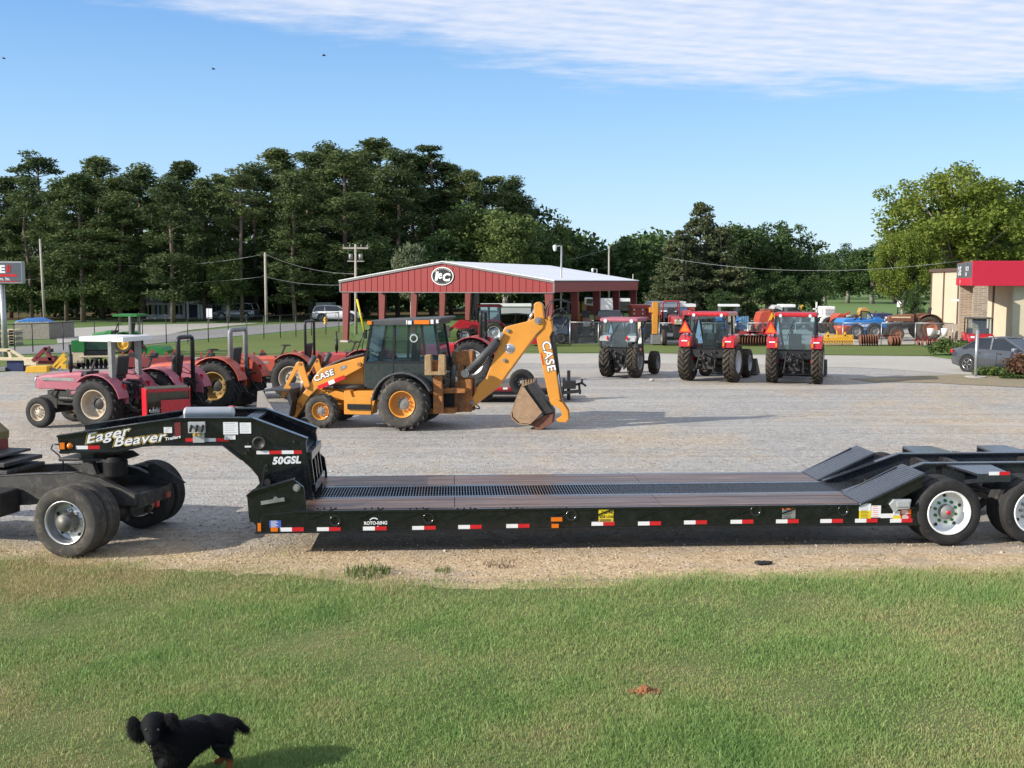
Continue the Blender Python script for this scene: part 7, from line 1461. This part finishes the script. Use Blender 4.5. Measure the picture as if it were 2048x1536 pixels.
s.b('seat_box', WHT, 1872, 661, 1881, 669, .2, .5, .03).discs('closing_wheel', RUST, 1836, 1902, 8, .1, .2)
s = Mac('cultivator', 'rusty cultivator gang behind the fence left of the white hoppers', 'cultivator', 1737, 62.6); s.discs('disc', RUST, 1720, 1754, 8, .1, .34, .4).bars('frame', RUST, ((1716, 674, 1800, 670), (1740, 666, 1740, 684), (1765, 672, 1790, 672)), .09, .4).discs('disc', RUST, 1780, 1798, 4, .1, .3, .7)
s = Mac('white_tank', 'small white ribbed tank on a stand beyond the rusty tractor', 'tank', 1801, 92); x, z = s.F.p(1801, 614); z1 = s.F.p(1801, 602)[1]; m = MB(); m.lathe([(.05, z), (.28, z), (.3, z + .1), (.27, z + .14), (.3, z + .2), (.27, z + .26), (.3, z + .32), (.22, z1), (.02, z1 + .02)], (x, 0, 0), 'z', 18); m.build('tank', WHT, s.t); s.bars('stand', DARK, ((1796, 614, 1794, 640), (1806, 614, 1808, 640), (1794, 626, 1808, 626)), .07)
# utility vehicle below the canopy
q = At(1974, 680, 57.5); s = thing('utility_vehicle', 'red utility cart with dark roof parked under the entrance canopy', 'utility vehicle', (q.x, q.y + 1.2, 0), rad(-104))
m = MB(); m.prism([(-1.2, .5), (-1.2, .95), (-.2, .95), (.0, .6), (.5, .6), (.7, .95), (1.25, .8), (1.3, .5)], -.65, .65); m.build('body', RED, s, .03)
m = MB(); m.bx(-.4, .75, -.65, .65, 1.72, 1.8); m.build('roof', GPLA, s, .02); m = MB()
for a in (.62, -.62):
    for q in (((.75, a, .9), (.55, a, 1.74)), ((-.35, a, .9), (-.35, a, 1.74))): m = MB(); m.bar(*q, .05); m.build('cage_post', DBLK, s)
m = MB(); m.bx(1.24, 1.34, -.5, .5, .42, .6); m.build('bumper', DBLK, s)
m = MB(); m.add([(.75, -.6, .95), (.75, .6, .95), (.56, .6, 1.7), (.56, -.6, 1.7)], [(0, 1, 2, 3)]); m.build('windscreen', CABG2, s)
m = MB(); m.bx(-.15, .2, -.55, .55, .6, .85); m.bx(-.25, -.1, -.55, .55, .85, 1.2); m.build('seat', SEAT, s, .03)
for a in (-.45, .45): m = MB(); m.box((1.27, a, .78), (.06, .2, .1)); m.build('headlight', WLENS, s)
for x in (-.8, .9):
    for a, fl in ((-.62, False), (.62, True)): wheel(s, (x, a, .31), .31, .25, .17, DBLK, 'ag', RUB, .2, .3, 4, .03, flip=fl, nseg=24)
# ---------------------------------------------------------------- dog
def dog():
    O = G(440, 1562); F = Fr((O.x, O.y), rad(-8)); P = lambda px, py, c: Vector((F.p(px, py, c)[0], c, F.p(px, py, c)[1]))
    t = thing('dog', 'small black dog with tan feet standing on the lawn and looking at the camera', 'dog', (O.x, O.y, 0), F.rz)
    zg = 0
    # joints: name -> (px, py, c, radius x, radius y)
    J = [('pelvis', (448, 1451), .155, .112), ('loin', (416, 1458), .12, .14), ('rib', (382, 1474), .06, .155), ('chest', (346, 1498), .0, .165), ('neck', (325, 1478), -.07, .12), ('poll', (312, 1456), -.13, .095), ('skull', (305, 1452), -.18, .088), ('brow', (304, 1466), -.235, .060), ('muzzle', (304, 1487), -.30, .040), ('nose', (304, 1495), -.345, .028)]
    pts = [P(*q, c) for _, q, c, _ in J]; rr = [r * 1.17 for *_, r in J]; pts = [p + Vector((0, 0, .025)) for p in pts]; ed = [(i, i + 1) for i in range(len(J) - 1)]
    def chain_(root, items):
        last = root
        for p, r in items: pts.append(Vector(p)); rr.append(r * 1.12); ed.append((last, len(pts) - 1)); last = len(pts) - 1
    pv = pts[0]; ch = pts[3]
    for side, (dx, dy) in ((0, (0.02, -.07)), (1, (-.10, .09))):       # hind legs: thigh, knee forward, hock back, paw
        b = Vector((pv.x + dx, pv.y + dy, 0)); chain_(0, [((b.x + .01, b.y, pv.z - .12), .088), ((b.x - .05, b.y, .235), .06), ((b.x + .055, b.y, .135), .027), ((b.x + .035, b.y, .05), .022), ((b.x - .02, b.y - .01, .02), .026)])
    for side, (dx, dy) in ((0, (-.05, -.06)), (1, (.02, .08))):
        b = Vector((ch.x + dx, ch.y + dy, 0)); chain_(3, [((b.x, b.y, ch.z - .14), .08), ((b.x + .02, b.y, .19), .034), ((b.x - .0, b.y, .09), .026), ((b.x - .01, b.y - .01, .045), .024), ((b.x - .03, b.y - .04, .018), .027)])
    tl = [P(470, 1440, .2), P(482, 1452, .22), P(491, 1460, .24), P(497, 1456, .26)]; chain_(0, [(tl[0], .04), (tl[1], .026), (tl[2], .03), (tl[3], .016)])
    me = bpy.data.meshes.new('body'); me.from_pydata(pts, ed, []); ob = bpy.data.objects.new('tmp', me); COL.objects.link(ob)
    sk = ob.modifiers.new('skin', 'SKIN'); sk.use_smooth_shade = True; sk.branch_smoothing = .6
    for i, v in enumerate(me.skin_vertices[0].data): v.radius = (rr[i], rr[i]); v.use_root = i == 0
    sb = ob.modifiers.new('sub', 'SUBSURF'); sb.levels = sb.render_levels = 2
    bpy.context.view_layer.update(); bd = bpy.data.meshes.new_from_object(ob.evaluated_get(bpy.context.evaluated_depsgraph_get())); bpy.data.objects.remove(ob)
    COAT, n, b, o = nt('black_tan_coat'); tc = nd(n, 'ShaderNodeTexCoord').outputs['Object']; sp = nd(n, 'ShaderNodeSeparateXYZ'); n.links.new(tc, sp.inputs[0])
    mr = nd(n, 'ShaderNodeMapRange'); n.links.new(mth(n, 'ADD', sp.outputs[2], mth(n, 'MULTIPLY_ADD', noise(n, tc, 12, 3), .08, -.04)), mr.inputs[0]); mr.inputs[1].default_value = .16; mr.inputs[2].default_value = .11
    hind = nd(n, 'ShaderNodeMapRange'); n.links.new(sp.outputs[0], hind.inputs[0]); hind.inputs[1].default_value = -.22; hind.inputs[2].default_value = -.16
    n.links.new(mixc(n, mth(n, 'MULTIPLY', mr.outputs[0], hind.outputs[0]), (.007, .007, .009), (.22, .085, .025)), b.inputs['Base Color']); b.inputs['Roughness'].default_value = .7; b.inputs['Specular IOR Level'].default_value = .15
    bump(n, b, noise(n, tc, 90, 4, .7), .6, .01)
    bd.materials.clear(); bd.materials.append(COAT)
    for p in bd.polygons: p.use_smooth = True
    body = link(bd, 'body', t)
    ears = []
    for ctr, rx, rz_, tilt in (((273, 1456), .052, .096, .32), ((338, 1442), .062, .072, -.6)):
        c_ = P(*ctr, -.15); m = MB(); vs = []; fs = []; na, nb = 14, 9
        for i in range(nb + 1):
            ph = math.pi * i / nb
            for k in range(na):
                th = 2 * math.pi * k / na; x = math.sin(ph) * math.cos(th); y = math.sin(ph) * math.sin(th); z = math.cos(ph)
                w_ = 1 + .25 * -z; X = x * rx * w_; Z = z * rz_; ca, sa = math.cos(tilt), math.sin(tilt)
                vs.append((c_.x + X * ca - Z * sa, c_.y + y * .026 - .03 * (z < 0) * z, c_.z + X * sa + Z * ca))
        fs = [(i * na + k, (i + 1) * na + k, (i + 1) * na + (k + 1) % na, i * na + (k + 1) % na) for i in range(nb) for k in range(na)]
        m.add(vs, fs, True); ears.append(m.build('ear', COAT, t))
    EYE = mat('dog_eye', (.02, .012, .008), None, 5, .05, coat=1)
    from mathutils.bvhtree import BVHTree
    bv = BVHTree.FromPolygons([v.co for v in bd.vertices], [tuple(p.vertices) for p in bd.polygons])
    def on(px, py):       # the spot on the coat seen at this direction, in the dog's own frame
        d = ray(px, py); lo = Vector(((CAM - F.O).dot(F.u), (CAM - F.O).dot(F.n), CH)); h = bv.ray_cast(lo, Vector((d.dot(F.u), d.dot(F.n), d.z)).normalized()); return h[0] if h[0] else P(px, py, -.3)
    for px in (293, 316): q = on(px, 1460); m = MB(); m.sph(q, .013, 12, 8); m.build('eye', EYE, t)
    q = on(304, 1493); m = MB(); m.sph(q, (.021, .016, .015), 12, 8); m.build('nose', mat('dog_nose', (.012, .012, .013), None, 9, .25), t)
    m = MB(); m.tube([on(296, 1500), on(304, 1503), on(312, 1500)], .004, 6); m.build('mouth', DBLK, t)
    # coat: thin tufts lying back along the body
    def fur(bd, K, par, back, seed, l0, head):
        rs = np.random.RandomState(seed); bd.calc_loop_triangles(); tri = np.array([tuple(x.vertices) for x in bd.loop_triangles]); V = np.array([tuple(v.co) for v in bd.vertices]); N_ = np.array([tuple(v.normal) for v in bd.vertices])
        ar = np.linalg.norm(np.cross(V[tri[:, 1]] - V[tri[:, 0]], V[tri[:, 2]] - V[tri[:, 0]]), axis=1); ix = rs.choice(len(tri), K, p=ar / ar.sum())
        w3 = rs.dirichlet((1, 1, 1), K); B = (V[tri[ix]] * w3[:, :, None]).sum(1); NN = (N_[tri[ix]] * w3[:, :, None]).sum(1)
        ln = (l0 + l0 * 1.4 * rs.rand(K))
        if head: ln *= np.clip((B[:, 2] - .1) / .2, .15, 1) * np.clip((B[:, 1] + .30) / .14, .12, 1) * (1 + .5 * (NN[:, 2] < -.2) * (B[:, 2] > .2))
        dr = NN * .45 + np.array(back) + rs.randn(K, 3) * .22; dr /= np.linalg.norm(dr, axis=1)[:, None]
        sd_ = np.cross(dr, NN); sd_ /= np.linalg.norm(sd_, axis=1)[:, None] + 1e-9; sd_ *= .0014
        VV = np.stack([B - sd_, B + sd_, B + dr * ln[:, None] + NN * .002], 1).reshape(-1, 3)
        link(npmesh('fur', VV, np.arange(K * 3).reshape(-1, 3), COAT, 3), 'fur', par)
    fur(bd, 30000, body, (.55, .1, -.65), 9, .016, True)
    for k, e in enumerate(ears): fur(e.data, 3500, e, ((-.3, .3)[k], -.1, -.8), 20 + k, .028, False)
dog()
# ---------------------------------------------------------------- birds
for px, py, lab in ((427, 138, 'tiny dark bird in the blue sky, the lower of the pair over the pines'), (648, 111, 'tiny dark bird high in the blue sky above the pine tops'), (8, 117, 'tiny dark bird at the left edge of the sky')):
    p = At(px, py, 70); m = MB(); m.sph((0, 0, 0), (.13, .04, .04), 8, 6)
    t = thing('bird', lab, 'bird', p, rnd.uniform(-.5, .5), 'birds flying over the yard'); m.build('body', DBLK, t)
    for s in (1, -1): m = MB(); m.add([(.05, 0, .01), (-.05, 0, .01), (-.06, s * .1, .07), (-.09, s * .2, .02), (.02, s * .11, .07)], [(0, 1, 2, 4), (4, 2, 3)]); m.build('wing', DBLK, t)
